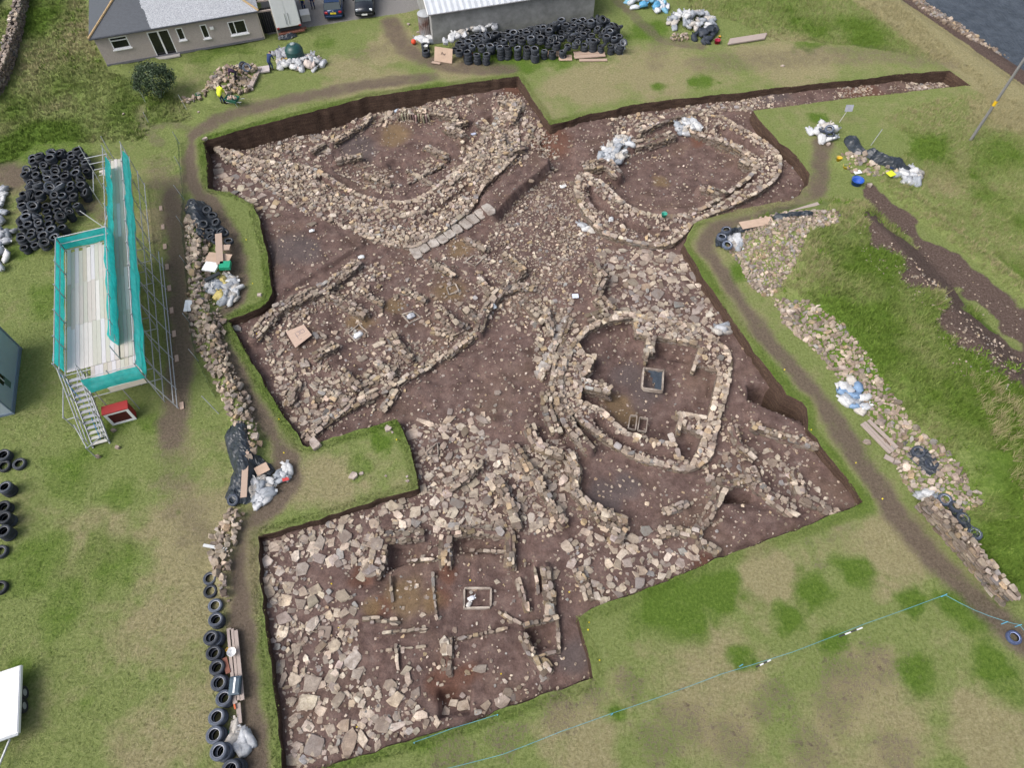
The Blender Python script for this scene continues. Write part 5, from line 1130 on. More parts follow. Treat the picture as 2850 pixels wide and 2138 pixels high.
    o = .28; R = 2.15; x0, x1, y0, y1 = -o, L+o, -o, D+o; z = H; hy = (y0+y1)/2; rl = hy-y0
    V = [(x0, y0, z), (x1, y0, z), (x1, y1, z), (x0, y1, z), (x0+rl, hy, z+R), (x1-rl, hy, z+R)]
    V += [(a, b_, c_-.14) for a, b_, c_ in V[:4]]
    F = [(0, 1, 5, 4), (1, 2, 5), (2, 3, 4, 5), (3, 0, 4), (0, 6, 7, 1), (1, 7, 8, 2), (2, 8, 9, 3), (3, 9, 6, 0), (6, 9, 8, 7)]
    ro = MB().add(V, F).obj('roof', mr, e)
    rt = plain('ridge_tile', (.42, .30, .16), .85, .25); m = MB()
    for a, b_ in ((0, 4), (1, 5), (3, 4), (2, 5), (4, 5)): m.tube(Vector(V[a])+Vector((0, 0, .03)), Vector(V[b_])+Vector((0, 0, .03)), .085, 6)
    m.obj('ridge_tiles', rt, ro)
    g = MB(); g.tube((x0, y0-.05, z-.06), (x1, y0-.05, z-.06), .06, 6); g.obj('gutter', plain('gutter_plastic', (.05, .055, .065), .5, .1), ro)
    c = MB(); c.box((2.9, hy-.6, z+R-.1), (.95, .6, 1.5)); c.box((2.9, hy-.6, z+R+.68), (1.1, .75, .1)); c.obj('chimney', plain('chimney_render', (.38, .33, .31), .9, .15), ro)
build_house()
def build_shed():
    A = at(1207, 122); L = 15.0; D = 7.0; H = 2.75; rz = math.radians(16.3)
    e = empty('shed', A, rz, 'long grey concrete shed with a pale corrugated roof behind the tyres', 'shed')
    conc = plain('stained_concrete', (.26, .265, .26), .95, .32, 1.3, bmp=.3)
    m = MB(); m.box((L/2, .1, H/2), (L, .2, H)); m.obj('wall', conc, e); m = MB(); m.box((.1, D/2+.1, H/2), (.2, D-.2, H)); m.obj('wall', conc, e)
    m = MB(); m.box((L-.1, D/2+.1, H/2), (.2, D-.2, H)); m.obj('wall', conc, e); m = MB(); m.box((L/2, D-.1, H/2), (L-.4, .2, H)); m.obj('wall', conc, e)
    # gable ends and corrugated sheets
    hy = D/2; R = 1.5
    for x in (.1, L-.1):
        g = MB(); g.add([(x-.1, 0.0, H), (x-.1, D, H), (x-.1, hy, H+R), (x+.1, 0.0, H), (x+.1, D, H), (x+.1, hy, H+R)], [(0, 2, 1), (3, 4, 5), (0, 3, 5, 2), (1, 2, 5, 4), (0, 1, 4, 3)]); g.obj('gable', conc, e)
    rm = plain('corrugated_cement', (.50, .53, .57), .7, .12, 1.5); n = int((L+.5)/.09); roof = empty('roof', (0, 0, 0)); roof.parent = e
    for side in (0, 1):
        ns = 10
        for k in range(ns):
            V = []; F = []; w = (L+.5)/ns; q = 12
            for i in range(q+1):
                x = -.25+w*k+(w+.04)*i/q; dz = .028*math.cos(2*math.pi*i/4)+(.012 if k % 2 else 0)
                y0, y1 = (-.25, hy) if side == 0 else (D+.25, hy)
                V += [(x, y0, H-.25*R/hy+.1+dz), (x, y1, H+R+.1+dz)]
            for i in range(q): F.append((2*i, 2*i+2, 2*i+3, 2*i+1))
            o = MB().add(V, F).obj('roof_sheet', rm, roof); s = o.modifiers.new('thickness', 'SOLIDIFY'); s.thickness = .012
    MB().tube((-.3, hy, H+R+.12), (L+.3, hy, H+R+.12), .11, 8).obj('ridge_cap', rm, e)
    MB().box((-.28, hy/2-.12, H+R/2+.0), (.05, math.hypot(hy+.25, R), .2), rx=math.atan2(R, hy)).obj('bargeboard', WHITE_P, e)
    g = MB(); g.tube((-.25, -.3, H-.02), (L+.25, -.3, H-.02), .05, 6); g.obj('gutter', plain('grey_gutter', (.2, .2, .21), .6, .1), e)
    p = at(1188, 97); t = empty('water_tank', p, 0, 'rusty corrugated iron tank standing at the shed corner', 'tank')
    mt, nt, b = newmat('rusty_iron'); nn = noise_node(nt, 1.6, 4, .6); c = ramp(nt, nn.outputs[0], [(.35, (.26, .27, .28)), (.5, (.24, .20, .19)), (.62, (.13, .07, .06))]); nt.links.new(c.outputs[0], b.inputs['Base Color']); b.inputs['Roughness'].default_value = .6; b.inputs['Metallic'].default_value = .3
    mb = MB(); V = []; n = 48
    for z in (.25, 1.95): V += [((.62+.022*math.cos(n/2*2*math.pi*k/n))*math.cos(2*math.pi*k/n), (.62+.022*math.cos(n/2*2*math.pi*k/n))*math.sin(2*math.pi*k/n), z) for k in range(n)]
    mb.add(V, [(k, (k+1) % n, n+(k+1) % n, n+k) for k in range(n)]); mb.obj('body', mt, t)
    MB().lathe([(.66, 1.93), (.66, 1.98), (.3, 2.12), (.001, 2.16)], 24).obj('lid', plain('tank_lid', (.34, .36, .38), .6, .2), t)
    m = MB(); 
    for a in (-.4, 0, .4): m.box((a, 0, .12), (.2, 1.0, .24))
    m.obj('base', plain('tank_base', (.2, .19, .18), .9, .2), t)
build_shed()
def build_cabin():
    F_ = at(60, 972); Nn = at(40, 1153); d = F_-Nn; L = d.length; rz = math.atan2(d.y, d.x)
    e = empty('portable_cabin', Nn, rz, 'blue-grey portable cabin standing on the lawn beside the scaffold tower', 'cabin')   # x runs along the visible side, y into the cabin
    clad = plain('blue_grey_cladding', (.34, .41, .48), .5, .06, 2); trim = plain('cabin_trim', (.17, .22, .30), .5, .08, 3); H = 2.6; W = 3.2
    m = MB(); m.box((L/2, .04, H/2+.1), (L, .08, H-.2)); m.obj('wall', clad, e); m = MB(); m.box((L/2, W-.04, H/2+.1), (L, .08, H-.2)); m.obj('wall', clad, e)
    for x in (.04, L-.04): MB().box((x, W/2, H/2+.1), (.08, W-.16, H-.2)).obj('wall', clad, e)
    MB().box((L/2, W/2, H+.06), (L+.12, W+.12, .12), ch=.02).obj('roof', clad, e); MB().box((L/2, W/2, .1), (L+.06, W+.06, .2)).obj('skirt', trim, e)
    for x in (0.0, L): MB().box((x, -.02, H/2), (.1, .05, H)).obj('corner_trim', trim, e)
    MB().box((L/2, -.03, .24), (L-.1, .04, .1)).obj('bottom_rail', trim, e)
    u = d.normalized()
    for nm, (a, b), (c, dd), mt in (('window', (-14, 1028), (9, 1074), GLASS), ('panel', (13, 1050), (27, 1080), plain('green_tint_panel', (.10, .16, .15), .4, .1))):
        x0, z0 = on_plane(a, b, Nn, u); x1, z1 = on_plane(c, dd, Nn, u); xa, xb = min(x0, x1), max(x0, x1); w = max(.35, xb-xa); zc = (z0+z1)/2
        o = MB().box(((xa+xb)/2, -.01, max(1.0, min(1.6, zc))), (w, .04, .75)).obj(nm, mt, e)
        if nm == 'window': MB().box(((xa+xb)/2, -.03, max(1.0, min(1.6, zc))), (.05, .03, .75)).obj('mullion', WHITE_P, o)
build_cabin()
def build_trailer():
    p = at(50, 2040, .85); rz = math.radians(19.5); e = empty('covered_trailer', (p.x, p.y, 0), rz, 'white covered trailer with a hatch on top at the lawn margin', 'trailer')
    L = 2.95; W = 2.1; z = .85
    MB().box((-W/2, L/2, z-.12), (W, L, .24), ch=.05).obj('cover', WHITE_P, e)
    MB().box((-W+.35, L*.48, z+.012), (.75, .6, .02)).obj('hatch', plain('hatch_white', (.74, .76, .78), .4, .05), e)
    MB().box((-W/2, -.06, z-.05), (W, .1, .08)).obj('front_rail', plain('rail_grey', (.35, .38, .40), .5, .1), e)
    MB().box((-W/2, L/2, .42), (W-.5, L-.3, .3)).obj('body', plain('trailer_body', (.4, .42, .44), .6, .1), e)
    for y in (L*.42, L*.62):
        w = MB().lathe([(.16, -.09), (.29, -.09), (.31, -.04), (.31, .04), (.29, .09), (.16, .09)], 18, Matrix.Translation((-.16, y, .31)) @ Matrix.Rotation(math.pi/2, 4, 'Y')).obj('wheel', plain('trailer_tyre', (.03, .032, .036), .8, .2), e)
        MB().tube((-.25, y, .31), (-.08, y, .31), .165, 12).obj('rim', STEEL, w)
    m = MB(); m.path([(-W*.75, -.05, .5), (-W/2, -1.3, .5)], .05); m.path([(-W*.25, -.05, .5), (-W/2, -1.3, .5)], .05); m.obj('drawbar', STEEL, e)
build_trailer()
def build_truck():
    A = at(771, 81, .75); B = at(839, 69, .75); d = B-A; w = d.length; rz = math.atan2(d.y, d.x)
    e = empty('box_trailer', (A.x, A.y, 0), rz, 'tall white box trailer with its rear doors facing the lawn by the house', 'trailer')
    MB().box((w/2, 3.0, 2.1), (w, 5.9, 2.7), ch=.04).obj('body', WHITE_P, e)
    for x0, x1 in ((.06, w/2-.015), (w/2+.015, w-.06)): 
        dr = MB().box(((x0+x1)/2, .03, 2.08), (x1-x0, .05, 2.5)).obj('door', plain('door_white', (.76, .78, .80), .4, .05), e)
        MB().box((x1-.12 if x0 < .2 else x0+.12, -.01, 1.5), (.05, .04, 1.0)).obj('handle', STEEL, dr)
    for x in (.12, w-.12): MB().box((x, .0, .80), (.22, .06, .12)).obj('tail_light', plain('red_lens', (.35, .02, .02), .3, .1), e)
    MB().box((w/2, 3.0, .55), (w-.3, 5.6, .3)).obj('chassis', plain('chassis_dark', (.04, .04, .045), .7, .2), e)
    for y in (3.2, 4.3):
        for x in (.2, w-.2):
            wo = MB().lathe([(.2, -.11), (.40, -.11), (.42, -.05), (.42, .05), (.40, .11), (.2, .11)], 18, Matrix.Translation((x, y, .42)) @ Matrix.Rotation(math.pi/2, 4, 'Y')).obj('wheel', plain('trailer_tyre', (.03, .032, .036), .8, .2), e)
            MB().tube((x-.09, y, .42), (x+.09, y, .42), .2, 12).obj('rim', STEEL, wo)
    for k in range(4):
        o = MB().box((0, 0, 0), (2.3, .18, .14), ch=.01).obj('beam', REDWOOD); o.location = at(812+(k % 2)*5, 88-(k % 2)*6+ (k//2)*1, .1+.15*(k//2)); o.rotation_euler = (0, 0, rz+random.uniform(-.05, .05)); tag(o, 'red-brown beam stacked at the foot of the white box trailer', 'beam', 'beams behind the white trailer')
    tarp([(775,108),(800,104),(825,98)], .8, .3, 'dark sheet bundled on the grass behind the white box trailer', seed=12)
    # timber lean-to between house and trailer
    l = empty('lean_to', at(735, 108), math.radians(18.5), 'timber lean-to with shade-coloured back boards between the bungalow and the white trailer', 'lean-to')
    dk = plain('tarred_boards', (.022, .022, .026), .9, .3, 6, streak=(20, 2, 2))  # near-black colour paints in the shade inside the lean-to
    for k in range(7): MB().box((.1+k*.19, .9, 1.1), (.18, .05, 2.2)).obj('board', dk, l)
    for x in (.06, 1.3): MB().box((x, .05, 1.15), (.1, .1, 2.3)).obj('post', plain('pale_post', (.42, .38, .32), .85, .15), l)
    MB().box((.68, .05, 2.35), (1.4, .1, .12)).obj('beam', OLDWOOD, l); MB().box((.68, 1.6, 2.45), (1.4, .1, .12)).obj('beam', OLDWOOD, l)
    g = at(852, 52); w2 = empty('crate', g, .3, 'pale foam crate on the gravel beside the white box trailer', 'crate'); MB().box((0, 0, .3), (.8, 1.0, .6), ch=.03).obj('body', plain('pale_crate', (.62, .6, .56), .8, .08), w2); MB().box((0, -.1, .66), (.84, 1.04, .1), ch=.02).obj('lid', plain('pale_lid', (.66, .64, .6), .8, .08), w2)
build_truck()
# ================================================================== cars
def build_car(p, rz, body, label, rear=True, plate=(.75, .6, .05)):
    """origin at the middle of the near bumper on the ground; y runs along the car away from the camera"""
    e = empty('parked_car', p, rz, label, 'car', 'cars parked on the gravel')
    paint = plain('car_paint_%.2f' % body[2], body, .22, .08, 2, metal=.3, spec=.6); dark = plain('car_trim', (.012, .013, .015), .6, .1); W = .88
    # stations along the length: (y, half width, sill z, shoulder z)
    S = [(0, .70, .42, .62), (.06, .80, .30, .78), (.3, .86, .24, .92), (.9, W, .22, .98), (2.2, W, .22, .96), (3.2, W, .22, .94), (3.9, .85, .24, .86), (4.25, .76, .32, .70), (4.32, .62, .42, .60)]
    if rear: S = [(0, .72, .40, .70), (.05, .82, .28, .90), (.25, .86, .22, 1.0)]+S[3:]
    V = []; F = []
    for y, w, a, b in S: V += [(-w*.94, y, a), (-w, y, (a+b)/2), (-w*.93, y, b), (0, y, b+.05), (w*.93, y, b), (w, y, (a+b)/2), (w*.94, y, a)]
    m = 7
    for i in range(len(S)-1):
        for k in range(m): F.append((i*m+k, (i+1)*m+k, (i+1)*m+(k+1) % m, i*m+(k+1) % m))
    F += [tuple(range(m)), tuple(range(len(S)*m-1, len(S)*m-m-1, -1))]
    MB().add(V, F).obj('body', paint, e, True)
    if rear: G = [(.12, .74, .98), (.55, .66, 1.40), (1.2, .64, 1.47), (2.2, .64, 1.45), (3.05, .72, .99)]
    else: G = [(1.15, .76, .98), (1.95, .65, 1.42), (2.6, .63, 1.47), (3.5, .63, 1.42), (4.1, .7, .95)]
    V = []; F = []
    for y, w, z in G: V += [(-.80, y, .93), (-w, y, z), (w, y, z), (.80, y, .93)]
    for i in range(len(G)-1):
        for k in range(3): F.append((i*4+k, (i+1)*4+k, (i+1)*4+k+1, i*4+k+1))
    MB().add(V, F).obj('windows', plain('car_glass', (.03, .045, .05), .08, .1, spec=.7), e)
    V = []
    for y, w, z in G[1:-1]: V += [(-w-.01, y, z+.015), (0, y, z+.05), (w+.01, y, z+.015)]
    MB().add(V, [(i*3+k, (i+1)*3+k, (i+1)*3+k+1, i*3+k+1) for i in range(len(G)-3) for k in range(2)]).obj('roof', paint, e, True)
    for y in (.75, 3.45):
        for x in (-.80, .80):
            wo = MB().lathe([(.17, -.1), (.30, -.1), (.315, -.05), (.315, .05), (.30, .1), (.17, .1)], 18, Matrix.Translation((x, y, .315)) @ Matrix.Rotation(math.pi/2, 4, 'Y')).obj('wheel', dark, e); MB().tube((x-.09, y, .315), (x+.09, y, .315), .18, 12).obj('rim', STEEL, wo)
    MB().box((0, -.02, .42), (1.5, .12, .22), ch=.05).obj('bumper', paint if rear else dark, e)
    lm = plain('tail_lens', (.40, .02, .03), .25, .1) if rear else plain('head_lens', (.62, .66, .70), .15, .1)
    for x in (-.62, .62): MB().box((x, .03 if rear else .1, .78), (.26, .12, .2), ch=.03, rz=(.25 if x < 0 else -.25)*(-1 if rear else 1)).obj('tail_light' if rear else 'headlight', lm, e)
    MB().box((0, -.03 if rear else -.08, .72 if rear else .45), (.52, .03, .13)).obj('number_plate', plain('plate_%s' % ('yellow' if rear else 'white'), plate, .4, .06), e)
    if rear: MB().box((0, .02, .90), (.12, .04, .07)).obj('badge', STEEL, e)
    else: MB().box((0, -.03, .62), (.9, .05, .12)).obj('grille', dark, e)
    for x in (-.95, .95): MB().box((x, 2.9 if rear else 1.5, 1.0), (.16, .12, .12), ch=.03).obj('mirror', paint, e)
build_car(at(932, 58), math.radians(8), (.012, .035, .10), 'dark blue estate car parked with its tail lights and yellow plate showing', True)
build_car(at(1017, 52), math.radians(6), (.018, .022, .030), 'near-black hatchback parked nose-first towards the lawn', False, (.75, .76, .76))

# ================================================================== scaffold viewing platform
def build_tower():
    O = Vector((-24.65, 21.2, 0)); rz = math.radians(19.6); e = empty('viewing_platform', O, rz, 'tall scaffold viewing platform with timber deck and turquoise netting', 'scaffold')
    z = 2.7; T = .03
    boards = [plain('deck_board_%d' % k, c, .85, .12, 3, streak=(14, 1, 1)) for k, c in enumerate([(.47, .43, .40), (.55, .52, .50), (.42, .39, .33), (.52, .50, .52), (.44, .43, .38)])]
    def deck(x0, x1, y0, y1, n, lens):
        w = (x1-x0)/n
        for i in range(n):
            ys = [y0]; 
            while ys[-1] < y1-.4: ys.append(min(y1, ys[-1]+lens*random.uniform(.9, 1.0) if i % 2 else ys[-1]+lens))
            if len(ys) > 2 and y1-ys[-2] < .6: ys.pop(-2)
            for a, b in zip(ys, ys[1:]): MB().box((x0+w*(i+.5), (a+b)/2, z+random.uniform(-.004, .006)), (w-.012, b-a-.012, .038)).obj('deck_board', random.choice(boards), e)
    deck(0, 2.78, .1, 10.0, 12, 3.4); deck(2.86, 3.95, .1, 18.2, 5, 3.6); deck(1.25, 3.95, -1.5, .08, 12, 1.7)
    tubes = []
    def tb(p, q, nm='scaffold_tube', r=T): MB().tube(p, q, r, 7).obj(nm, STEEL, e)
    H = z+1.25
    for y in (-.1, 1.9, 3.9, 5.9, 7.9, 10.0):
        tb((-.12, y, 0), (-.12, y, H), 'upright'); 
    for y in (.1, 2.1, 4.1, 6.1, 8.1, 10.1, 12.1, 14.1, 16.1, 18.2): tb((2.82, y, 0), (2.82, y, H), 'upright'); tb((4.02, y, 0), (4.02, y, H), 'upright')
    for y in (-1.6, -.2, 2.1, 4.1, 6.1, 8.1, 10.1): tb((4.75, y-.7, 0), (4.02, y, z-.1), 'raker')
    for x in (1.3, 2.6, 4.02): tb((x, -1.55, 0), (x, -1.55, H), 'upright')
    for zz in (.25, 1.35, z-.08):
        tb((-.12, -.1, zz), (-.12, 10.05, zz), 'ledger'); tb((4.06, -1.6, zz), (4.06, 18.3, zz), 'ledger'); tb((2.78, 0, zz), (2.78, 18.3, zz), 'ledger')
        for y in (-.1, 3.9, 7.9, 10.0): tb((-.15, y+.05, zz+.05), (4.05, y+.05, zz+.05), 'transom')
    for zz in (.25, 1.35): tb((4.75, -2.4, zz*.5+.1), (4.75, 10.2, zz*.5+.1), 'ledger')
    for zz in (z+.55, z+1.08):
        tb((-.12, -.1, zz), (-.12, 10.1, zz), 'guard_rail'); tb((-.12, 10.05, zz), (2.82, 10.05, zz), 'guard_rail'); tb((4.02, -1.6, zz), (4.02, 18.3, zz), 'guard_rail'); tb((1.25, -1.55, zz), (4.05, -1.55, zz), 'guard_rail'); tb((2.82, 1.0, zz), (2.82, 18.2, zz), 'guard_rail')
    tb((.1, 15.4, 1.3), (2.82, 10.4, z+.2), 'brace'); tb((.15, 10.1, .3), (2.8, 13.8, z), 'brace')
    # far end steps and hop-up frame
    for zz in (1.0, 1.7, 2.4, 3.1): tb((1.3, 18.4+(3.1-zz)*.4, zz), (2.82, 18.4+(3.1-zz)*.4, zz), 'ledger')
    tb((1.3, 18.4, 0), (1.3, 18.9, 3.8), 'upright'); tb((2.8, 19.0, 0), (2.8, 19.3, 3.9), 'upright'); tb((1.3, 16.2, 0), (1.3, 16.2, 2.4), 'upright'); tb((1.3, 16.2, 1.9), (1.3, 18.5, 1.9), 'ledger')
    for k in range(5): MB().box((2.2, 17.6+k*.28, 2.4-k*.33), (.5, .24, .04)).obj('step_board', boards[0], e)
    for y in (-1.5, 2.1, 4.1, 6.1, 8.1, 10.1, 12.1, 14.1, 16.1): MB().box((4.95, y-.7, .04), (.22, .5, .07)).obj('sole_board', WOOD, e)
    # turquoise debris netting, sagging between the uprights
    mn, nt, b = newmat('debris_netting'); out = nt.nodes['Material Output']; nn = noise_node(nt, 3, 4, .6); c = ramp(nt, nn.outputs[0], [(.3, (.01, .47, .46)), (.7, (.04, .66, .64))]); nt.links.new(c.outputs[0], b.inputs['Base Color']); b.inputs['Roughness'].default_value = .6
    tl = N(nt, 'ShaderNodeBsdfTranslucent'); nt.links.new(c.outputs[0], tl.inputs[0]); tr = N(nt, 'ShaderNodeBsdfTransparent'); m1 = N(nt, 'ShaderNodeMixShader'); m1.inputs[0].default_value = .35; nt.links.new(b.outputs[0], m1.inputs[1]); nt.links.new(tl.outputs[0], m1.inputs[2])
    m2 = N(nt, 'ShaderNodeMixShader'); m2.inputs[0].default_value = .07; nt.links.new(m1.outputs[0], m2.inputs[1]); nt.links.new(tr.outputs[0], m2.inputs[2]); nt.links.new(m2.outputs[0], out.inputs[0])
    def net(p, q, z0, z1, bulge, seed, lean=0.0, ragged=0.0):
        p, q = Vector(p), Vector(q); d = q-p; L = d.length; u = d/L; n = Vector((-u.y, u.x, 0)); nx = max(4, int(L/.2)); nz = 9; V = []
        for i in range(nx+1):
            for k in range(nz):
                f = k/(nz-1); s = i/nx*L; bay = abs(math.sin(math.pi*s/2.0)); w = float(vnoise(np.array([s*1.1+seed]), np.array([f*2.5]), 1, 7)[0])
                off = bulge*math.sin(math.pi*f)*(.5+.5*bay)+.05*w+lean*f; top = z1-.07*bay-ragged*max(0, float(vnoise(np.array([s*1.5]), np.array([seed]), 1, 9)[0]))
                r = p+u*s+n*off; V.append((r.x, r.y, z0+(top-z0)*f+.03*w))
        F = [(i*nz+k, (i+1)*nz+k, (i+1)*nz+k+1, i*nz+k+1) for i in range(nx) for k in range(nz-1)]
        MB().add(V, F).obj('netting', mn, e, True)
    net((-.14, .2, 0), (-.14, 10.05, 0), z+.02, z+1.1, .06, 1); net((-.1, 10.1, 0), (2.78, 10.1, 0), z+.02, z+1.05, .05, 2); net((2.84, 1.1, 0), (2.84, 10.0, 0), z+.02, z+1.12, -.10, 3, -.12); net((2.78, 9.8, 0), (2.80, 17.2, 0), z-.05, z+1.12, -.16, 4, -.15, .2)
    net((2.76, 1.1, 0), (2.76, 9.9, 0), z+.02, z+1.10, .12, 13, .1)
    net((4.06, -1.5, 0), (4.06, 17.6, 0), z-.25, z+1.12, -.10, 5, 0, .15); net((1.2, -1.6, 0), (4.05, -1.6, 0), z-.15, z+1.05, -.06, 6)
    # stair
    st = plain('alloy_tread', (.40, .41, .44), .5, .15, 8); nst = 13
    for k in range(nst):
        f = (k+.5)/nst; MB().box((.46, -.35-f*2.95, z*(1-f)+.03), (.78, .2, .045)).obj('tread', st if k < nst-3 else plain('pale_tread', (.55, .55, .5), .7, .15), e)
    for x in (.03, .90): MB().box((x, -1.85, z/2+.02), (.05, math.hypot(2.95, z)+.1, .16), rx=math.atan2(z, 2.95)).obj('stringer', STEEL, e)
    for x in (.0, .93):
        for dz in (.5, 1.0): tb((x, -.3, z+dz), (x, -3.4, dz+.05), 'hand_rail')
        for k in range(4): f = k/3; tb((x, -.35-f*3.0, z*(1-f)-.05), (x, -.35-f*3.0, z*(1-f)+1.02), 'baluster')
    tb((-.75, -.4, 1.3), (-.1, -.1, 1.4), 'outrigger'); tb((-.6, -2.2, 0), (-.6, -2.2, 1.9), 'upright'); tb((.2, -4.1, 0), (.2, -4.1, 1.2), 'upright'); tb((-.5, -2.2, 1.0), (.2, -4.1, 1.0), 'guard_rail'); tb((-.6, -.2, 1.9), (-.6, -2.3, 1.9), 'guard_rail'); tb((-.6, -2.2, 1.6), (0, -2.2, 1.6), 'transom'); tb((.2, -4.1, 1.1), (.9, -3.6, 1.1), 'transom')
    blu = plain('blue_rope_dye', (.04, .22, .45), .8, .15); MB().path([(-.1, -.3, z+.6), (.4, -1.6, 1.4), (.6, -3.2, .4)], .02, 5).obj('rope', blu, e)
    # front timber fascia
    MB().box((3.0, -1.62, z-.3), (1.9, .04, .4)).obj('fascia_board', plain('pale_board', (.62, .57, .5), .8, .1), e)
    # red kiosk under the platform
    kx = O+Matrix.Rotation(rz, 3, 'Z') @ Vector((1.10, -2.2, 0)); k = empty('kiosk', kx, rz, 'small red wooden kiosk with a white-framed dark front under the platform', 'kiosk')
    red = plain('red_boards', (.30, .028, .028), .6, .15, 5, streak=(1, 20, 1)); w, hh, dp = 1.32, 1.15, .48
    MB().box((w/2, dp/2+.02, hh/2), (w-.02, dp-.04, hh)).obj('body', red, k); MB().box((w/2, dp/2, hh+.04), (w+.08, dp+.1, .06), rx=.06).obj('roof', red, k)
    MB().box((w/2, .005, hh/2), (w-.3, .02, hh-.3)).obj('front_panel', plain('dark_red', (.07, .012, .012), .6, .15), k)
    m = MB(); t = .15
    for c_, d_ in (((t/2, -.012, hh/2), (t, .05, hh)), ((w-t/2, -.012, hh/2), (t, .05, hh)), ((w/2, -.012, t/2), (w-2*t, .05, t)), ((w/2, -.012, hh-t/2), (w-2*t, .05, t))): m.box(c_, d_)
    m.obj('white_frame', WHITE_P, k)
    for a, b_, lb in [(275,1273,'small stone pinning the scaffold foot nearest the viewer'),(330,1248,'small stone on the lawn beside the stair foot'),(318,1200,'brown stone between kiosk and stair')]:
        p = at(a, b_); o = link('rock', TEMPL_ME[random.randrange(NS)], None, (p.x, p.y, .08), (.4, .33, .28)); o.scale = (.3, .25, .2); tag(o, lb, 'rock')
build_tower()
# ================================================================== small built things in the trench
def edge_slab(p, q, th, z0, z1, parent, name='hearth_slab', colr=(.42, .37, .32)):
    p, q = Vector(p), Vector(q); d = q-p; L = d.length
    me = TEMPL_ME[NS+random.randrange(10)]; o = link(name, me, parent, ((p.x+q.x)/2, (p.y+q.y)/2, (z0+z1)/2), colr); o.scale = (L*1.02, th, z1-z0); o.rotation_euler = (0, 0, math.atan2(d.y, d.x)); return o
def hearth(px, h, parent_key, label, th=.11, fill=None):
    P = [af(a, b) for a, b in px]; zf = min(float(base_z(np.array([p.x]), np.array([p.y]))[0]) for p in P)
    e = empty('hearth', (0, 0, 0), 0, label, 'hearth', 'stone hearths in the ruins')
    for k in range(len(P)):
        c = random.uniform(.85, 1.15); edge_slab(P[k], P[(k+1) % len(P)], th, zf-.1, zf+h, e, colr=(.40*c, .355*c, .31*c))
    return P, zf
P, z = hearth([(1788,1037),(1843,1043),(1840,1100),(1783,1092)], .22, 'round', 'square slab-edged hearth with dark plastic inside the round ruin')
# crumpled dark plastic lying in that hearth
def crumple(P, z, label):
    V = []; n = 9; F = []
    for i in range(n):
        for j in range(n):
            u, v = i/(n-1), j/(n-1); a = P[0].lerp(P[1], u); b = P[3].lerp(P[2], u); p = a.lerp(b, v); V.append((p.x, p.y, z+.0+.12*random.random()))
    for i in range(n-1):
        for j in range(n-1):
            if (n-1-i)+j*.55 < 6.5: F.append((i*n+j, (i+1)*n+j, (i+1)*n+j+1, i*n+j+1))
    o = MB().add(V, F).obj('plastic_sheet', plain('blue_grey_plastic', (.045, .058, .075), .45, .3, 8), None, True); tag(o, label, 'plastic sheet')
crumple([p for p in P], z, 'crumpled blue-grey plastic lying in the hearth of the round ruin')
hearth([(1293,1640),(1367,1640),(1366,1694),(1292,1696)], .2, 'lower', 'large square slab-edged hearth standing empty in the lower ruin')
hearth([(1243,800),(1268,793),(1278,812),(1250,822)], .1, 'long', 'small dark hearth on yellow clay in the long ruin', .08)
hearth([(1120,878),(1150,868),(1172,885),(1140,902)], .1, 'long', 'small hearth with a grey sack in the middle of the long ruin', .08)
hearth([(970,930),(1000,905),(1022,925),(990,950)], .1, 'long', 'small tilted hearth near the cardboard in the long ruin', .08)
hearth([(1296,730),(1318,712),(1345,722),(1322,742)], .1, 'long', 'reddish little hearth at the upper end of the long ruin', .08)
hearth([(1746,1200),(1752,1165),(1770,1168),(1766,1205)], .09, 'round', 'narrow slab box, first of the pair in the round ruin', .07); hearth([(1772,1206),(1777,1172),(1800,1175),(1795,1210)], .09, 'round', 'narrow slab box, second of the pair in the round ruin', .07)
hearth([(1188,1262),(1218,1235),(1220,1272),(1192,1272)], .2, 'floor', 'small stone box beside the grass island', .07)
# uprights in the north ruin and stepped slab paving
for k in range(13):
    p = af(1108+k*7.2, 332+random.uniform(-4, 4)+k*.6); o = link('upright_stone', TEMPL_ME[NS+k % 10], OWN['north'], (p.x, p.y, p.z+.22), tuple(random.uniform(.8, 1.1)*c for c in (.36, .31, .25))); o.scale = (.12, .3, .75); o.rotation_euler = (random.gauss(0, .1), random.gauss(0, .12), random.gauss(.3, .2))
SP = [(1158,706),(1180,692),(1205,678),(1228,665),(1250,652),(1272,640),(1295,626),(1316,612),(1338,598),(1360,586)]
drain = empty('paved_drain', (0, 0, 0), 0, 'straight paved drain of grey slabs crossing below the oval ruin', 'paving')
for k, (a, b) in enumerate(SP):
    p = af(a, b); c = random.uniform(.9, 1.12); o = link('slab', TEMPL_ME[NS+k % 10], drain, (p.x, p.y, p.z+.10), (.40*c, .37*c, .34*c)); o.scale = ((af(1360,586)-af(1158,706)).length/9*1.02, random.uniform(.95, 1.25), .12); o.rotation_euler = (random.gauss(0, .03), random.gauss(0, .03), math.atan2(af(1360,586).y-af(1158,706).y, af(1360,586).x-af(1158,706).x)+random.gauss(0, .05))
SP2 = [(1500,1045),(1512,1020),(1525,995),(1538,968),(1550,940),(1562,915),(1578,890)]
path2 = empty('paved_passage', (0, 0, 0), 0, 'narrow passage of grey slabs leading up beside the round ruin', 'paving')
for k, (a, b) in enumerate(SP2):
    p = af(a, b); c = random.uniform(.9, 1.1); o = link('slab', TEMPL_ME[k], path2, (p.x, p.y, p.z+.06), (.39*c, .37*c, .35*c)); o.scale = (.95, .75, .1); o.rotation_euler = (0, 0, 1.1+random.gauss(0, .2))
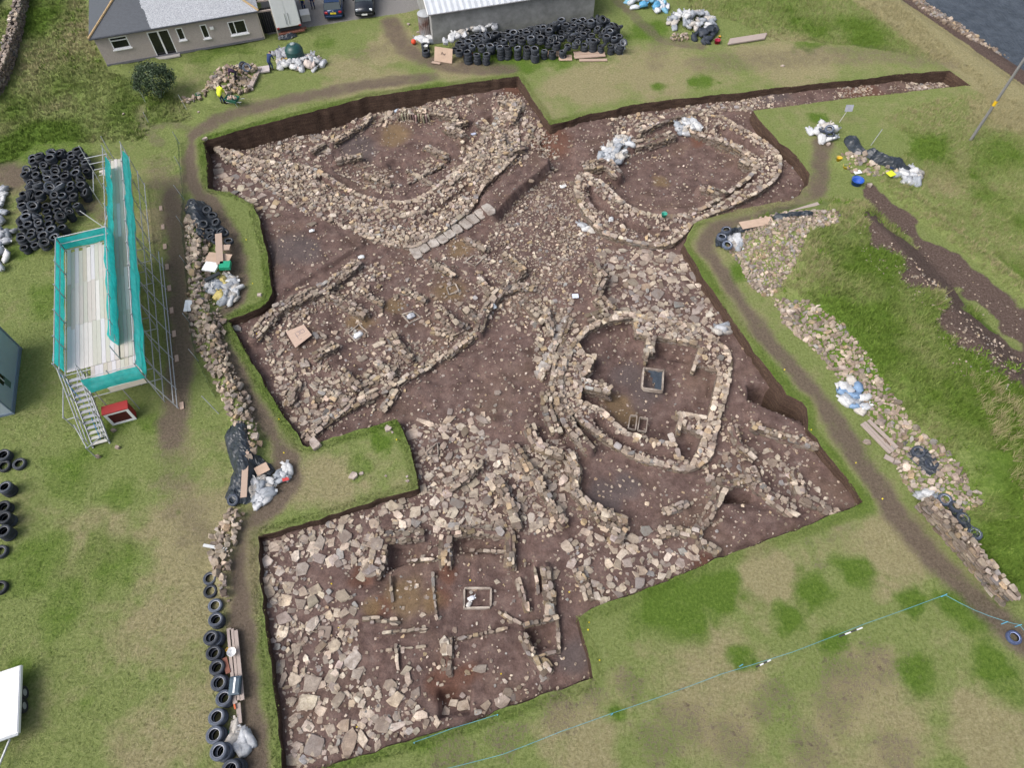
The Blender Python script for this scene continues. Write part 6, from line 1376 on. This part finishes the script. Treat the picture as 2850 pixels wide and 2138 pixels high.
# cardboard with printed outlines
def cardboard():
    c = [af(a, b) for a, b in ((795,923),(845,903),(868,932),(822,968))]; z = max(p.z for p in c)+.22
    P = [at(a, b, z) for a, b in ((795,923),(845,903),(868,932),(822,968))]; o = (P[0]+P[1]+P[2]+P[3])/4
    e = empty('cardboard_sheet', o, 0, 'flattened brown cardboard with printed outlines lying in the long ruin', 'cardboard')
    L = [p-o for p in P]; V = [tuple(p) for p in L]+[(p.x, p.y, -.02) for p in L]
    MB().add(V, [(3, 2, 1, 0), (0, 1, 5, 4), (1, 2, 6, 5), (2, 3, 7, 6), (3, 0, 4, 7), (4, 5, 6, 7)]).obj('sheet', plain('brown_card', (.47, .35, .28), .9, .1), e)
    ink = plain('print_ink', (.20, .17, .19), .9, .1); m = MB()
    def pt(u, v): a = L[0].lerp(L[1], u); b = L[3].lerp(L[2], u); return a.lerp(b, v)+Vector((0, 0, .006))
    def line(u0, v0, u1, v1):
        a, b = pt(u0, v0), pt(u1, v1); d = (b-a); n = Vector((-d.y, d.x, 0)).normalized()*.014; m.add([tuple(a-n), tuple(b-n), tuple(b+n), tuple(a+n)], [(0, 1, 2, 3)])
    for u in (.36, .62):
        line(u, .30, u+.2, .30); line(u+.2, .30, u+.2, .52); line(u+.2, .52, u, .52); line(u, .52, u, .30)
    line(.36, .52, .36, .70); line(.36, .8, .5, .8)
    m.obj('print', ink, e)
cardboard()
# planning sheet, buckets and tubs
def bucket(p, r, h, c, label, name='bucket', cat='bucket', fill=None):
    e = empty(name, p, 0, label, cat); m = plain('plastic_%d_%d_%d' % tuple(int(v*99) for v in c), c, .4, .12)
    MB().lathe([(.001, .01), (r*.82, .01), (r, h), (r*1.06, h), (r*1.06, h-.03), (r*.97, h-.02), (r*.8, .03), (.001, .03)], 20).obj('body', m, e, True)
    t = MB(); pts = [(r*1.03*math.cos(a), .25*r, h*.9+r*.5*math.sin(a)) for a in [math.pi*k/8 for k in range(9)]]; t.path(pts, .008, 5); t.obj('handle', STEEL, e); return e
b0 = af(1845, 612); bucket((b0.x, b0.y, b0.z+.35), .2, .28, (.02, .30, .22), 'green bucket standing on the lower wall of the horseshoe ruin')
bucket(ag(2382, 512), .42, .42, (.02, .09, .42), 'large blue tub on the grass by the small stone heap', 'tub', 'tub')
bucket(ag(2333, 446), .2, .28, (.62, .40, .02), 'yellow bucket on the grass by the signpost side'); bucket(ag(2352, 468), .22, .25, (.70, .52, .05), 'yellow and white bucket nearest the blue tub')
bucket(ag(1995, 120), .26, .34, (.30, .01, .04), 'dark red bucket beside the black sacks'); bucket(ag(785, 172), .18, .32, (.65, .38, .02), 'first yellow bucket before the green tank'); bucket(ag(799, 173), .17, .32, (.70, .45, .02), 'second yellow bucket before the green tank')
bucket(at(1186, 134, .5), .17, .26, (.72, .73, .72), 'white bucket on the tyre stack by the rusty tank'); bucket(ag(554, 268), .2, .25, (.01, .26, .16), 'green bucket on the low stones beside the bush')
bucket(ag(1699, 150), .2, .3, (.62, .42, .02), 'yellow bucket at the end of the shed tyres'); bucket(ag(2002, 105), .12, .2, (.6, .30, .02), 'small orange bucket beside the dark red bucket'); bucket(ag(637,1812), .1, .2, (.7,.45,.02), 'yellow pot squeezed behind the tyre row'); bucket(at(648,1818,.45), .2, .2, (.8,.8,.8), 'white bucket standing on the boards by the tyre row')
def buoy(p, r, c, label):
    o = MB().lathe([(r*math.cos(a), r*math.sin(a)+r) for a in [(-.5+k/10)*math.pi for k in range(11)]], 16).obj('float', plain('orange_float', c, .45, .1), None, True, p); tag(o, label, 'float')
buoy(at(1152, 122), .22, (.62, .07, .03), 'orange-red float on the grass by the rusty tank')
o = MB().box((0, 0, 0), (.5, .36, .3), ch=.05).obj('toolbox', plain('toolbox_blue', (.06, .09, .12), .4, .2), None, False, at(655, 1910, .45)); o.scale = (1, 2.2, 1); o.rotation_euler = (0, 0, .1); tag(o, 'dark toolbox with pale straps on the boards by the tyre row', 'toolbox')
st = MB().box((0, 0, .153), (.08, .3, .02)).obj('strap', WHITE_P, o)
def board_sheet(c, w, h, z, rz, mat, label, name='sheet', cat='sheet', zf=af):
    p = zf(*c); o = MB().box((0, 0, 0), (w, h, .02)).obj(name, mat, None, False, (p.x, p.y, p.z+z)); o.rotation_euler = (.05, .03, rz); return tag(o, label, cat)
ps = board_sheet((1601, 827), .42, .34, .12, .1, plain('pale_blue_sheet', (.62, .68, .80), .5, .06), 'small pale blue planning board lying in the brown hollow', 'planning_board', 'planning board')
MB().box((0, .0, .013), (.38, .03, .004)).obj('crease', plain('blue_line', (.25, .33, .55), .6, .1), ps)
board_sheet((2385, 482), .6, .35, .12, .3, WHITE_P, 'white board lying beside the yellow bucket', 'board', 'board', ag); board_sheet((530, 862), .45, .9, .4, .1, plain('white_panel', (.6, .64, .68), .5, .1), 'pale metal panel standing against the stone bank', 'panel_sheet', 'panel', ag)
jk = board_sheet((2475, 492), .6, .5, .3, .5, plain('hi_vis_yellow', (.62, .72, .04), .7, .15), 'yellow-green jacket dropped on the small stone heap', 'jacket', 'jacket', ag)
board_sheet((2478,478),.5,.35,.45,.2,plain('navy_cloth',(.02,.04,.12),.8,.2),'navy cloth dropped beside the yellow-green jacket','cloth','cloth',ag)
board_sheet((800,1342),.35,.2,.35,.3,plain('red_plastic',(.45,.05,.05),.5,.1),'red plastic scoop beside the sacks at the path corner','scoop','scoop',ag); board_sheet((735,1315),.7,.55,.4,.6,PLY,'square of brown plywood among the sacks on the bank','plywood_square','plywood',ag)
tarp([(645,2030),(655,2050),(650,2070)], .6, .2, 'crumpled turquoise netting beside the lowest tyre stacks', mat=plain('turq', (.02, .36, .32), .6, .15), name='netting_scrap', seed=20)
# green domed tank
def green_tank():
    e = empty('oil_tank', ag(826, 168), 0, 'dark green domed plastic tank on the north lawn', 'tank'); m = plain('green_tank', (.010, .055, .052), .35, .15, 3, spec=.5)
    prof = [(.72, .0)]
    for k in range(5): z = .12+k*.2; prof += [(.72, z), (.75, z+.04), (.75, z+.10), (.72, z+.14)]
    prof += [(.66, 1.2), (.52, 1.36), (.3, 1.45), (.2, 1.47)]
    MB().lathe(prof, 28).obj('body', m, e, True); MB().lathe([(.2, 1.45), (.2, 1.53), (.16, 1.56), (.001, 1.57)], 18).obj('cap', plain('grey_cap', (.25, .30, .31), .4, .1), e)
green_tank()
# utility pole, sign, stakes, rods, rope
def pole():
    p = ag(2701, 390); e = empty('utility_pole', p, 0, 'grey wooden utility pole with a yellow band in the rough field', 'pole')
    MB().tube((0, 0, 0), (0, 0, 9.0), .115, 12, .09).obj('shaft', plain('weathered_pole', (.20, .20, .20), .85, .2, 4, streak=(6, 6, .4)), e); MB().tube((0, 0, 3.05), (0, 0, 3.45), .12, 12, .118).obj('warning_band', plain('band_yellow', (.65, .42, .02), .5, .1), e)
    MB().box((0, 0, 8.6), (1.6, .1, .12)).obj('crossarm', plain('weathered_pole', (.2, .2, .2)), e)
pole()
def stake(foot, h, lean, label, r=.03, mat=None, board=None, name='stake', cat='stake'):
    p = ag(*foot); e = empty(name, p, 0, label, cat); MB().tube((0, 0, 0), (lean[0], lean[1], h), r, 7).obj('post', mat or STEEL, e)
    if board: MB().box((lean[0], lean[1]-.03, h), board, rx=-.35).obj('sign_panel', plain('sign_panel', (.33, .34, .40), .5, .15), e)
stake((2336, 340), 1.3, (.25, 0), 'small grey sign on a post above the white sacks', .03, plain('pale_post2', (.45, .45, .42), .8, .1), (.6, .03, .5), 'signpost', 'sign')
stake((2424, 404), 1.3, (.35, .2), 'thin leaning steel stake beside the black plastic roll')
MESHG = plain('fence_mesh', (.16, .22, .19), .6, .1, alpha=.28)
for k, (a, b, h, l) in enumerate([(500,400,1.1,(-.1,.0)),(505,470,1.1,(-.1,.05)),(513,556,1.2,(-.35,.2)),(510,630,1.0,(-.1,.0)),(522,740,1.0,(-.15,0)),(530,900,1.0,(-.1,0)),(552,1005,1.1,(-.2,.1)),(609,1152,1.3,(-.6,.4)),(405,285,1.2,(.05,0)),(520,305,1.3,(-.2,.1)),(413,340,.9,(0,0))]):
    stake((a, b), h, l, ['thin fence stake above the path corner','second fence stake along the path','leaning pale stake at the head of the stone bank','stake beside the tyres on the stone bank','stake beside the plywood on the stone bank','stake beside the pale metal panel','stake at the narrow middle of the stone bank','strongly leaning stake below the scaffold track','fence stake below the round bush','leaning pale post beside the low stones','short stake on the grass below the bush'][k], .025)
def mesh_fence():
    pts = [(500,400),(505,470),(513,556),(510,630),(522,740),(530,900),(552,1005),(600,1110)]; P = [ag(a, b) for a, b in pts]
    e = empty('mesh_fence', (0, 0, 0), 0, 'low green plastic mesh fence between scaffold track and stone bank', 'fence')
    for a, b in zip(P, P[1:]):
        V = []; n = 12
        for i in range(n+1):
            q = a.lerp(b, i/n); s = .55-.12*math.sin(math.pi*i/n)+random.uniform(-.04, .04); V += [(q.x-.04*i % 2*.1, q.y, .02), (q.x+random.uniform(-.05, .05), q.y, s)]
        MB().add(V, [(2*i, 2*i+2, 2*i+3, 2*i+1) for i in range(n)]).obj('mesh_panel', plain('green_mesh', (.05, .17, .10), .6, .15, alpha=.5), e, True)
mesh_fence()
ROPE = plain('blue_rope', (.12, .38, .46), .7, .15)
def rope(px, z, label, pins=()):
    P = [ag(a, b)+Vector((0, 0, z)) for a, b in px]; e = empty('rope_line', (0, 0, 0), 0, label, 'rope'); Q = []
    for a, b in zip(P, P[1:]):
        n = max(2, int((b-a).length/.5))
        for i in range(n): t = i/n; q = a.lerp(b, t); q.z += -.12*math.sin(math.pi*t)*min(1, n/6)+.04*float(vnoise(np.array([q.x]), np.array([q.y]), .7, 8)[0]); Q.append(q)
    Q.append(P[-1]); MB().path(Q, .010, 5).obj('cord', ROPE, e)
    for a, b in pins: p = ag(a, b); MB().tube((p.x, p.y, p.z), (p.x+.03, p.y, p.z+z+.12), .018, 6).obj('pin', plain('blue_pin', (.1, .4, .6), .6, .1), e)
rope([(1235,2145),(1400,2103),(1560,2040),(1700,1990),(1860,1935),(2000,1882),(2200,1820),(2400,1742),(2620,1662)], .35, 'long turquoise rope stretched low across the near lawn', [(1700,1992),(2058,1856),(2620,1662)])
rope([(2620,1662),(2700,1704),(2790,1736),(2825,1745),(2860,1785)], .35, 'turquoise rope running on towards the lone tyre at the lawn corner', [(2787,1738),(2825,1746)])
rope([(1152,2070),(1260,2030),(1385,1992)], .22, 'short blue rope along the trench lip below the paved pit', [(1153,2071),(1384,1993)])
for a, b, lb, c in [((2335,1773),(2400,1748),'black and white ranging rod lying on the lawn by the rope',(.75,.75,.76)),((2104,1858),(2145,1838),'grey ranging rod lying on the dark green patch',(.35,.33,.32))]:
    p, q = at(*a, .05), at(*b, .05); e = empty('ranging_rod', p, math.atan2((q-p).y, (q-p).x), lb, 'rod'); L = (q-p).length
    for k in range(4): MB().tube((L*k/4, 0, 0), (L*(k+1)/4, 0, 0), .035, 7).obj('band', plain('rod_%s' % ('pale' if k % 2 else 'dark'), c if k % 2 or c[0] < .5 else (.05, .05, .05), .5, .1), e)
for k, (a, b) in enumerate([(1103,1225),(2258,1198),(2207,1128),(2183,1030),(2382,1290),(2455,1390),(1640,1735),(1636,1755),(1668,1840),(1584,1650),(776,1168),(790,1262),(716,930),(685,668),(703,790),(923,1627),(943,1750),(1308,1617),(1395,1878),(994,2026)]):
    zf = floor_z if inside(np.array([at(a, b).x]), np.array([at(a, b).y]), TRENCH)[0] else ground_z
    p = solve(a, b, zf); e = link('marker_tag', None) if False else MB().box((0, 0, .035), (.065, .02, .07)).obj('marker_tag', plain('tag_yellow', (.75, .62, .03), .6, .08), None, False, p); e.rotation_euler = (-.5, 0, random.uniform(-1, 1)); tag(e, 'tiny yellow tag pinned in the ground around the trench', 'tag', 'yellow tags')
for a, b, s, lb in [(983,1327,.55,'pale triangular stone on the grass island'),(1006,1319,.3,'small stone beside the triangular stone on the grass island'),(1074,1326,.18,'little round stone in the middle of the grass island'),(1080,1196,.55,'grey stone at the upper corner of the grass island'),(1092,1204,.2,'small stone beside the grey corner stone on the island'),(1135,1340,.28,'stone near the trench lip on the grass island'),(1133,1328,.18,'upper pebble near the trench lip on the island'),(877,1238,.9,'long pale slab on the lip of the grass island'),(722,823,.45,'pale stone on the turf corner by the path'),(573,388,.5,'pale stone at the west corner of the trench'),(2410,1232,.5,'long pale stone on the path beside the timber stack'),(2830,1662,.45,'pink stone on the grass beyond the retaining wall end'),(2420,518,.5,'pale boulder below the blue tub'),(2390,500,.6,'flat pale stone beside the blue tub'),(2305,402,.4,'brown stone below the tyres near the signpost'),(553,312,.25,'pale stone below the low stones by the bush'),(345,318,.3,'pinkish post top stone in the rough grass'),(1935,1560,.1,'tiny stone at the lawn lip'),(2178,184,.35,'white stone on the trodden north lawn'),(1163,90,.3,'white stone beside the rusty tank'),(1137,68,.35,'pale stone on the gravel edge by the tank')]:
    p = ag(a, b); c = random.uniform(.9, 1.1); o = link('rock', TEMPL_ME[random.randrange(NS)], None, (p.x, p.y, p.z+s*.12), (.44*c, .38*c, .34*c)); o.scale = (s, s*.75, s*.4); o.rotation_euler = (0, 0, random.uniform(0, 6)); tag(o, lb, 'rock', 'loose rocks on the turf')
o = plank((566,1518),(630,1530),.16,.05,.4,'pale grey board laid across the lower stone bank',plain('silver_board',(.5,.52,.52),.7,.1))
# ================================================================== bush
def bush():
    p = ag(448, 268); e = empty('round_bush', p, 0, 'dense dark green round bush standing beside the bungalow', 'bush')
    t = MB(); 
    for k in range(6):
        a = k*1.05; t.tube((0, 0, 0), (.7*math.cos(a), .7*math.sin(a), 1.2), .06, 6, .03)
    t.tube((0, 0, -.1), (0, 0, 1.5), .12, 8, .05); t.obj('trunk', plain('bark', (.08, .065, .05), .9, .2), e)
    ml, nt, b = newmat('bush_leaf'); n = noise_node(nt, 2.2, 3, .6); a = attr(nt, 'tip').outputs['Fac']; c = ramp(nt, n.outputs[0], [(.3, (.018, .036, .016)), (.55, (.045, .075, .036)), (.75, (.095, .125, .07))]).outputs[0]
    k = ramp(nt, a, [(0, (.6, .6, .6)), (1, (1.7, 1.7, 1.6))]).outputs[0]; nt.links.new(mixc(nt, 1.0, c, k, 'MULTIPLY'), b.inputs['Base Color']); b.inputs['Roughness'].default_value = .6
    r = np.random.default_rng(4); V = []; tip = []; R = np.array([1.5, 1.45, 1.45])
    cl = []
    for _ in range(260):
        d = r.normal(size=3); d /= np.linalg.norm(d); d[2] = abs(d[2])*1.0-.25 if r.random() < .8 else d[2]; rad = r.uniform(.72, 1.04)+.10*math.sin(5*d[0]+2)*math.cos(4*d[1]); cl.append(d*R*rad+np.array([0, 0, 1.55]))
    for c0 in cl:
        for _ in range(26):
            q = c0+r.normal(0, .13, 3); ax = r.normal(size=3); ax /= np.linalg.norm(ax); bx = np.cross(ax, r.normal(size=3)); bx /= np.linalg.norm(bx); l, w = r.uniform(.09, .16), r.uniform(.035, .06)
            V += [q-ax*l*.5, q+bx*w, q+ax*l*.5, q-bx*w]; t_ = r.random(); tip += [t_]*4
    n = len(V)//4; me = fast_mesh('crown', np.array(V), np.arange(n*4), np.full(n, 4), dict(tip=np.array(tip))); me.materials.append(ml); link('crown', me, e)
bush()
# ================================================================== people
SKIN = plain('skin', (.50, .32, .24), .6, .05)
def person(p, rz, pose, top, legs, label, hair=(.06, .04, .03), vest=False):
    J = {}; par = {}; rad = {}
    def j(n, c, r, pa=None): J[n] = Vector(c); rad[n] = r; par[n] = pa
    bend = {'stand': 0.0, 'bend': 1.25, 'stoop': .85}[pose]
    def up(c):                       # fold the upper body forward about the hips
        v = Vector(c)-Vector((0, 0, .95)); v = Matrix.Rotation(-bend, 3, 'X') @ v; return v+Vector((0, -.12*math.sin(bend), .95))
    j('pelvis', (0, -.12*math.sin(bend), .95), .15); j('spine', up((0, 0, 1.18)), .145, 'pelvis'); j('chest', up((0, 0, 1.38)), .155, 'spine'); j('neck', up((0, .01, 1.52)), .06, 'chest'); j('head', up((0, .03, 1.63)), .098, 'neck'); j('crown', up((0, .02, 1.73)), .075, 'head'); j('nose', up((0, .115, 1.62)), .018, 'head'); j('chin', up((0, .08, 1.56)), .04, 'head')
    for s, t in ((-1, 'l'), (1, 'r')):
        j('hip'+t, (s*.10, -.10*math.sin(bend), .88), .10, 'pelvis'); j('knee'+t, (s*.12, .06 if pose != 'stand' else .02, .48), .068, 'hip'+t); j('ankle'+t, (s*.12, 0, .10), .05, 'knee'+t); j('toe'+t, (s*.14, .17, .05), .042, 'ankle'+t)
        sh = up((s*.19, 0, 1.43)); j('shoulder'+t, sh, .075, 'chest')
        if pose == 'stand': el = sh+Vector((s*.05, 0, -.29)); wr = el+Vector((0, .08, -.25)); d = Vector((0, .03, -1)).normalized()
        else: el = sh+Vector((s*.04, .06, -.27)); wr = el+Vector((-s*.05, .12, -.22)); d = Vector((0, .4, -.9)).normalized()
        j('elbow'+t, el, .052, 'shoulder'+t); j('wrist'+t, wr, .036, 'elbow'+t); j('palm'+t, wr+d*.07, .036, 'wrist'+t)
        for k in range(4): j('f%d%s' % (k, t), wr+d*(.155+.01*(1.5-abs(k-1.5)))+Vector(((k-1.5)*.02, .01*k, 0)), .010, 'palm'+t)
        j('thumb'+t, wr+d*.09+Vector((-s*.05, .03, 0)), .011, 'palm'+t)
    if vest:
        for q, k_ in (('pelvis', 1.2), ('spine', 1.4), ('chest', 1.35), ('shoulderl', 1.35), ('shoulderr', 1.35), ('elbowl', 1.4), ('elbowr', 1.4)): rad[q] *= k_
    names = list(J); me = bpy.data.meshes.new('body'); me.from_pydata([J[n] for n in names], [(names.index(par[n]), names.index(n)) for n in names if par[n]], [])
    tmp = bpy.data.objects.new('tmp', me); col.objects.link(tmp); md = tmp.modifiers.new('s', 'SKIN'); md.use_smooth_shade = True
    for n, v in zip(names, me.skin_vertices[0].data): v.radius = (rad[n], rad[n]); v.use_root = n == 'pelvis'
    sb = tmp.modifiers.new('d', 'SUBSURF'); sb.levels = sb.render_levels = 1
    dg = bpy.context.evaluated_depsgraph_get(); out = bpy.data.meshes.new_from_object(tmp.evaluated_get(dg)); bpy.data.objects.remove(tmp)
    out.materials.clear()
    for m in (SKIN, top, legs, plain('boot', (.03, .025, .02), .8, .1)): out.materials.append(m)
    for f in out.polygons:
        c = f.center; n = min(names, key=lambda q: (J[q]-c).length-rad[q])
        f.material_index = 0 if n in ('head', 'crown', 'nose', 'chin', 'neck') or n[:4] in ('palm', 'thum', 'wris') or n[0] == 'f' else (3 if n[:3] in ('toe', 'ank') else (2 if n[:3] in ('kne', 'hip') or (n == 'pelvis' and not vest) else 1))
    e = empty('person', p, rz, label, 'person', 'people on the site'); link('body', out, e)
    h = J['crown']-J['neck']; h.normalize(); q = h.to_track_quat('Z', 'Y').to_matrix().to_4x4()
    prof = [(.001, .115), (.06, .10), (.098, .05), (.108, -.01), (.100, -.05)]
    MB().lathe(prof, 14, Matrix.Translation(J['head']+h*.025-(Matrix.Rotation(-bend, 3, 'X') @ Vector((0, .02, 0)))) @ q).obj('hair', plain('hair_%d' % int(hair[0]*1000), hair, .7, .2), e, True)
    for s in (-1, 1): MB().lathe([(.012*math.cos(a), .012*math.sin(a)) for a in [(-.5+k/6)*math.pi for k in range(7)]], 8, Matrix.Translation(J['head']+(Matrix.Rotation(-bend, 3, 'X') @ Vector((s*.035, .085, .01))))).obj('eye', plain('eye', (.05, .04, .035), .3, .05), e)
    return e
HV = plain('hi_vis_yellow', (.62, .72, .04), .7, .15); NAVY = plain('navy_cloth', (.018, .024, .055), .8, .2); PURP = plain('purple_cloth', (.045, .022, .050), .8, .2)
person(ag(622, 290), math.radians(-15), 'stoop', HV, NAVY, 'person in a yellow hi-vis jacket bending beside the wheelbarrow', vest=True)
person(ag(662, 228), math.radians(95), 'bend', PURP, plain('dark_trousers', (.02, .02, .028), .8, .2), 'person in dark purple bending over the small stone pile')
person(ag(757, 196), math.radians(-20), 'stoop', NAVY, NAVY, 'person in navy clothes stooping beside the green tank')
person(ag(848, 30), math.radians(160), 'stand', HV, NAVY, 'person in a hi-vis top standing between white trailer and blue car'); person(ag(873, 24), math.radians(180), 'stand', plain('grey_top', (.2, .2, .22), .8, .1), plain('blue_jeans', (.02, .035, .10), .8, .15), 'person in blue trousers standing beside the blue car')
def barrow():
    e = empty('wheelbarrow', ag(652, 292), math.radians(75), 'green wheelbarrow loaded with stones behind the hi-vis worker', 'wheelbarrow'); g = plain('barrow_green', (.02, .13, .09), .5, .15)
    V = [(-.25, -.4, .35), (.25, -.4, .35), (.22, .35, .35), (-.22, .35, .35), (-.36, -.55, .68), (.36, -.55, .68), (.33, .55, .66), (-.33, .55, .66)]
    o = MB().add(V, [(3, 2, 1, 0), (0, 1, 5, 4), (1, 2, 6, 5), (2, 3, 7, 6), (3, 0, 4, 7)]).obj('tray', g, e); s = o.modifiers.new('t', 'SOLIDIFY'); s.thickness = .02
    m = MB()
    for x in (-.2, .2): m.path([(x*.4, .62, .22), (x, .1, .32), (x*1.3, -1.0, .62)], .022, 6); m.tube((x, -.3, .34), (x*1.1, -.45, 0), .02, 6)
    m.obj('frame', STEEL, e)
    w = MB().lathe([(.1, -.05), (.19, -.05), (.21, 0), (.19, .05), (.1, .05)], 16, Matrix.Translation((0, .68, .21)) @ Matrix.Rotation(math.pi/2, 4, 'Y')).obj('wheel', plain('trailer_tyre', (.03, .032, .036), .8, .2), e)
    for k in range(9): r_ = link('stone', TEMPL_ME[k], e, (random.uniform(-.2, .2), random.uniform(-.35, .3), .6+random.uniform(0, .12)), (.45, .36, .30)); r_.scale = (.28, .22, .14); r_.rotation_euler = (random.random(), random.random(), random.random()*6)
barrow()
# ================================================================== grass
def grass(name, poly, dens, hmin, hmax, blades, spread, label, world=None, keep=None, dryboost=0.0, width=.018):
    """tufts of tapering blades; colour attributes are those of the turf they grow from"""
    P = world if world is not None else xy(poly); lo, hi = P.min(0), P.max(0)
    area = 0.5*abs(np.dot(P[:, 0], np.roll(P[:, 1], 1))-np.dot(P[:, 1], np.roll(P[:, 0], 1))); n = int(area*dens*((hi-lo).prod()/max(area, 1e-6)))
    x = RNG.uniform(lo[0], hi[0], n); y = RNG.uniform(lo[1], hi[1], n); k = inside(x, y, P) & ~inside(x, y, TRENCH) & (seg_dist(x, y, TRENCH, True) > .02)
    x, y = x[k], y[k]; A = ground_attrs(x, y)
    k = (A['gravel'] < .3) & (A['soil'] < .55) & (A['wear'] < .5)
    for HP, hd in HEAPS:
        if hd > 7: k &= ~inside(x, y, HP)
    if keep is not None: k &= keep(x, y)
    x, y = x[k], y[k]; A = {q: v[k] for q, v in A.items()}
    if dryboost >= 1: A['lush'] = A['lush']*.1
    if dryboost: A['dry'] = np.clip(A['dry']+dryboost*RNG.random(len(x)), 0, 1)
    return tufts(name, x, y, A, hmin, hmax, blades, spread, label, width)
def tufts(name, x, y, A, hmin, hmax, blades, spread, label, width):
    m = len(x); z = ground_z(x, y); tot = m*blades
    X = np.repeat(x, blades)+RNG.normal(0, spread*.5, tot); Y = np.repeat(y, blades)+RNG.normal(0, spread*.5, tot); Z = np.repeat(z, blades)
    hh = RNG.uniform(hmin, hmax, tot)*np.repeat(RNG.uniform(.7, 1.2, m), blades); a = RNG.uniform(0, 2*np.pi, tot); w = width*RNG.uniform(.7, 1.4, tot); ln = RNG.uniform(.2, .75, tot)*hh; b = RNG.uniform(0, 2*np.pi, tot)
    wx, wy = w*np.cos(a), w*np.sin(a); lx, ly = ln*np.cos(b), ln*np.sin(b)
    V = np.empty((tot, 3, 3)); V[:, 0] = np.c_[X-wx, Y-wy, Z-.02]; V[:, 1] = np.c_[X+wx, Y+wy, Z-.02]; V[:, 2] = np.c_[X+lx, Y+ly, Z+hh]
    at_ = {q: np.repeat(v, blades*3) for q, v in A.items()}
    for q in ('wear', 'bare', 'soil', 'gravel'): at_[q] = at_[q]*0
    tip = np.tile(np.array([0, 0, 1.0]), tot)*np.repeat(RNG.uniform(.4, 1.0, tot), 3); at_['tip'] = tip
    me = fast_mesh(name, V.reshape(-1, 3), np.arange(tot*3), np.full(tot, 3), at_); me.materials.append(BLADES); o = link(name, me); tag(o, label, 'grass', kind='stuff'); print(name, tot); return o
BOUND = np.array([(-48, 4.0), (-20, 0.5), (20, 0.5), (40, 24), (50, 66), (-50, 66)])
def vis(x, y):        # inside the view, with a margin
    dz = -CAM_H; zc = y*math.cos(PITCH)-dz*math.sin(PITCH); yc = y*math.sin(PITCH)+dz*math.cos(PITCH); u = FPX*x/zc; v = FPX*yc/zc
    return (np.abs(u) < 1600) & (np.abs(v) < 1250)
inmound = lambda x, y: inside(x, y, MOUND)
grass('lawn_grass', None, 55, .03, .07, 3, .10, 'short mown lawn grass around the trench', world=BOUND, keep=lambda x, y: vis(x, y) & ~inside(x, y, MOUND) & (RNG.random(len(x)) < .8), width=.022)
grass('rough_grass', None, 20, .1, .34, 8, .18, 'tall rough grass and weeds beside the bungalow and lane', world=LONG_NW, keep=vis, dryboost=.3, width=.024)
grass('field_grass', None, 16, .12, .42, 6, .16, 'tall pale field grass along the bank above the shore', world=LONG_NE, keep=vis, dryboost=.5, width=.02)
grass('mound_grass', None, 30, .12, .45, 9, .16, 'deep green grass and weeds covering the spoil mound', world=MOUND, keep=lambda x, y: vis(x, y) & (fbm(x, y, 3.0, 66) > -.45), dryboost=.5, width=.022)
grass('bank_grass', None, 24, .12, .4, 8, .16, 'straw-coloured grass on the low bank by the dirt track', world=BANK, keep=vis, dryboost=.6, width=.02)
grass('straw_tufts', None, 7, .3, .75, 16, .22, 'pale straw-coloured tall tufts on the mound and along the track', world=np.concatenate([MOUND]), keep=lambda x, y: vis(x, y) & (fbm(x, y, 4.5, 67) > .28) & (x > 26), dryboost=1.0, width=.02)
def weeds(name, P, dens, label, keep):
    lo, hi = P.min(0), P.max(0); n = int((hi-lo).prod()*dens); x = RNG.uniform(lo[0], hi[0], n); y = RNG.uniform(lo[1], hi[1], n); k = inside(x, y, P) & vis(x, y) & ~inside(x, y, TRENCH) & keep(x, y)
    for HP, hd in HEAPS:
        if hd > 7: k &= ~inside(x, y, HP)
    x, y = x[k], y[k]; A = ground_attrs(x, y); A['lush'] = np.ones(len(x))*RNG.uniform(.6, 1, len(x)); A['dry'] = A['dry']*.2
    tufts(name, x, y, A, .1, .32, 10, .3, label, .06)
weeds('dock_weeds', MOUND, 2.6, 'broad-leaved green weeds on the spoil mound', lambda x, y: fbm(x, y, 5.0, 71) > .12)
weeds('nettle_weeds', LONG_NW, 2.2, 'broad-leaved green weeds in the rough grass by the bungalow', lambda x, y: fbm(x, y, 4.0, 72) > .22)
# fringe of uncut grass leaning over the trench lip
def lip():
    R = resample(TRENCH, .05); t = np.roll(R, -1, 0)-np.roll(R, 1, 0); t /= np.linalg.norm(t, axis=1)[:, None]+1e-9; nr = np.c_[-t[:, 1], t[:, 0]]; f = inside(*(R+nr*.1).T, TRENCH); nr[f] *= -1
    P = np.concatenate([R+nr*RNG.uniform(.0, .45, (len(R), 1)) for _ in range(2)]); k = ~inside(P[:, 0], P[:, 1], TRENCH) & vis(P[:, 0], P[:, 1]); x, y = P[k].T
    A = ground_attrs(x, y); k = (A['lush'] > .25) | (RNG.random(len(x)) < .2); x, y = x[k], y[k]; A = {q: v[k] for q, v in A.items()}
    tufts('lip_grass', x, y, A, .05, .12, 4, .08, 'fringe of bright uncut grass along the trench lip', .018)
lip()
